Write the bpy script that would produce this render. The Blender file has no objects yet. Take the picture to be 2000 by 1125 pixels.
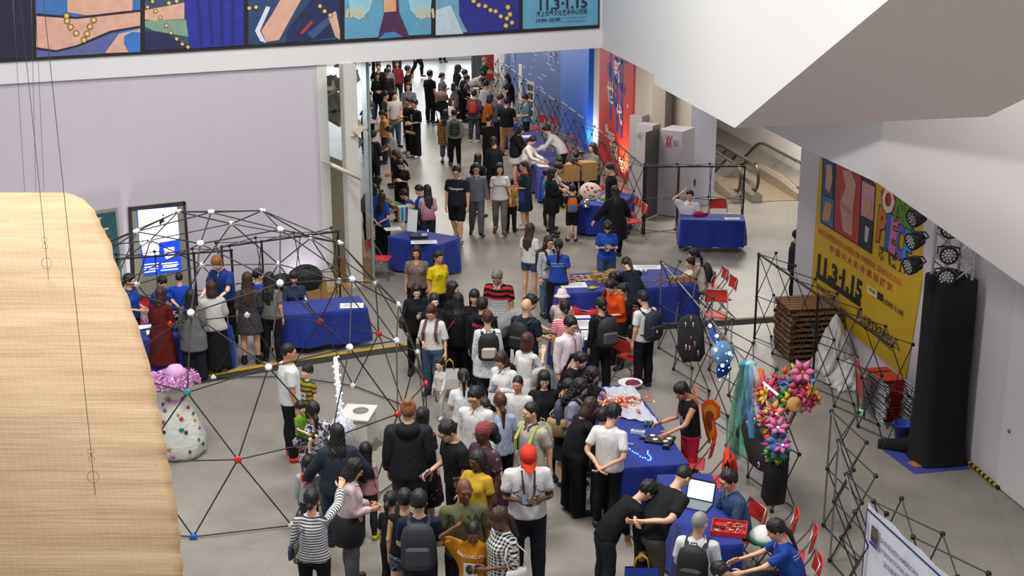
import bpy, math, random
import numpy as np
from mathutils import Vector, Matrix
from mathutils.bvhtree import BVHTree

random.seed(7); rng = np.random.default_rng(7)
scene = bpy.context.scene
COL = scene.collection

# ------------------------------------------------------------------ camera
FPX, PITCH, CAMH = 2726.0, math.radians(16.57), 8.2
cam_data = bpy.data.cameras.new('camera'); cam = bpy.data.objects.new('camera', cam_data)
COL.objects.link(cam); scene.camera = cam
cam_data.sensor_fit = 'HORIZONTAL'; cam_data.sensor_width = 36.0
cam_data.lens = 36.0 * FPX / 2000.0
cam_data.clip_start = 0.1; cam_data.clip_end = 300
cam.location = (0, 0, CAMH); cam.rotation_euler = (math.pi/2 - PITCH, 0, 0)

# ------------------------------------------------------------------ light
world = bpy.data.worlds.new('world'); scene.world = world; world.use_nodes = True
bg = world.node_tree.nodes['Background']
bg.inputs[0].default_value = (0.86, 0.90, 1.0, 1); bg.inputs[1].default_value = 0.40
def area_light(name, loc, size, energy, color=(1, 1, 1), rot=(0, 0, 0), size_y=None):
    l = bpy.data.lights.new(name, 'AREA'); l.energy = energy; l.color = color; l.size = size
    if size_y: l.shape = 'RECTANGLE'; l.size_y = size_y
    o = bpy.data.objects.new(name, l); COL.objects.link(o); o.location = loc; o.rotation_euler = rot
    return o
# the atrium's ceiling luminaires, high over the hall
area_light('atrium_ceiling_light', (-5.5, 13.0, 13.0), 3.0, 1150, (1, .97, .93))
area_light('atrium_ceiling_light', (2.5, 12.0, 13.0), 3.0, 900, (1, .97, .93))
area_light('atrium_ceiling_light', (-2.0, 21.0, 13.0), 3.0, 900, (1, .97, .93))
# unseen fill lamps added under the passage ceiling, and daylight from its far end
for k, yy in enumerate((34.0, 41.0, 48.0, 54.0)):
    area_light('passage_fill_light', (-0.5 - 0.1777*(yy-34), yy, 4.5), 1.6, 190, (1, .95, .88))
area_light('passage_daylight', (-6.5, 63.0, 2.5), 12.0, 900, (.80, .90, 1.0), (math.radians(-82), 0, math.radians(10)), 4.0)
area_light('passage_fill_light', (2.4, 33.6, 4.5), 1.2, 130, (1, .95, .88))  # extra fill, added to lighten the dark recess around the kiosks
area_light('escalator_hall_light', (6.4, 36.5, 4.5), 2.0, 420, (1, .93, .84))
scene.view_settings.view_transform = 'Standard'; scene.view_settings.look = 'None'
scene.view_settings.exposure = 0.0; scene.view_settings.gamma = 1.0
scene.view_settings.use_curve_mapping = False

# ------------------------------------------------------------------ surveying helpers
_c, _s = math.cos(PITCH), math.sin(PITCH)
FWD = np.array([0, _c, -_s]); UPV = np.array([0, _s, _c]); EYE = np.array([0, 0, CAMH])
def ray(px, py):
    return FWD + np.array([1., 0, 0])*(px-1000)/FPX - UPV*(py-562.5)/FPX
def G(px, py, z=0.0):
    d = ray(px, py); t = (z-CAMH)/d[2]; return EYE + t*d
def onplane(px, py, p0, n):
    d = ray(px, py); p0 = np.array(p0, float); n = np.array(n, float)
    t = ((p0-EYE)@n)/(d@n); return EYE + t*d
def atY(px, py, Y):
    d = ray(px, py); return EYE + d*(Y/d[1])

# ------------------------------------------------------------------ materials
def lin(h):
    h = h.lstrip('#'); v = [int(h[i:i+2], 16)/255 for i in (0, 2, 4)]
    return tuple(((c+0.055)/1.055)**2.4 if c > 0.04045 else c/12.92 for c in v) + (1,)
MATS = {}
def nmat(name):
    m = bpy.data.materials.new(name); m.use_nodes = True
    return m, m.node_tree, m.node_tree.nodes['Principled BSDF']
def mat(name, col, rough=0.6, metal=0.0, spec=0.5, noise=0.0, nscale=20, emit=0.0, alpha=1.0, trans=0.0, bump=0.0, bscale=40, ecol=None, sheen=0.0):
    if name in MATS: return MATS[name]
    m, nt, b = nmat(name); c = lin(col)
    b.inputs['Base Color'].default_value = c; b.inputs['Roughness'].default_value = rough
    b.inputs['Metallic'].default_value = metal; b.inputs['Specular IOR Level'].default_value = spec
    b.inputs['Alpha'].default_value = alpha; b.inputs['Transmission Weight'].default_value = trans
    if sheen: b.inputs['Sheen Weight'].default_value = sheen
    if emit: b.inputs['Emission Color'].default_value = lin(ecol or col); b.inputs['Emission Strength'].default_value = emit
    if noise or bump:
        tc = nt.nodes.new('ShaderNodeTexCoord'); nz = nt.nodes.new('ShaderNodeTexNoise')
        nz.inputs['Scale'].default_value = nscale; nz.inputs['Detail'].default_value = 4
        nt.links.new(tc.outputs['Object'], nz.inputs['Vector'])
        if noise:
            mx = nt.nodes.new('ShaderNodeMix'); mx.data_type = 'RGBA'
            mx.inputs['A'].default_value = tuple(v*(1-noise) for v in c[:3])+(1,)
            mx.inputs['B'].default_value = tuple(min(1, v*(1+noise)) for v in c[:3])+(1,)
            nt.links.new(nz.outputs['Fac'], mx.inputs['Factor']); nt.links.new(mx.outputs['Result'], b.inputs['Base Color'])
        if bump:
            n2 = nt.nodes.new('ShaderNodeTexNoise'); n2.inputs['Scale'].default_value = bscale
            nt.links.new(tc.outputs['Object'], n2.inputs['Vector'])
            bp = nt.nodes.new('ShaderNodeBump'); bp.inputs['Strength'].default_value = bump; bp.inputs['Distance'].default_value = 0.02
            nt.links.new(n2.outputs['Fac'], bp.inputs['Height']); nt.links.new(bp.outputs['Normal'], b.inputs['Normal'])
    MATS[name] = m; return m

def cloth(col, kind='plain', col2='#ffffff', scale=1.0, rough=0.85):
    """fabric in the garment's own rest coordinates, so that prints follow the folds"""
    key = f'fabric {kind} {col} {col2} {scale}'
    if key in MATS: return MATS[key]
    m, nt, b = nmat(key); N = nt.nodes; L = nt.links
    b.inputs['Roughness'].default_value = rough; b.inputs['Specular IOR Level'].default_value = 0.2
    at = N.new('ShaderNodeAttribute'); at.attribute_name = 'rest'
    vec = at.outputs['Vector']
    c1, c2 = lin(col), lin(col2)
    # folds
    mp = N.new('ShaderNodeMapping'); mp.inputs['Scale'].default_value = (9, 9, 4); L.new(vec, mp.inputs['Vector'])
    nz = N.new('ShaderNodeTexNoise'); nz.inputs['Scale'].default_value = 1.0; nz.inputs['Detail'].default_value = 3; nz.inputs['Distortion'].default_value = 0.8
    L.new(mp.outputs['Vector'], nz.inputs['Vector'])
    bp = N.new('ShaderNodeBump'); bp.inputs['Strength'].default_value = 0.55; bp.inputs['Distance'].default_value = 0.05
    L.new(nz.outputs['Fac'], bp.inputs['Height']); L.new(bp.outputs['Normal'], b.inputs['Normal'])
    def mixc(fac, a=c1, bb=c2):
        mx = N.new('ShaderNodeMix'); mx.data_type = 'RGBA'
        mx.inputs['A'].default_value = a; mx.inputs['B'].default_value = bb
        L.new(fac, mx.inputs['Factor']); L.new(mx.outputs['Result'], b.inputs['Base Color']); return mx
    def math_(op, a, v=None, bb=None):
        n = N.new('ShaderNodeMath'); n.operation = op; L.new(a, n.inputs[0])
        if bb is not None: L.new(bb, n.inputs[1])
        elif v is not None: n.inputs[1].default_value = v
        return n.outputs[0]
    sx = N.new('ShaderNodeSeparateXYZ'); L.new(vec, sx.inputs[0])
    def band(axis, period, duty):
        a = math_('MULTIPLY', sx.outputs[axis], 1/period); f = math_('FRACT', math_('ADD', a, 50)); return math_('LESS_THAN', f, duty)
    if kind == 'plain':
        mx = mixc(nz.outputs['Fac'], tuple(v*0.88 for v in c1[:3])+(1,), tuple(min(1, v*1.1) for v in c1[:3])+(1,))
    elif kind == 'stripe': mixc(band(2, 0.035*scale, 0.4))
    elif kind == 'wide': mixc(band(2, 0.11*scale, 0.5))
    elif kind == 'plaid':
        mixc(math_('MAXIMUM', band(2, 0.07*scale, 0.45), None, band(0, 0.07*scale, 0.45)))
    elif kind == 'gingham':
        mixc(math_('MULTIPLY', math_('ADD', band(2, 0.04*scale, 0.5), None, band(0, 0.04*scale, 0.5)), 0.5))
    elif kind in ('camo', 'floral', 'speckle'):
        vo = N.new('ShaderNodeTexNoise' if kind != 'floral' else 'ShaderNodeTexVoronoi')
        vo.inputs['Scale'].default_value = {'camo': 13, 'floral': 16, 'speckle': 60}[kind]/scale; L.new(vec, vo.inputs['Vector'])
        rp = N.new('ShaderNodeValToRGB'); rp.color_ramp.interpolation = 'CONSTANT'
        e = rp.color_ramp.elements
        if kind == 'camo':
            e[0].color = lin('#2a3042'); e[1].position = 0.43; e[1].color = lin('#8f96ad')
            for p, cc in ((0.47, col), (0.55, col2), (0.59, '#3b3f55')): q = e.new(p); q.color = lin(cc)
            L.new(vo.outputs['Fac'], rp.inputs[0])
        elif kind == 'floral':
            e[0].color = c2; e[1].position = 0.28; e[1].color = c1; L.new(vo.outputs['Distance'], rp.inputs[0])
        else:
            e[0].color = c1; e[1].position = 0.53; e[1].color = c2; L.new(vo.outputs['Fac'], rp.inputs[0])
        L.new(rp.outputs['Color'], b.inputs['Base Color'])
    elif kind == 'grad':
        mr = N.new('ShaderNodeMapRange'); mr.inputs[1].default_value = 1.3; mr.inputs[2].default_value = 0.9
        L.new(sx.outputs[2], mr.inputs[0]); mixc(mr.outputs[0])
    elif kind == 'polo':   # upper half striped in two colours, lower half pale with thin lines
        up = math_('GREATER_THAN', sx.outputs[2], 1.22)
        m1 = N.new('ShaderNodeMix'); m1.data_type = 'RGBA'; m1.inputs['A'].default_value = c1; m1.inputs['B'].default_value = lin('#1a1518')
        L.new(band(2, 0.09, 0.5), m1.inputs['Factor'])
        m2 = N.new('ShaderNodeMix'); m2.data_type = 'RGBA'; m2.inputs['A'].default_value = c2; m2.inputs['B'].default_value = lin('#30303a')
        L.new(band(2, 0.05, 0.12), m2.inputs['Factor'])
        m3 = N.new('ShaderNodeMix'); m3.data_type = 'RGBA'
        L.new(up, m3.inputs['Factor']); L.new(m2.outputs['Result'], m3.inputs['A']); L.new(m1.outputs['Result'], m3.inputs['B'])
        L.new(m3.outputs['Result'], b.inputs['Base Color'])
    MATS[key] = m; return m

# ------------------------------------------------------------------ mesh building
def tag(o, label=None, cat=None, group=None, kind=None):
    if label: o['label'] = label
    if cat: o['category'] = cat
    if group: o['group'] = group
    if kind: o['kind'] = kind
    return o
def link(o, parent=None):
    COL.objects.link(o)
    if parent: o.parent = parent
    return o
def empty(name, loc=(0, 0, 0), rz=0.0, label=None, cat=None, group=None, parent=None):
    o = bpy.data.objects.new(name, None); o.empty_display_size = 0.1; link(o, parent)
    o.location = loc; o.rotation_euler = (0, 0, rz); return tag(o, label, cat, group)
class MB:
    def __init__(s): s.v = []; s.f = []; s.m = []; s.sm = []
    def add(s, vs, fs, mi=0, smooth=False):
        n = len(s.v); s.v += [tuple(map(float, p)) for p in vs]
        for f in fs: s.f.append([i+n for i in f]); s.m.append(mi); s.sm.append(smooth)
        return s
    def box(s, c, size, rot=None, mi=0, bev=0.0):
        hx, hy, hz = [d/2 for d in size]
        b = min(bev, hx*.9, hy*.9, hz*.9)
        if b <= 0:
            vs = [(x*hx, y*hy, z*hz) for z in (-1, 1) for x, y in ((-1, -1), (1, -1), (1, 1), (-1, 1))]
            fs = [(3, 2, 1, 0), (4, 5, 6, 7), (0, 1, 5, 4), (1, 2, 6, 5), (2, 3, 7, 6), (3, 0, 4, 7)]
        else:
            vs = []; 
            for z, k in ((-hz, b), (-hz+b, 0), (hz-b, 0), (hz, b)):
                ax, ay = hx-k, hy-k; q = b if k == 0 else b*.4
                for x, y in ((-ax+q, -ay), (ax-q, -ay), (ax, -ay+q), (ax, ay-q), (ax-q, ay), (-ax+q, ay), (-ax, ay-q), (-ax, -ay+q)): vs.append((x, y, z))
            fs = [tuple(range(7, -1, -1)), tuple(range(24, 32))]
            for r in range(3):
                for i in range(8): fs.append((r*8+i, r*8+(i+1) % 8, r*8+8+(i+1) % 8, r*8+8+i))
        M = rot if rot is not None else Matrix.Identity(3)
        vs = [tuple(M @ Vector(p) + Vector(c)) for p in vs]
        return s.add(vs, fs, mi)
    def tube(s, pts, r, n=6, mi=0, close=False, caps=True):
        pts = [Vector(p) for p in pts]; rs = r if isinstance(r, (list, tuple)) else [r]*len(pts)
        vs = []; fs = []; K = len(pts)
        t0 = (pts[1]-pts[0]).normalized(); a = t0.orthogonal().normalized()
        for i, p in enumerate(pts):
            if close: t = (pts[(i+1) % K]-pts[i-1]).normalized()
            else: t = (pts[min(i+1, K-1)]-pts[max(i-1, 0)]).normalized()
            a = (a - t*a.dot(t)); a = a.normalized() if a.length > 1e-6 else t.orthogonal().normalized()
            b = t.cross(a)
            for k in range(n):
                w = 2*math.pi*k/n; vs.append(p + (a*math.cos(w)+b*math.sin(w))*rs[i])
        for i in range(K if close else K-1):
            j = (i+1) % K
            for k in range(n): fs.append((i*n+k, i*n+(k+1) % n, j*n+(k+1) % n, j*n+k))
        if not close and caps: fs += [tuple(range(n-1, -1, -1)), tuple(range((K-1)*n, K*n))]
        return s.add(vs, fs, mi, True)
    def lathe(s, prof, c=(0, 0, 0), n=16, mi=0, sx=1.0, sy=1.0, M=None, wob=None):
        vs = []; fs = []; K = len(prof)
        for i, (r, z) in enumerate(prof):
            for k in range(n):
                w = 2*math.pi*k/n; q = r*(1+(wob(w, i) if wob else 0))
                p = Vector((q*math.cos(w)*sx, q*math.sin(w)*sy, z))
                if M is not None: p = M @ p
                vs.append(p+Vector(c))
        for i in range(K-1):
            for k in range(n): fs.append((i*n+k, i*n+(k+1) % n, (i+1)*n+(k+1) % n, (i+1)*n+k))
        if prof[0][0] > 1e-4: fs.append(tuple(range(n-1, -1, -1)))
        if prof[-1][0] > 1e-4: fs.append(tuple(range((K-1)*n, K*n)))
        return s.add(vs, fs, mi, True)
    def ball(s, c, r, n=8, m=6, mi=0, M=None):
        if not isinstance(r, (tuple, list)): r = (r, r, r)
        prof = [(max(1e-5, math.sin(math.pi*i/m)), -math.cos(math.pi*i/m)) for i in range(m+1)]
        S = Matrix.Diagonal(r); S = (M @ S) if M is not None else S
        return s.lathe(prof, c, n, mi, M=S)
    def prism(s, poly, h0, h1, M=None, mi=0):
        """poly in (x,y), extruded z h0..h1, transformed by 4x4 M"""
        n = len(poly); vs = [Vector((x, y, h0)) for x, y in poly]+[Vector((x, y, h1)) for x, y in poly]
        if M is not None: vs = [M @ v for v in vs]
        fs = [tuple(range(n-1, -1, -1)), tuple(range(n, 2*n))]+[(i, (i+1) % n, n+(i+1) % n, n+i) for i in range(n)]
        return s.add(vs, fs, mi)
    def mesh(s, name, mats):
        me = bpy.data.meshes.new(name); me.from_pydata(s.v, [], s.f)
        for m in (mats if isinstance(mats, (list, tuple)) else [mats]): me.materials.append(m)
        me.polygons.foreach_set('material_index', s.m); me.polygons.foreach_set('use_smooth', s.sm)
        me.update(); return me
    def build(s, name, mats, parent=None, **kw):
        o = bpy.data.objects.new(name, s.mesh(name, mats)); link(o, parent)
        return tag(o, **kw)
def inst(name, me, parent=None, M=None, **kw):
    o = bpy.data.objects.new(name, me); link(o, parent)
    if M is not None: o.matrix_basis = M
    return tag(o, **kw)
def frame(o, ex, ey, ez):
    M = Matrix.Identity(4)
    for i, e in enumerate((ex, ey, ez)):
        for r in range(3): M[r][i] = float(e[r])
    for r in range(3): M[r][3] = float(o[r])
    return M
UNIT_ROD = {}
def rod(parent, a, b, r, material, name='rod'):
    """a rod between two points, sharing one unit mesh per material"""
    if material.name not in UNIT_ROD:
        UNIT_ROD[material.name] = MB().tube([(0, 0, 0), (0, 0, 1)], 1.0, 6).mesh('rod', material)
    a = Vector(a); b = Vector(b); d = b-a; L = d.length; q = d.to_track_quat('Z', 'Y').to_matrix().to_4x4()
    M = Matrix.Translation(a) @ q @ Matrix.Diagonal((r, r, L, 1))
    return inst(name, UNIT_ROD[material.name], parent, M)
def text_mesh(txt, size=1.0, bold=0.0, align='CENTER', ext=0.0, spacing=1.0):
    c = bpy.data.curves.new('lettering', 'FONT'); c.body = txt; c.size = size; c.align_x = align; c.align_y = 'CENTER'
    c.offset = bold; c.extrude = ext; c.resolution_u = 2; c.space_character = spacing
    o = bpy.data.objects.new('lettering', c); COL.objects.link(o); bpy.context.view_layer.update()
    me = bpy.data.meshes.new_from_object(o.evaluated_get(bpy.context.evaluated_depsgraph_get()))
    bpy.data.objects.remove(o); bpy.data.curves.remove(c); return me
def lettering(txt, M, size, material, parent, bold=0.0, align='CENTER', spacing=1.0, name='lettering'):
    me = text_mesh(txt, size, bold, align, size*0.01, spacing); me.materials.clear(); me.materials.append(material)
    return inst(name, me, parent, M)
# ================================================================== people
H0 = 1.75
def surfnet(fn, lo, hi, h):
    lo = np.array(lo, float); n = np.ceil((np.array(hi)-lo)/h).astype(int)+1
    ax = [lo[i]+h*np.arange(n[i]) for i in range(3)]
    X, Y, Z = np.meshgrid(*ax, indexing='ij'); V = fn(X, Y, Z); S = V < 0
    c = n-1; cs = np.zeros(c, int); acc = np.zeros(tuple(c)+(3,)); cnt = np.zeros(c)
    corners = [(i, j, k) for i in (0, 1) for j in (0, 1) for k in (0, 1)]
    sl = lambda a, o: a[o[0]:o[0]+c[0], o[1]:o[1]+c[1], o[2]:o[2]+c[2]]
    for a in corners:
        for d in range(3):
            if a[d]: continue
            b = list(a); b[d] = 1; va, vb = sl(V, a), sl(V, b); m = (va < 0) != (vb < 0)
            t = np.where(m, va/np.where(m, va-vb, 1), 0)
            for e in range(3):
                acc[..., e] += np.where(m, a[e]+(t if e == d else 0), 0)
            cnt += m
    act = cnt > 0; idx = np.full(c, -1); idx[act] = np.arange(act.sum())
    P = acc[act]/cnt[act][:, None]; ijk = np.argwhere(act); P = lo+(ijk+P)*h
    F = []
    for d in range(3):
        e1, e2 = (d+1) % 3, (d+2) % 3
        a = [slice(1, c[0]), slice(1, c[1]), slice(1, c[2])]; a[d] = slice(0, c[d]); b = list(a); b[d] = slice(1, c[d]+1)
        sa, sb = S[tuple(a)], S[tuple(b)]; w = np.argwhere(sa != sb); 
        if not len(w): continue
        base = w.copy(); base[:, e1] += 1; base[:, e2] += 1
        def cell(o1, o2):
            q = base.copy(); q[:, e1] += o1; q[:, e2] += o2; return idx[q[:, 0], q[:, 1], q[:, 2]]
        Q = np.stack([cell(-1, -1), cell(0, -1), cell(0, 0), cell(-1, 0)], 1)
        flip = ~sa[tuple(w.T)]; Q[flip] = Q[flip][:, ::-1]; F.append(Q)
    F = np.concatenate(F); return P, F[(F >= 0).all(1)]
def smin(a, b, k=0.03):
    h = np.clip(.5+.5*(b-a)/k, 0, 1); return b*(1-h)+a*h-k*h*(1-h)
def cone(X, Y, Z, a, b, r1, r2):
    a = np.array(a, float); d = np.array(b, float)-a; L2 = d@d
    t = np.clip(((X-a[0])*d[0]+(Y-a[1])*d[1]+(Z-a[2])*d[2])/L2, 0, 1)
    return np.sqrt((X-a[0]-t*d[0])**2+(Y-a[1]-t*d[1])**2+(Z-a[2]-t*d[2])**2)-(r1+(r2-r1)*t)
def ell(X, Y, Z, c, r):
    x, y, z = (X-c[0])/r[0], (Y-c[1])/r[1], (Z-c[2])/r[2]; k0 = np.sqrt(x*x+y*y+z*z)+1e-9
    k1 = np.sqrt((x/r[0])**2+(y/r[1])**2+(z/r[2])**2)+1e-9; return k0*(k0-1)/k1
def levels(X, Y, Z, lv):
    z = np.array([l[0] for l in lv]); rx = np.interp(Z, z, [l[1] for l in lv]); ry = np.interp(Z, z, [l[2] for l in lv])
    yc = np.interp(Z, z, [l[3] if len(l) > 3 else 0 for l in lv])
    d = (np.sqrt((X/rx)**2+((Y-yc)/ry)**2)-1)*np.minimum(rx, ry)
    return np.maximum(d, np.maximum(z[0]-Z, Z-z[-1]))
AD = np.array([math.sin(.55), 0, -math.cos(.55)])
def skel(sex):
    sx = .160 if sex == 'm' else .136
    J = {}
    for s, n in ((1, 'L'), (-1, 'R')):
        m = np.array([s, 1, 1]); sh = np.array([sx, .01, 1.392]); el = sh+AD*.28; wr = el+AD*.245
        J['sh'+n] = sh*m; J['el'+n] = el*m; J['wr'+n] = wr*m; J['fi'+n] = (wr+AD*.17)*m
        J['hp'+n] = np.array([.09, 0, .90])*m; J['kn'+n] = np.array([.093, -.008, .49])*m
        J['an'+n] = np.array([.096, .022, .085])*m; J['to'+n] = np.array([.112, -.13, .03])*m
    return J
SK = {s: skel(s) for s in 'mf'}
TORSO = {'m': [(.80, .10, .08), (.86, .155, .112), (.93, .163, .118), (1.03, .148, .108), (1.12, .146, .105), (1.25, .162, .118), (1.34, .164, .112), (1.40, .135, .09), (1.44, .095, .07), (1.47, .062, .057), (1.50, .052, .055)],
         'f': [(.80, .10, .08), (.86, .162, .118), (.92, .168, .122), (1.02, .136, .102), (1.10, .122, .094), (1.22, .142, .108), (1.32, .144, .100), (1.39, .115, .08), (1.435, .080, .06), (1.465, .054, .052), (1.50, .046, .05)]}
def body_sdf(sex, inf=0.0, parts='tal', leg=None):
    J = SK[sex]
    def fn(X, Y, Z):
        d = None
        def u(a, k=.035):
            nonlocal d; d = a if d is None else smin(d, a, k)
        if 't' in parts:
            u(levels(X, Y, Z, TORSO[sex]))
            if sex == 'f':
                for s in (1, -1): u(ell(X, Y, Z, (s*.066, -.078, 1.265), (.06, .05, .062)))
        for n in 'LR':
            if 'a' in parts:
                u(cone(X, Y, Z, J['sh'+n], J['el'+n], .05 if sex == 'm' else .042, .039 if sex == 'm' else .034), .05)
                u(cone(X, Y, Z, J['el'+n], J['wr'+n], .040 if sex == 'm' else .034, .026 if sex == 'm' else .023), .02)
            if 'l' in parts:
                u(cone(X, Y, Z, J['hp'+n]-[0, 0, .03], J['kn'+n], .082, .054), .02)
                u(cone(X, Y, Z, J['kn'+n], J['an'+n], .055, .036), .02)
                u(ell(X, Y, Z, J['kn'+n]*.65+J['an'+n]*.35+[0, .022, 0], (.045, .043, .12)), .03)
                u(cone(X, Y, Z, J['an'+n]-[0, 0, .035], J['to'+n], .042, .03), .03)
        return d-inf
    return fn
def hand_geo(J, n, mb):
    """palm, four unequal bent fingers and a thumb from the side of the palm"""
    s = 1 if n == 'L' else -1; wr = J['wr'+n]; e1 = AD*[s, 1, 1]; e2 = np.array([0, -1., 0]); e3 = np.array([-math.cos(.55)*s, 0, -math.sin(.55)])
    P = lambda a, b, c: wr+e1*a+e2*b+e3*c
    vs = []; fs = []
    for a, wd, th in ((-.02, .024, .022), (.01, .028, .020), (.05, .040, .017), (.085, .042, .015), (.10, .036, .010)):
        for k in range(8):
            w = 2*math.pi*k/8; vs.append(P(a, wd*math.cos(w), th*math.sin(w)))
    for r in range(4):
        for k in range(8): fs.append((r*8+k, r*8+(k+1) % 8, r*8+8+(k+1) % 8, r*8+8+k))
    fs.append(tuple(range(32, 40))); mb.add(vs, fs, 0, True)
    for b, L, r in ((.030, .070, .0088), (.010, .080, .0092), (-.011, .074, .0088), (-.030, .058, .0078)):
        pts = [P(.085, b, 0), P(.10+L*.38, b*1.05, .006), P(.10+L*.72, b*1.07, .022), P(.10+L*.9, b*1.07, .042)]
        mb.tube(pts, [r, r, r*.92, r*.7], 5)
    mb.tube([P(.015, .026, .004), P(.045, .052, .014), P(.075, .062, .024), P(.098, .060, .034)], [.013, .0115, .010, .0075], 5)
def head_sdf(X, Y, Z):
    d = ell(X, Y, Z, (0, .012, 1.655), (.075, .094, .098))
    d = smin(d, ell(X, Y, Z, (0, -.022, 1.588), (.055, .066, .070)), .045)
    d = smin(d, cone(X, Y, Z, (0, -.088, 1.628), (0, -.106, 1.600), .010, .014), .014)
    d = smin(d, ell(X, Y, Z, (0, -.082, 1.652), (.05, .016, .012)), .02)
    d = smin(d, ell(X, Y, Z, (0, -.082, 1.566), (.024, .014, .010)), .014)
    d = smin(d, ell(X, Y, Z, (0, -.074, 1.536), (.022, .020, .018)), .02)
    for s in (1, -1):
        d = smin(d, ell(X, Y, Z, (s*.079, .012, 1.615), (.010, .019, .031)), .006)
        d = smin(d, ell(X, Y, Z, (s*.042, -.062, 1.602), (.022, .020, .020)), .02)
    d = smin(d, cone(X, Y, Z, (0, .02, 1.43), (0, .01, 1.56), .055, .05), .03)
    return np.maximum(d, 1.44-Z)
def hair_sdf(style):
    def fn(X, Y, Z):
        ax = np.abs(X)
        nz = .0045*np.sin(X*118+1)*np.sin(Z*104)+.004*np.sin(Y*96+X*60)
        line = -((Y+.085)*.80+(Z-1.694)*.60)          # hairline runs from the forehead to behind the ear
        cap = np.maximum(np.maximum(ell(X, Y, Z, (0, .018, 1.664), (.0905, .111, .110))+nz, line+nz*1.5), 1.572-Z)
        if style == 'short': return cap
        if style == 'crop': return np.maximum(np.maximum(ell(X, Y, Z, (0, .014, 1.657), (.079, .098, .1005)), line+.006), 1.59-Z)
        if style == 'spiky': return cap+.006*np.sin(X*190)*np.sin(Y*170)-.006
        fringe = np.maximum(np.maximum(ell(X, Y, Z, (0, .010, 1.664), (.0905, .112, .110))+nz, -((Y+.11)*.35+(Z-1.658)*.94)), 1.60-Z)
        bang = np.minimum(cap, fringe)
        if style == 'bowl': return bang
        face = np.maximum(np.maximum(ax-.058, Y+.028), Z-1.68)      # the face stays clear
        if style in ('bob', 'bobbang'):
            low = np.maximum(np.maximum(levels(X, Y, Z, [(1.47, .085, .085, .03), (1.52, .098, .098, .03), (1.60, .094, .105, .018), (1.68, .086, .104, .016)]), -face), line*.0+(-.02-Y)*1.0-.03)
            return np.minimum(bang if style == 'bobbang' else cap, low)
        if style in ('long', 'longbang'):
            low = levels(X, Y, Z, [(1.19, .05, .02, .115), (1.28, .085, .03, .112), (1.42, .105, .05, .095), (1.50, .098, .075, .05), (1.60, .093, .102, .02), (1.68, .086, .104, .016)])
            low = np.maximum(np.maximum(low, -face), -.05-Y)
            return smin(bang if style == 'longbang' else cap, low+nz*1.6, .01)
        if style == 'pony':
            t = smin(cone(X, Y, Z, (0, .105, 1.675), (0, .150, 1.60), .026, .034), cone(X, Y, Z, (0, .150, 1.60), (0, .128, 1.37), .034, .016), .02)
            return smin(cap, t, .015)
        if style == 'lowpony':
            t = smin(cone(X, Y, Z, (0, .105, 1.60), (0, .13, 1.54), .03, .034), cone(X, Y, Z, (0, .13, 1.54), (0, .125, 1.30), .034, .016), .02)
            return smin(cap, t, .015)
        if style == 'bun': return smin(cap, ell(X, Y, Z, (0, .085, 1.745), (.045, .045, .042)), .012)
        if style == 'lowbun': return smin(cap, ell(X, Y, Z, (0, .118, 1.585), (.042, .038, .042)), .012)
        if style == 'curly':
            r = ell(X, Y, Z, (0, .03, 1.64), (.115, .125, .125))+.010*np.sin(X*110)*np.sin(Z*105)*np.cos(Y*100)
            low = ell(X, Y, Z, (0, .09, 1.50), (.11, .07, .15))+.012*np.sin(X*110)*np.sin(Z*105)
            return np.maximum(smin(np.maximum(r, line-.01), low, .03), np.maximum(np.maximum(-(ax-.064), -(Y+.0)), -(1.70-Z)) if False else -face)
        if style == 'wrap': return np.maximum(ell(X, Y, Z, (0, .018, 1.672), (.092, .112, .102))+.003*np.sin(Z*160+Y*60), -((Y+.10)*.62+(Z-1.668)*.78))
        if style == 'tight': return np.maximum(np.maximum(ell(X, Y, Z, (0, .016, 1.664), (.088, .108, .108))+.003*np.sin(X*230)*np.sin(Z*230), line), 1.59-Z)
        return cap
    return fn
def top_sdf(sex, sleeve, hem, inf, neck, flare):
    J = SK[sex]
    lv = []
    wid = 0; dep = 0
    for l in sorted(TORSO[sex], key=lambda q: -q[0]):          # from the neck down: cloth hangs from the chest
        if l[0] < 1.36: wid = max(wid*.985, l[1]); dep = max(dep*.985, l[2]+(.018 if sex == 'f' and l[0] > 1.0 else 0)); lv.append((l[0], wid+flare*(1.36-l[0]), dep+flare*(1.36-l[0])))
        else: lv.append((l[0], l[1], l[2]))
    lv = sorted(lv); a = lv[0]; lv = [(hem-.1, a[1], a[2])]+[q for q in lv if q[0] > hem-.05]
    SL = {'none': .02, 'cap': .10, 'short': .21, 'elbow': .30, 'long': .52}[sleeve]
    def fn(X, Y, Z):
        d = np.maximum(levels(X, Y, Z, lv)-inf, hem-Z)
        if sex == 'f':
            for s in (1, -1): d = smin(d, ell(X, Y, Z, (s*.066, -.078, 1.265), (.06, .05, .062))-inf, .03)
        for n, s in (('L', 1), ('R', -1)):
            sh = J['sh'+n]; dr = AD*[s, 1, 1]; lo = sleeve in ('short', 'elbow', 'cap')
            a = np.minimum(cone(X, Y, Z, sh, J['el'+n], .052 if sex == 'm' else .045, (.052 if lo else .042)),
                           cone(X, Y, Z, J['el'+n], J['wr'+n], .043, .034))-inf
            t = (X-sh[0])*dr[0]+(Y-sh[1])*dr[1]+(Z-sh[2])*dr[2]
            d = smin(d, np.maximum(a, t-SL), .03)
        r = np.sqrt(X**2+(Y+.03)**2)
        cut = np.maximum(Z-1.478, -(r-.062) + (1.42-Z)*.9) if neck == 'round' else Z-1.49
        if neck == 'v': cut = np.maximum(Z-1.49, 0.0+ (Z-1.36)*.42-np.abs(X)-np.clip(Y+.02, 0, 1)*3)
        return np.maximum(d, np.maximum(Z-1.485, cut if neck == 'v' else Z-1.47))
    return fn
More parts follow.
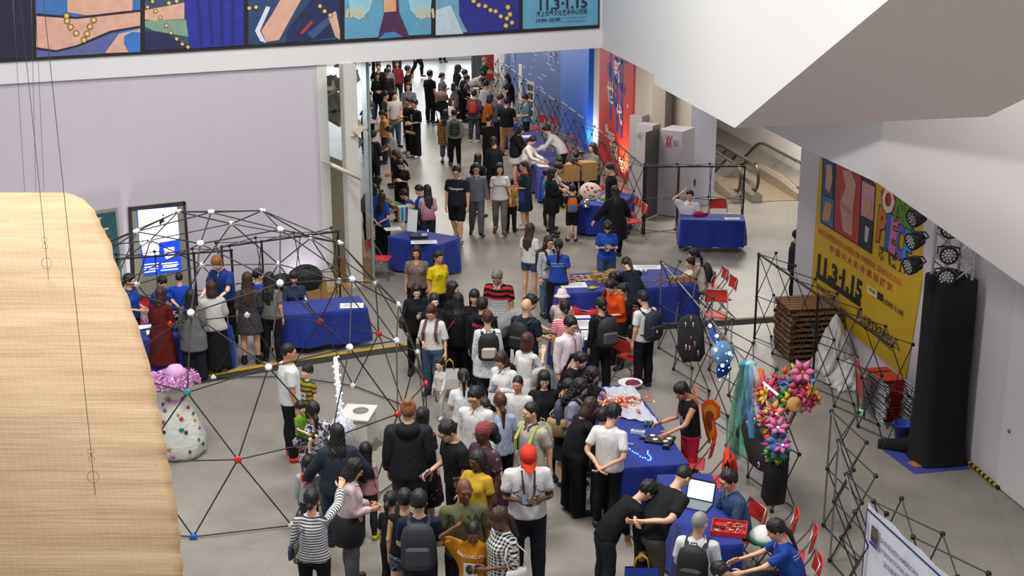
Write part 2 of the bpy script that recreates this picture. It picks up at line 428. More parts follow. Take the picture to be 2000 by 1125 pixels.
def bottom_sdf(sex, kind, z0, inf, wide):
    J = SK[sex]
    waist = 1.03
    def fn(X, Y, Z):
        d = np.maximum(levels(X, Y, Z, TORSO[sex])-min(inf, .006), Z-waist)
        for n in 'LR':
            d = smin(d, cone(X, Y, Z, J['hp'+n]-[0, 0, .03], J['kn'+n], .084, .060+wide*.5)-inf, .02)
            d = smin(d, cone(X, Y, Z, J['kn'+n], J['an'+n]-[0, 0, .03], .060+wide*.5, .046+wide)-inf, .015)
            d = smin(d, ell(X, Y, Z, J['kn'+n]*.62+J['an'+n]*.38+[0, .020, 0], (.054, .056, .15))-inf, .03)
        return np.maximum(np.maximum(d, z0-Z), Z-waist)
    return fn
def skirt_sdf(sex, z0, fl, wob):
    def fn(X, Y, Z):
        t = np.clip((1.05-Z)/(1.05-z0), 0, 1); th = np.arctan2(Y, X)
        rx = .145+(.185+fl-.145)*np.sqrt(t); ry = .118+(.165+fl-.118)*np.sqrt(t)
        rx = rx*(1+wob*t*np.sin(th*9)); ry = ry*(1+wob*t*np.sin(th*9))
        d = (np.sqrt((X/rx)**2+(Y/ry)**2)-1)*np.minimum(rx, ry)
        return np.maximum(d, np.maximum(z0-Z, Z-1.07))
    return fn
# --- skinning
BN = ['pelvis', 'chest', 'head', 'uL', 'fL', 'hL', 'uR', 'fR', 'hR', 'tL', 'sL', 'oL', 'tR', 'sR', 'oR']
def weights(P, sex, bias=None, rigid=None):
    W = np.zeros((len(P), len(BN)))
    if rigid is not None: W[:, BN.index(rigid)] = 1; return W
    J = SK[sex]; D = np.full_like(W, 9.0); X, Y, Z = P.T
    seg = {'pelvis': ((0, 0, .90), (0, 0, 1.02), .14), 'chest': ((0, 0, 1.14), (0, 0, 1.42), .14), 'head': ((0, 0, 1.52), (0, 0, 1.70), .08)}
    for n in 'LR':
        seg['u'+n] = (J['sh'+n], J['el'+n], .046); seg['f'+n] = (J['el'+n], J['wr'+n], .034); seg['h'+n] = (J['wr'+n]+(J['fi'+n]-J['wr'+n])*.1, J['fi'+n], .03)
        seg['t'+n] = (J['hp'+n]-[0, 0, .07], J['kn'+n], .068); seg['s'+n] = (J['kn'+n], J['an'+n], .045); seg['o'+n] = (J['an'+n]-[0, 0, .04], J['to'+n], .04)
    for b, (a, c, r) in seg.items():
        D[:, BN.index(b)] = cone(X, Y, Z, a, c, r, r)+(bias or {}).get(b, 0)
    # left and right never mix
    for k, b in enumerate(BN):
        if b[-1] == 'L' and len(b) == 2: D[X < -.01, k] = 9
        if b[-1] == 'R' and len(b) == 2: D[X > .01, k] = 9
    D -= D.min(1, keepdims=True); W = np.exp(-D/.022); W[W < .02] = 0; return W/W.sum(1, keepdims=True)
TPL = {}
def tmesh(name, P, F, smooth=True, mi=None):
    me = bpy.data.meshes.new(name); P = np.asarray(P, np.float32); F = [tuple(map(int, f)) for f in F] if not isinstance(F, np.ndarray) else F.tolist()
    me.from_pydata(P.tolist(), [], F); me.polygons.foreach_set('use_smooth', [smooth]*len(F))
    if mi is not None: me.polygons.foreach_set('material_index', list(mi))
    a = me.attributes.new('rest', 'FLOAT_VECTOR', 'POINT'); a.data.foreach_set('vector', P.ravel())
    me.update(); return me
def template(kind, sex, lod, *args):
    key = (kind, sex, lod)+args
    if key in TPL: return TPL[key]
    h = .026 if lod == 0 else .036
    hh = .013 if lod == 0 else .0195
    if kind == 'body':
        P, F = surfnet(body_sdf(sex), (-.62, -.24, -.03), (.62, .20, 1.54), h); mi = [0]*len(F)
        W = weights(P, sex); F = F.tolist()
        P2, F2 = surfnet(head_sdf, (-.11, -.14, 1.41), (.11, .14, 1.78), hh); W2 = weights(P2, sex)
        W2[:] = 0; t = np.clip((P2[:, 2]-1.47)/.05, 0, 1); W2[:, 2] = t; W2[:, 1] = 1-t
        F += (F2+len(P)).tolist(); mi += [0]*len(F2); P = np.vstack([P, P2]); W = np.vstack([W, W2])
        mb = MB()
        for n in 'LR':
            n0 = len(mb.v); hand_geo(SK[sex], n, mb)
            for _ in range(len(mb.v)-n0): pass
        q = np.array(mb.v); Wh = np.zeros((len(q), len(BN))); Wh[q[:, 0] > 0, BN.index('hL')] = 1; Wh[q[:, 0] < 0, BN.index('hR')] = 1
        F += [[i+len(P) for i in f] for f in mb.f]; mi += [0]*len(mb.f); P = np.vstack([P, q]); W = np.vstack([W, Wh])
        fb = MB()
        for s in (1, -1):
            fb.ball((s*.032, -.0835, 1.6335), (.0155, .006, .0058), 8, 4, 1)
            fb.ball((s*.033, -.0885, 1.654), (.019, .006, .0042), 6, 4, 1)
        fb.ball((0, -.0945, 1.566), (.021, .006, .0062), 8, 4, 2)
        q = np.array(fb.v); Wh = np.zeros((len(q), len(BN))); Wh[:, 2] = 1
        F += [[i+len(P) for i in f] for f in fb.f]; mi += fb.m; P = np.vstack([P, q]); W = np.vstack([W, Wh])
        r = (tmesh('body', P, F, True, mi), P, W)
    elif kind == 'hair':
        P, F = surfnet(hair_sdf(args[0]), (-.14, -.16, 1.15), (.14, .22, 1.82), hh); r = (tmesh('hair', P, F), P, weights(P, sex, rigid='head'))
    elif kind == 'top':
        P, F = surfnet(top_sdf(sex, *args), (-.56, -.28, .42), (.56, .26, 1.52), h)
        r = (tmesh('top', P, F), P, weights(P, sex, {'tL': .07, 'tR': .07, 'head': .05}))
    elif kind == 'bottom':
        P, F = surfnet(bottom_sdf(sex, *args), (-.30, -.24, .0), (.30, .22, 1.08), h)
        r = (tmesh('bottom', P, F), P, weights(P, sex, {'chest': .1, 'oL': .1, 'oR': .1}))
    elif kind == 'skirt':
        P, F = surfnet(skirt_sdf(sex, *args), (-.42, -.40, .05), (.42, .40, 1.12), h)
        W = np.zeros((len(P), len(BN))); k = np.clip((.95-P[:, 2])/.35, 0, .75); sL = 1/(1+np.exp(-P[:, 0]/.05))
        W[:, 0] = 1-k; W[:, BN.index('tL')] = k*sL; W[:, BN.index('tR')] = k*(1-sL); r = (tmesh('skirt', P, F), P, W)
    elif kind == 'shoe':
        s = args[0]; J = SK[sex]; n = 'L' if s > 0 else 'R'; a, b = J['an'+n], J['to'+n]; hi = args[1]
        def fn(X, Y, Z):
            d = smin(cone(X, Y, Z, a-[0, -.012, .045], b+[0, 0, .004], .048, .042), cone(X, Y, Z, a-[0, 0, .03], a+[0, 0, hi], .046, .044), .03)
            return np.maximum(np.maximum(d, .0-Z), Z-(a[2]+hi))
        P, F = surfnet(fn, (a[0]-.08, -.21, -.015), (a[0]+.09, .11, .30), .019 if lod == 0 else .026)
        cz = P[F].mean(1)[:, 2]; r = (tmesh('shoe', P, F, True, (cz < .020).astype(int)), P, weights(P, sex, rigid='o'+n) if hi < .1 else weights(P, sex))
    TPL[key] = r; return r
def rotm(axis, deg):
    a = math.radians(deg); c, s = math.cos(a), math.sin(a)
    return np.array({'x': [[1, 0, 0], [0, c, -s], [0, s, c]], 'y': [[c, 0, s], [0, 1, 0], [-s, 0, c]], 'z': [[c, -s, 0], [s, c, 0], [0, 0, 1]]}[axis], float)
def align(a, b):
    a = np.array(a, float); b = np.array(b, float); a /= np.linalg.norm(a); b /= np.linalg.norm(b)
    v = np.cross(a, b); c = a@b
    if c < -.9999: return rotm('x', 180)
    K = np.array([[0, -v[2], v[1]], [v[2], 0, -v[0]], [-v[1], v[0], 0]]); return np.eye(3)+K+K@K/(1+c)
ARM = {  # upper arm, forearm directions: x outward, -y forward
    'down': ((.13, .03, -1), (.06, -.18, -1)), 'loose': ((.2, .02, -1), (.14, -.3, -1)), 'back': ((.15, .3, -1), (.05, .05, -1)),
    'phone': ((.16, -.12, -1), (-.42, -.85, .30)), 'phonelow': ((.16, -.05, -1), (-.4, -.8, -.15)), 'behind': ((.30, .42, -1), (-.80, .42, -.62)),
    'reach': ((.12, -.75, -.65), (-.05, -.9, -.4)), 'table': ((.14, -.5, -.85), (-.15, -.85, -.45)), 'fwd': ((.1, -.25, -1), (-.05, -.95, -.25)),
    'cross': ((.2, -.15, -1), (-.85, -.5, .1)), 'hip': ((.55, .15, -.85), (-.55, -.25, -.6)), 'face': ((.15, -.45, -.85), (-.28, -.45, .95)),
    'head': ((.75, -.35, .45), (-.75, .05, .70)), 'ear': ((.35, -.35, -.75), (-.1, -.25, 1)), 'side': ((.5, -.1, -.9), (.35, -.35, -.85)),
    'swing': ((.12, -.35, -1), (.03, -.6, -.9)), 'up': ((.2, -.7, .1), (0, -.8, .5)), 'lap': ((.14, -.3, -.9), (-.3, -.85, -.3)), 'wide': ((.7, -.35, -.75), (.2, -.75, -.55))}
LEG = {'stand': (((.03, -.02, -1), (.02, .03, -1)), ((.03, -.02, -1), (.02, .03, -1))),
       'walk': (((.0, -.36, -1), (.0, .04, -1)), ((.0, .14, -1), (.0, .55, -1))),
       'step': (((.02, -.16, -1), (.0, .06, -1)), ((.03, .10, -1), (.02, .20, -1))),
       'wide': (((.13, -.02, -1), (.09, .03, -1)), ((.13, -.02, -1), (.09, .03, -1))),
       'sit': (((.10, -1, -.06), (.03, .08, -1)), ((.10, -1, -.06), (.03, .08, -1))),
       'shift': (((.12, -.08, -1), (.06, .03, -1)), ((-.03, .0, -1), (.0, .02, -1)))}
def pose(sex, arms=('down', 'down'), legs='stand', lean=0.0, side=0.0, yaw=0.0, pitch=None, hs=1.0, w=1.0, twist=0.0, tilt=0.0):
    J = SK[sex]; R = {}; T = {}
    pj = np.array([0, 0, .95]); cj = np.array([0, 0, 1.08]); hj = np.array([0, .012, 1.48])
    R['pelvis'] = rotm('x', lean*.55); T['pelvis'] = pj
    R['chest'] = rotm('z', twist)@rotm('y', side)@rotm('x', lean); T['chest'] = pj+R['pelvis']@(cj-pj)
    cp = T['chest']; ch = lambda p: cp+R['chest']@(np.array(p)-cj)
    R['head'] = rotm('z', yaw)@rotm('x', (lean*.55+6) if pitch is None else pitch)@rotm('y', tilt); T['head'] = ch(hj)
    rest = {'pelvis': pj, 'chest': cj, 'head': hj}
    for n, s, arm, lg in (('L', 1, arms[0], LEG[legs][0]), ('R', -1, arms[1], LEG[legs][1])):
        u, f = ARM[arm] if isinstance(arm, str) else arm; m = np.array([s, 1, 1]); d0 = AD*m
        Q = R['chest'] if arm in ('behind', 'cross', 'head', 'face', 'ear') else np.eye(3)
        R['u'+n] = Q@align(d0, np.array(u)*m); T['u'+n] = ch(J['sh'+n]); rest['u'+n] = J['sh'+n]
        R['f'+n] = Q@align(d0, np.array(f)*m); T['f'+n] = T['u'+n]+R['u'+n]@(J['el'+n]-J['sh'+n]); rest['f'+n] = J['el'+n]
        R['h'+n] = R['f'+n]; T['h'+n] = T['f'+n]+R['f'+n]@(J['wr'+n]-J['el'+n]); rest['h'+n] = J['wr'+n]
        hp = pj+R['pelvis']@(J['hp'+n]-pj)
        R['t'+n] = align(J['kn'+n]-J['hp'+n], np.array(lg[0])*m); T['t'+n] = hp; rest['t'+n] = J['hp'+n]
        R['s'+n] = align(J['an'+n]-J['kn'+n], np.array(lg[1])*m); T['s'+n] = hp+R['t'+n]@(J['kn'+n]-J['hp'+n]); rest['s'+n] = J['kn'+n]
        pt = 0.0
        if lg[1][1] > .4: pt = 32.0
        R['o'+n] = rotm('z', 8*s)@rotm('x', pt); T['o'+n] = T['s'+n]+R['s'+n]@(J['an'+n]-J['kn'+n]); rest['o'+n] = J['an'+n]
    S = np.diag([w, w, 1.0]); A = np.zeros((len(BN), 3, 3)); B = np.zeros((len(BN), 3))
    for k, b in enumerate(BN):
        if b == 'head': A[k] = R[b]*hs; B[k] = S@T[b]-A[k]@rest[b]
        else: A[k] = S@R[b]; B[k] = S@(T[b]-R[b]@rest[b])
    return A, B
def lbs(P, W, AB):
    A, B = AB; return np.einsum('nb,bij,nj->ni', W, A, P)+W@B
SKIN = {'a': '#d9aa8b', 'l': '#e6bfa3', 't': '#c08c69', 'd': '#5d3b29', 'b': '#6f4832'}
HAIRC = {'k': '#181413', 'b': '#38231a', 'r': '#4a2418', 'g': '#77726b', 'y': '#8a5a30', 'd': '#1c1816', 'w': '#8f8b85'}
TOPS = {'tee': ('short', .87, .014, 'round', .0), 'fit': ('short', .90, .010, 'round', .0), 'tank': ('none', .90, .011, 'round', .0), 'long': ('long', .86, .014, 'round', .0),
        'shirt': ('long', .85, .016, 'v', .01), 'sshirt': ('short', .86, .015, 'v', .01), 'polo': ('short', .87, .015, 'v', .0), 'elbow': ('elbow', .92, .013, 'round', .0), 'jacket': ('long', .80, .030, 'round', .02),
        'hoodie': ('long', .84, .026, 'round', .01), 'loose': ('elbow', .80, .024, 'round', .05), 'tunic': ('long', .62, .022, 'round', .05),
        'dress': ('short', .95, .012, 'round', .0), 'robe': ('long', .45, .030, 'round', .09), 'shawl': ('elbow', .86, .034, 'round', .06)}
BOTS = {'trousers': ('t', .075, .011, .004), 'slim': ('t', .075, .007, -.006), 'wide': ('t', .06, .016, .03), 'shorts': ('t', .52, .015, .02), 'hotpants': ('t', .68, .012, .01), 'crop': ('t', .20, .011, .006)}
SKIRTS = {'skirt': (.48, .04, .03), 'midi': (.33, .06, .04), 'mini': (.62, .03, .02), 'long': (.12, .05, .05)}
PEOPLE = {}
def person(key, px, py, H, head, label, sex='m', hair='short', hc='k', skin='a', top=('tee', '#dddddd'), bot=('trousers', '#15161a'), shoe='#1b1b1d', sole='#d8d8d4',
           arms='down', legs='stand', lean=0.0, side=0.0, yaw=0.0, pitch=None, twist=0.0, tilt=0.0, w=1.0, seat=None, glasses=None, lod=0, hs=None, group='visitors in the hall', boots=0.0, foot=None):
    child = H < 1.42
    if hs is None: hs = 1.0 if not child else 1.0+min(.34, (1.42-H)*.55+.08)
    if isinstance(arms, str): arms = (arms, arms)
    if seat is not None: legs = 'sit'
    hs *= 1.07; w *= (1.16 if sex == 'f' else 1.10) if not child else 1.05
    AB = pose(sex, arms, legs, lean, side, yaw, pitch, hs, w, twist, tilt)
    sc = H/(H0+(hs-1)*.27)
    bm, bP, bW = template('body', sex, lod); V = lbs(bP, bW, AB)
    zmin = V[:, 2].min()
    if seat is not None:
        zmin = (V[bW[:, 0] > .6][:, 2].min()+.03)-seat/sc if True else zmin
    rest_off = np.array([0, 0, -zmin + (.010 if seat is None else 0)])
    ht = lbs(np.array([[0, .012, 1.757]]), weights(np.zeros((1, 3)), sex, rigid='head'), AB)[0]
    ht = (ht+rest_off)*sc; Rz = rotm('z', head)
    if foot is not None: loc = G(*foot)
    else:
        g = G(px, py, ht[2]); loc = g-Rz@ht
    loc = np.array([loc[0], loc[1], 0.0])
    def emit(tp, name, mats, parent=None):
        me = tp[0].copy(); me.name = name; Q = ((lbs(tp[1], tp[2], AB)+rest_off)*sc).astype(np.float32)
        me.vertices.foreach_set('co', Q.ravel()); me.materials.clear()
        for m in mats: me.materials.append(m)
        me.update(); o = bpy.data.objects.new(name, me); link(o, parent); return o
    sk = mat('skin '+skin, SKIN[skin], .55, noise=.06, nscale=9)
    lip = mat('lip '+skin, {'d': '#5a2d27', 'b': '#63342b'}.get(skin, '#a3554a'), .5)
    b = emit((bm, bP, bW), 'person', [sk, mat('eye dark', '#120d0b', .3), lip])
    b.location = loc; b.rotation_euler = (0, 0, math.radians(head)); tag(b, label, 'person', group)
    if hair != 'bald': emit(template('hair', sex, lod, hair), 'hair' if hair != 'wrap' else 'headscarf', [mat('hair '+hc, HAIRC[hc], .5, noise=.25, nscale=60, bump=.3, bscale=90) if hc in HAIRC else cloth(hc)], b)
    def fab(c): return cloth(c) if isinstance(c, str) else cloth(*c)
    parts = {}
    if top:
        tn = top[0]; fb = fab(top[1])
        parts['top'] = (template('top', sex, lod, *TOPS[tn]), emit(template('top', sex, lod, *TOPS[tn]), {'tee': 't_shirt', 'fit': 't_shirt', 'tank': 'tank_top', 'jacket': 'jacket', 'hoodie': 'hoodie', 'shirt': 'shirt', 'sshirt': 'shirt', 'polo': 'polo_shirt', 'dress': 'bodice', 'robe': 'robe', 'shawl': 'shawl', 'tunic': 'tunic'}.get(tn, 'top'), [fb], b))
    if bot:
        bn = bot[0]; fb = fab(bot[1])
        if bn in SKIRTS: emit(template('skirt', sex, lod, *SKIRTS[bn]), 'skirt', [fb], b)
        else: emit(template('bottom', sex, lod, *BOTS[bn]), 'trousers' if bn not in ('shorts', 'hotpants') else 'shorts', [fb], b)
    if shoe:
        for s in (1, -1): emit(template('shoe', sex, lod, s, boots), 'shoe', [mat('shoe '+shoe, shoe, .55), mat('sole '+sole, sole, .6)], b)
    Mw = Matrix.Translation(Vector(loc)) @ Matrix.Rotation(math.radians(head), 4, 'Z')
    def at(bone, p):
        """a point given in rest coordinates, carried along with a bone, in the person's own frame"""
        Wt = np.zeros((1, len(BN))); Wt[0, BN.index(bone)] = 1
        return Vector(((lbs(np.array([p], float), Wt, AB)[0]+rest_off)*sc).tolist())
    def bone_frame(bone, p):
        o = at(bone, p); ex = (at(bone, np.array(p)+[.1, 0, 0])-o).normalized(); ez = (at(bone, np.array(p)+[0, 0, .1])-o).normalized()
        ey = ez.cross(ex); return frame(o, ex, ey, ez)
    info = dict(obj=b, M=Mw, at=at, bf=bone_frame, sc=sc, AB=AB, off=rest_off, sex=sex, parts=parts, sk=SK[sex], hs=hs)
    if glasses:
        mb = MB()
        for s in (1, -1):
            mb.tube([(s*.034+.026*math.cos(t), -.108, 1.632+.019*math.sin(t)) for t in np.linspace(0, 2*math.pi, 10)[:-1]], .0032, 4, close=True)
            mb.tube([(s*.060, -.106, 1.636), (s*.078, -.05, 1.636), (s*.082, .02, 1.632)], .003, 4)
        mb.tube([(-.008, -.110, 1.634), (.008, -.110, 1.634)], .003, 4)
        q = np.array(mb.v); W = weights(q, sex, rigid='head'); mb.v = [tuple(p) for p in (lbs(q, W, AB)+rest_off)*sc]
        mb.build('glasses', mat('glasses '+glasses, glasses, .35), b)
    PEOPLE[key] = info; return info
def worn(info, bone, mb, name, mats, parent='self'):
    """put geometry modelled in rest coordinates onto a posed bone, as a part of the person"""
    q = np.array(mb.v); W = weights(q, info['sex'], rigid=bone) if bone else weights(q, info['sex'])
    mb.v = [tuple(p) for p in (lbs(q, W, info['AB'])+info['off'])*info['sc']]
    return mb.build(name, mats, info['obj'] if parent == 'self' else parent)
def carried(info, bone, mb, name, mats, label, cat, group=None):
    """something a person wears on the back or holds: a thing of its own"""
    o = worn(info, bone, mb, name, mats, None); o.matrix_world = info['M']; tag(o, label, cat, group); return o
def printed(info, txt, size, x, z, col, back=False, bold=.0, rot=0.0, sx=1.0):
    me = text_mesh(txt, size, bold); P = np.zeros(len(me.vertices)*3); me.vertices.foreach_get('co', P); P = P.reshape(-1, 3)
    (tm, tP, tW), tob = info['parts']['top']; bvh = BVHTree.FromPolygons(tP.tolist(), [list(p.vertices) for p in tm.polygons])
    c, s = math.cos(math.radians(rot)), math.sin(math.radians(rot)); sg = -1 if back else 1; Q = []
    for p in P:
        u, v = (p[0]*c-p[1]*s)*sx, p[0]*s+p[1]*c; xx = x+u*sg; zz = z+v
        hit = bvh.ray_cast(Vector((xx, sg*-1.0, zz)), Vector((0, sg, 0)))
        y = hit[0].y if hit[0] is not None else -sg*.12
        Q.append((xx, y-sg*.006, zz))
    Q = np.array(Q); W = weights(Q, info['sex'], {'tL': .07, 'tR': .07, 'head': .05})
    me.vertices.foreach_set('co', ((lbs(Q, W, info['AB'])+info['off'])*info['sc']).astype(np.float32).ravel())
    me.materials.clear(); me.materials.append(mat('print '+col, col, .7)); me.update()
    return inst('print', me, tob)
# ================================================================== the building
U2 = np.array([-.175, .985, 0]); R2 = np.array([.985, .175, 0]); ZZ = np.array([0, 0, 1.])   # along and across the passage
V2 = np.array([.898, .440, 0]); V2 /= np.linalg.norm(V2); VN = np.array([V2[1], -V2[0], 0])        # along the left wall, its outward normal
W0 = np.array([-3.74, 27.45, 0])                                                                    # right end of the left wall
def slab(name, a, b, z0, z1, thick, material, parent=None, **kw):
    """upright wall between ground points a and b; thick is laid to the left of a->b"""
    a = np.array(a[:2], float); b = np.array(b[:2], float); d = (b-a)/np.linalg.norm(b-a); n = np.array([-d[1], d[0]])*thick
    q = [a, b, b+n, a+n]; vs = [(p[0], p[1], z) for z in (z0, z1) for p in q]
    fs = [(3, 2, 1, 0), (4, 5, 6, 7), (0, 1, 5, 4), (1, 2, 6, 5), (2, 3, 7, 6), (3, 0, 4, 7)]
    if thick < 0: fs = [f[::-1] for f in fs]
    return MB().add(vs, fs).build(name, material, parent, **kw)

def floor_material():
    m, nt, b = nmat('polished grey floor'); N, L = nt.nodes, nt.links
    tc = N.new('ShaderNodeTexCoord'); mp = N.new('ShaderNodeMapping'); mp.inputs['Rotation'].default_value = (0, 0, .20); L.new(tc.outputs['Object'], mp.inputs[0])
    n1 = N.new('ShaderNodeTexNoise'); n1.inputs['Scale'].default_value = .55; n1.inputs['Detail'].default_value = 6; n1.inputs['Roughness'].default_value = .62; L.new(mp.outputs[0], n1.inputs[0])
    n2 = N.new('ShaderNodeTexNoise'); n2.inputs['Scale'].default_value = 60; n2.inputs['Detail'].default_value = 3; L.new(mp.outputs[0], n2.inputs[0])
    br = N.new('ShaderNodeTexBrick'); br.inputs['Scale'].default_value = 1; br.inputs['Brick Width'].default_value = 1.5; br.inputs['Row Height'].default_value = 1.5
    br.inputs['Mortar Size'].default_value = .006; br.offset = 0; br.inputs['Color1'].default_value = (1, 1, 1, 1); br.inputs['Color2'].default_value = (.93, .93, .93, 1); br.inputs['Mortar'].default_value = (.78, .77, .76, 1)
    L.new(mp.outputs[0], br.inputs[0])
    rp = N.new('ShaderNodeValToRGB'); rp.color_ramp.elements[0].color = lin('#7f7a72'); rp.color_ramp.elements[1].color = lin('#98928a')
    rp.color_ramp.elements[0].position = .3; rp.color_ramp.elements[1].position = .7; L.new(n1.outputs['Fac'], rp.inputs[0])
    mx = N.new('ShaderNodeMix'); mx.data_type = 'RGBA'; mx.blend_type = 'MULTIPLY'; mx.inputs['Factor'].default_value = 1
    L.new(rp.outputs[0], mx.inputs['A']); L.new(br.outputs['Color'], mx.inputs['B'])
    m2 = N.new('ShaderNodeMix'); m2.data_type = 'RGBA'; m2.blend_type = 'OVERLAY'; m2.inputs['Factor'].default_value = .12
    L.new(mx.outputs['Result'], m2.inputs['A']); L.new(n2.outputs['Color'], m2.inputs['B']); L.new(m2.outputs['Result'], b.inputs['Base Color'])
    rr = N.new('ShaderNodeMapRange'); rr.inputs[3].default_value = .30; rr.inputs[4].default_value = .46; L.new(n1.outputs['Fac'], rr.inputs[0]); L.new(rr.outputs[0], b.inputs['Roughness'])
    b.inputs['Specular IOR Level'].default_value = .45
    return m
def wall_mat(name, col, sc=2.0, rough=.8, streak=.04):
    m, nt, b = nmat(name); N, L = nt.nodes, nt.links; c = lin(col)
    tc = N.new('ShaderNodeTexCoord'); mp = N.new('ShaderNodeMapping'); mp.inputs['Scale'].default_value = (sc*3, sc*3, sc*.35); L.new(tc.outputs['Object'], mp.inputs[0])
    nz = N.new('ShaderNodeTexNoise'); nz.inputs['Scale'].default_value = 1; nz.inputs['Detail'].default_value = 5; L.new(mp.outputs[0], nz.inputs[0])
    mx = N.new('ShaderNodeMix'); mx.data_type = 'RGBA'; mx.inputs['A'].default_value = tuple(v*(1-streak) for v in c[:3])+(1,); mx.inputs['B'].default_value = tuple(min(1, v*(1+streak)) for v in c[:3])+(1,)
    L.new(nz.outputs['Fac'], mx.inputs['Factor']); L.new(mx.outputs['Result'], b.inputs['Base Color']); b.inputs['Roughness'].default_value = rough; b.inputs['Specular IOR Level'].default_value = .25
    return m
M_FLOOR = floor_material()
M_LAV = wall_mat('lavender grey wall paint', '#c6bec8', 3); M_WHITE = wall_mat('white wall paint', '#dedcdc', 1, streak=.015)
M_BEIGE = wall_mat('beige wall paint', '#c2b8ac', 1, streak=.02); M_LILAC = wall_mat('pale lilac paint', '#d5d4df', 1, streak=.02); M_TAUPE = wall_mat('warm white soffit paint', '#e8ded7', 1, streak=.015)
M_GLASS = mat('clear glass', '#fafcfb', .03, trans=1.0, spec=.5); M_GLASS.node_tree.nodes['Principled BSDF'].inputs['IOR'].default_value = 1.06
M_STEEL = mat('brushed steel', '#8e8880', .32, 1.0); M_BLACK = mat('black paint', '#17171a', .45); M_DARKRUB = mat('black rubber', '#1c1b1a', .6)

# floor with the well of the escalators left open
ESC = np.array([7.53, 35.78, 0])
def ef(lat, s, z=0.0): return ESC + R2*lat + U2*s + ZZ*z
fl = MB()
def fquad(p, q, r, s_): fl.add([tuple(p), tuple(q), tuple(r), tuple(s_), *[tuple(np.array(t)-[0, 0, .3]) for t in (p, q, r, s_)]], [(0, 1, 2, 3), (7, 6, 5, 4), (0, 4, 5, 1), (1, 5, 6, 2), (2, 6, 7, 3), (3, 7, 4, 0)])
for a, b, c, d in ((-30, -3.15, -30, 45), (.15, 9, -30, 45), (-3.15, .15, -30, 2.6), (-3.15, .15, 15, 45)):
    fquad(ef(a, c), ef(b, c), ef(b, d), ef(a, d))
fl.build('floor', M_FLOOR, kind='structure')

# left wall, the storey-high fascia above it and the fascia that turns towards the camera
def lw(s, z=0.0, off=0.0): return W0 + V2*s + ZZ*z + VN*off
slab('wall_left', lw(-14), lw(0), 0, 4.62, .3, M_LAV, kind='structure')
CORN = lw(6.27)
slab('wall_upper', lw(-14, 0, .06), lw(6.27, 0, .06), 4.6, 9.6, .7, M_WHITE, kind='structure')
rf = CORN - U2*9
slab('wall_upper_right', CORN+VN*.06, rf, 4.6, 9.6, .7, M_WHITE, kind='structure')
slab('trim_1', lw(-.10, 0, .02), lw(.10, 0, .02), 0, 4.62, .25, mat('white enamel', '#dcd9d2', .4), kind='structure')
# ceiling of the passage
MB().add([(-20, 20.2, 4.62), tuple(CORN+ZZ*4.62+U2*.3), (9.5, 34.0, 4.62), (9.5, 66, 4.62), (-20, 66, 4.62)] + [(-20, 20.2, 4.8), tuple(CORN+ZZ*4.8+U2*.3), (9.5, 34.0, 4.8), (9.5, 66, 4.8), (-20, 66, 4.8)],
         [(0, 1, 2, 3, 4), (9, 8, 7, 6, 5), (0, 5, 6, 1), (1, 6, 7, 2), (2, 7, 8, 3), (3, 8, 9, 4), (4, 9, 5, 0)]).build('ceiling', mat('ceiling white', '#d0cfcc', .9), kind='structure')
# right wall of the passage
PW = np.array([3.2, 38.0, 0]); PN = -R2
def pw(s, z=0.0, off=0.0): return PW + U2*s + ZZ*z + PN*off
slab('wall_passage', pw(27), pw(-2.3), 0, 4.62, .35, M_BEIGE, kind='structure')
slab('wall_end', pw(27, 0, 16), pw(27), 0, 4.62, -.2, mat('far wall', '#c8ccd4', .8), kind='structure')
# recess behind the kiosks and the square pillar in front of the escalators
PIL = G(1345, 402)
slab('wall_recess', pw(-1.6)+R2*.2, PIL+U2*1.7, 0, 7.5, .2, M_WHITE, kind='structure')
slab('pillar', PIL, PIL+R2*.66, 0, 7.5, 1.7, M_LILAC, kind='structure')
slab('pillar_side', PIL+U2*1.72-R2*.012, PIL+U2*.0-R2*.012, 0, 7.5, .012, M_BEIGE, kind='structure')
# hall behind the escalators
slab('wall_escalator_back', ef(-3.3, 11), ef(4.5, 11), -5, 8, .2, M_BEIGE, kind='structure')
slab('wall_escalator_side', ef(1.5, 11), ef(1.5, .6), -5, 8, -.2, M_WHITE, kind='structure')
slab('wall_escalator_pit', ef(-3.3, 2.6), ef(-3.3, 11), -5, 3.2, .15, M_BEIGE, kind='structure')
# right wall with the posters
Q0 = np.array([5.4, 25.7, 0]); QN = -R2
def rw(s, z=0.0, off=0.0): return Q0 - U2*s + ZZ*z + QN*off
slab('wall_right', rw(0), rw(14), 0, 6.2, .5, wall_mat('right wall paint', '#d2ccd0', 1, streak=.015), kind='structure')
# a flush door leaf with a round pull
dp = onplane(1950, 950, Q0, QN); ds = float((dp-Q0)@(-U2))
d1 = slab('door_1', rw(ds, 0, .05), rw(ds+1.6, 0, .05), .02, 3.0, .05, mat('door leaf white', '#d8d3d3', .6), kind='structure')
kp = onplane(1972, 842, Q0+QN*.05, QN)
MB().ball((0, 0, 0), (.03, .03, .03), 10, 6).build('door_handle', M_STEEL, d1).location = kp

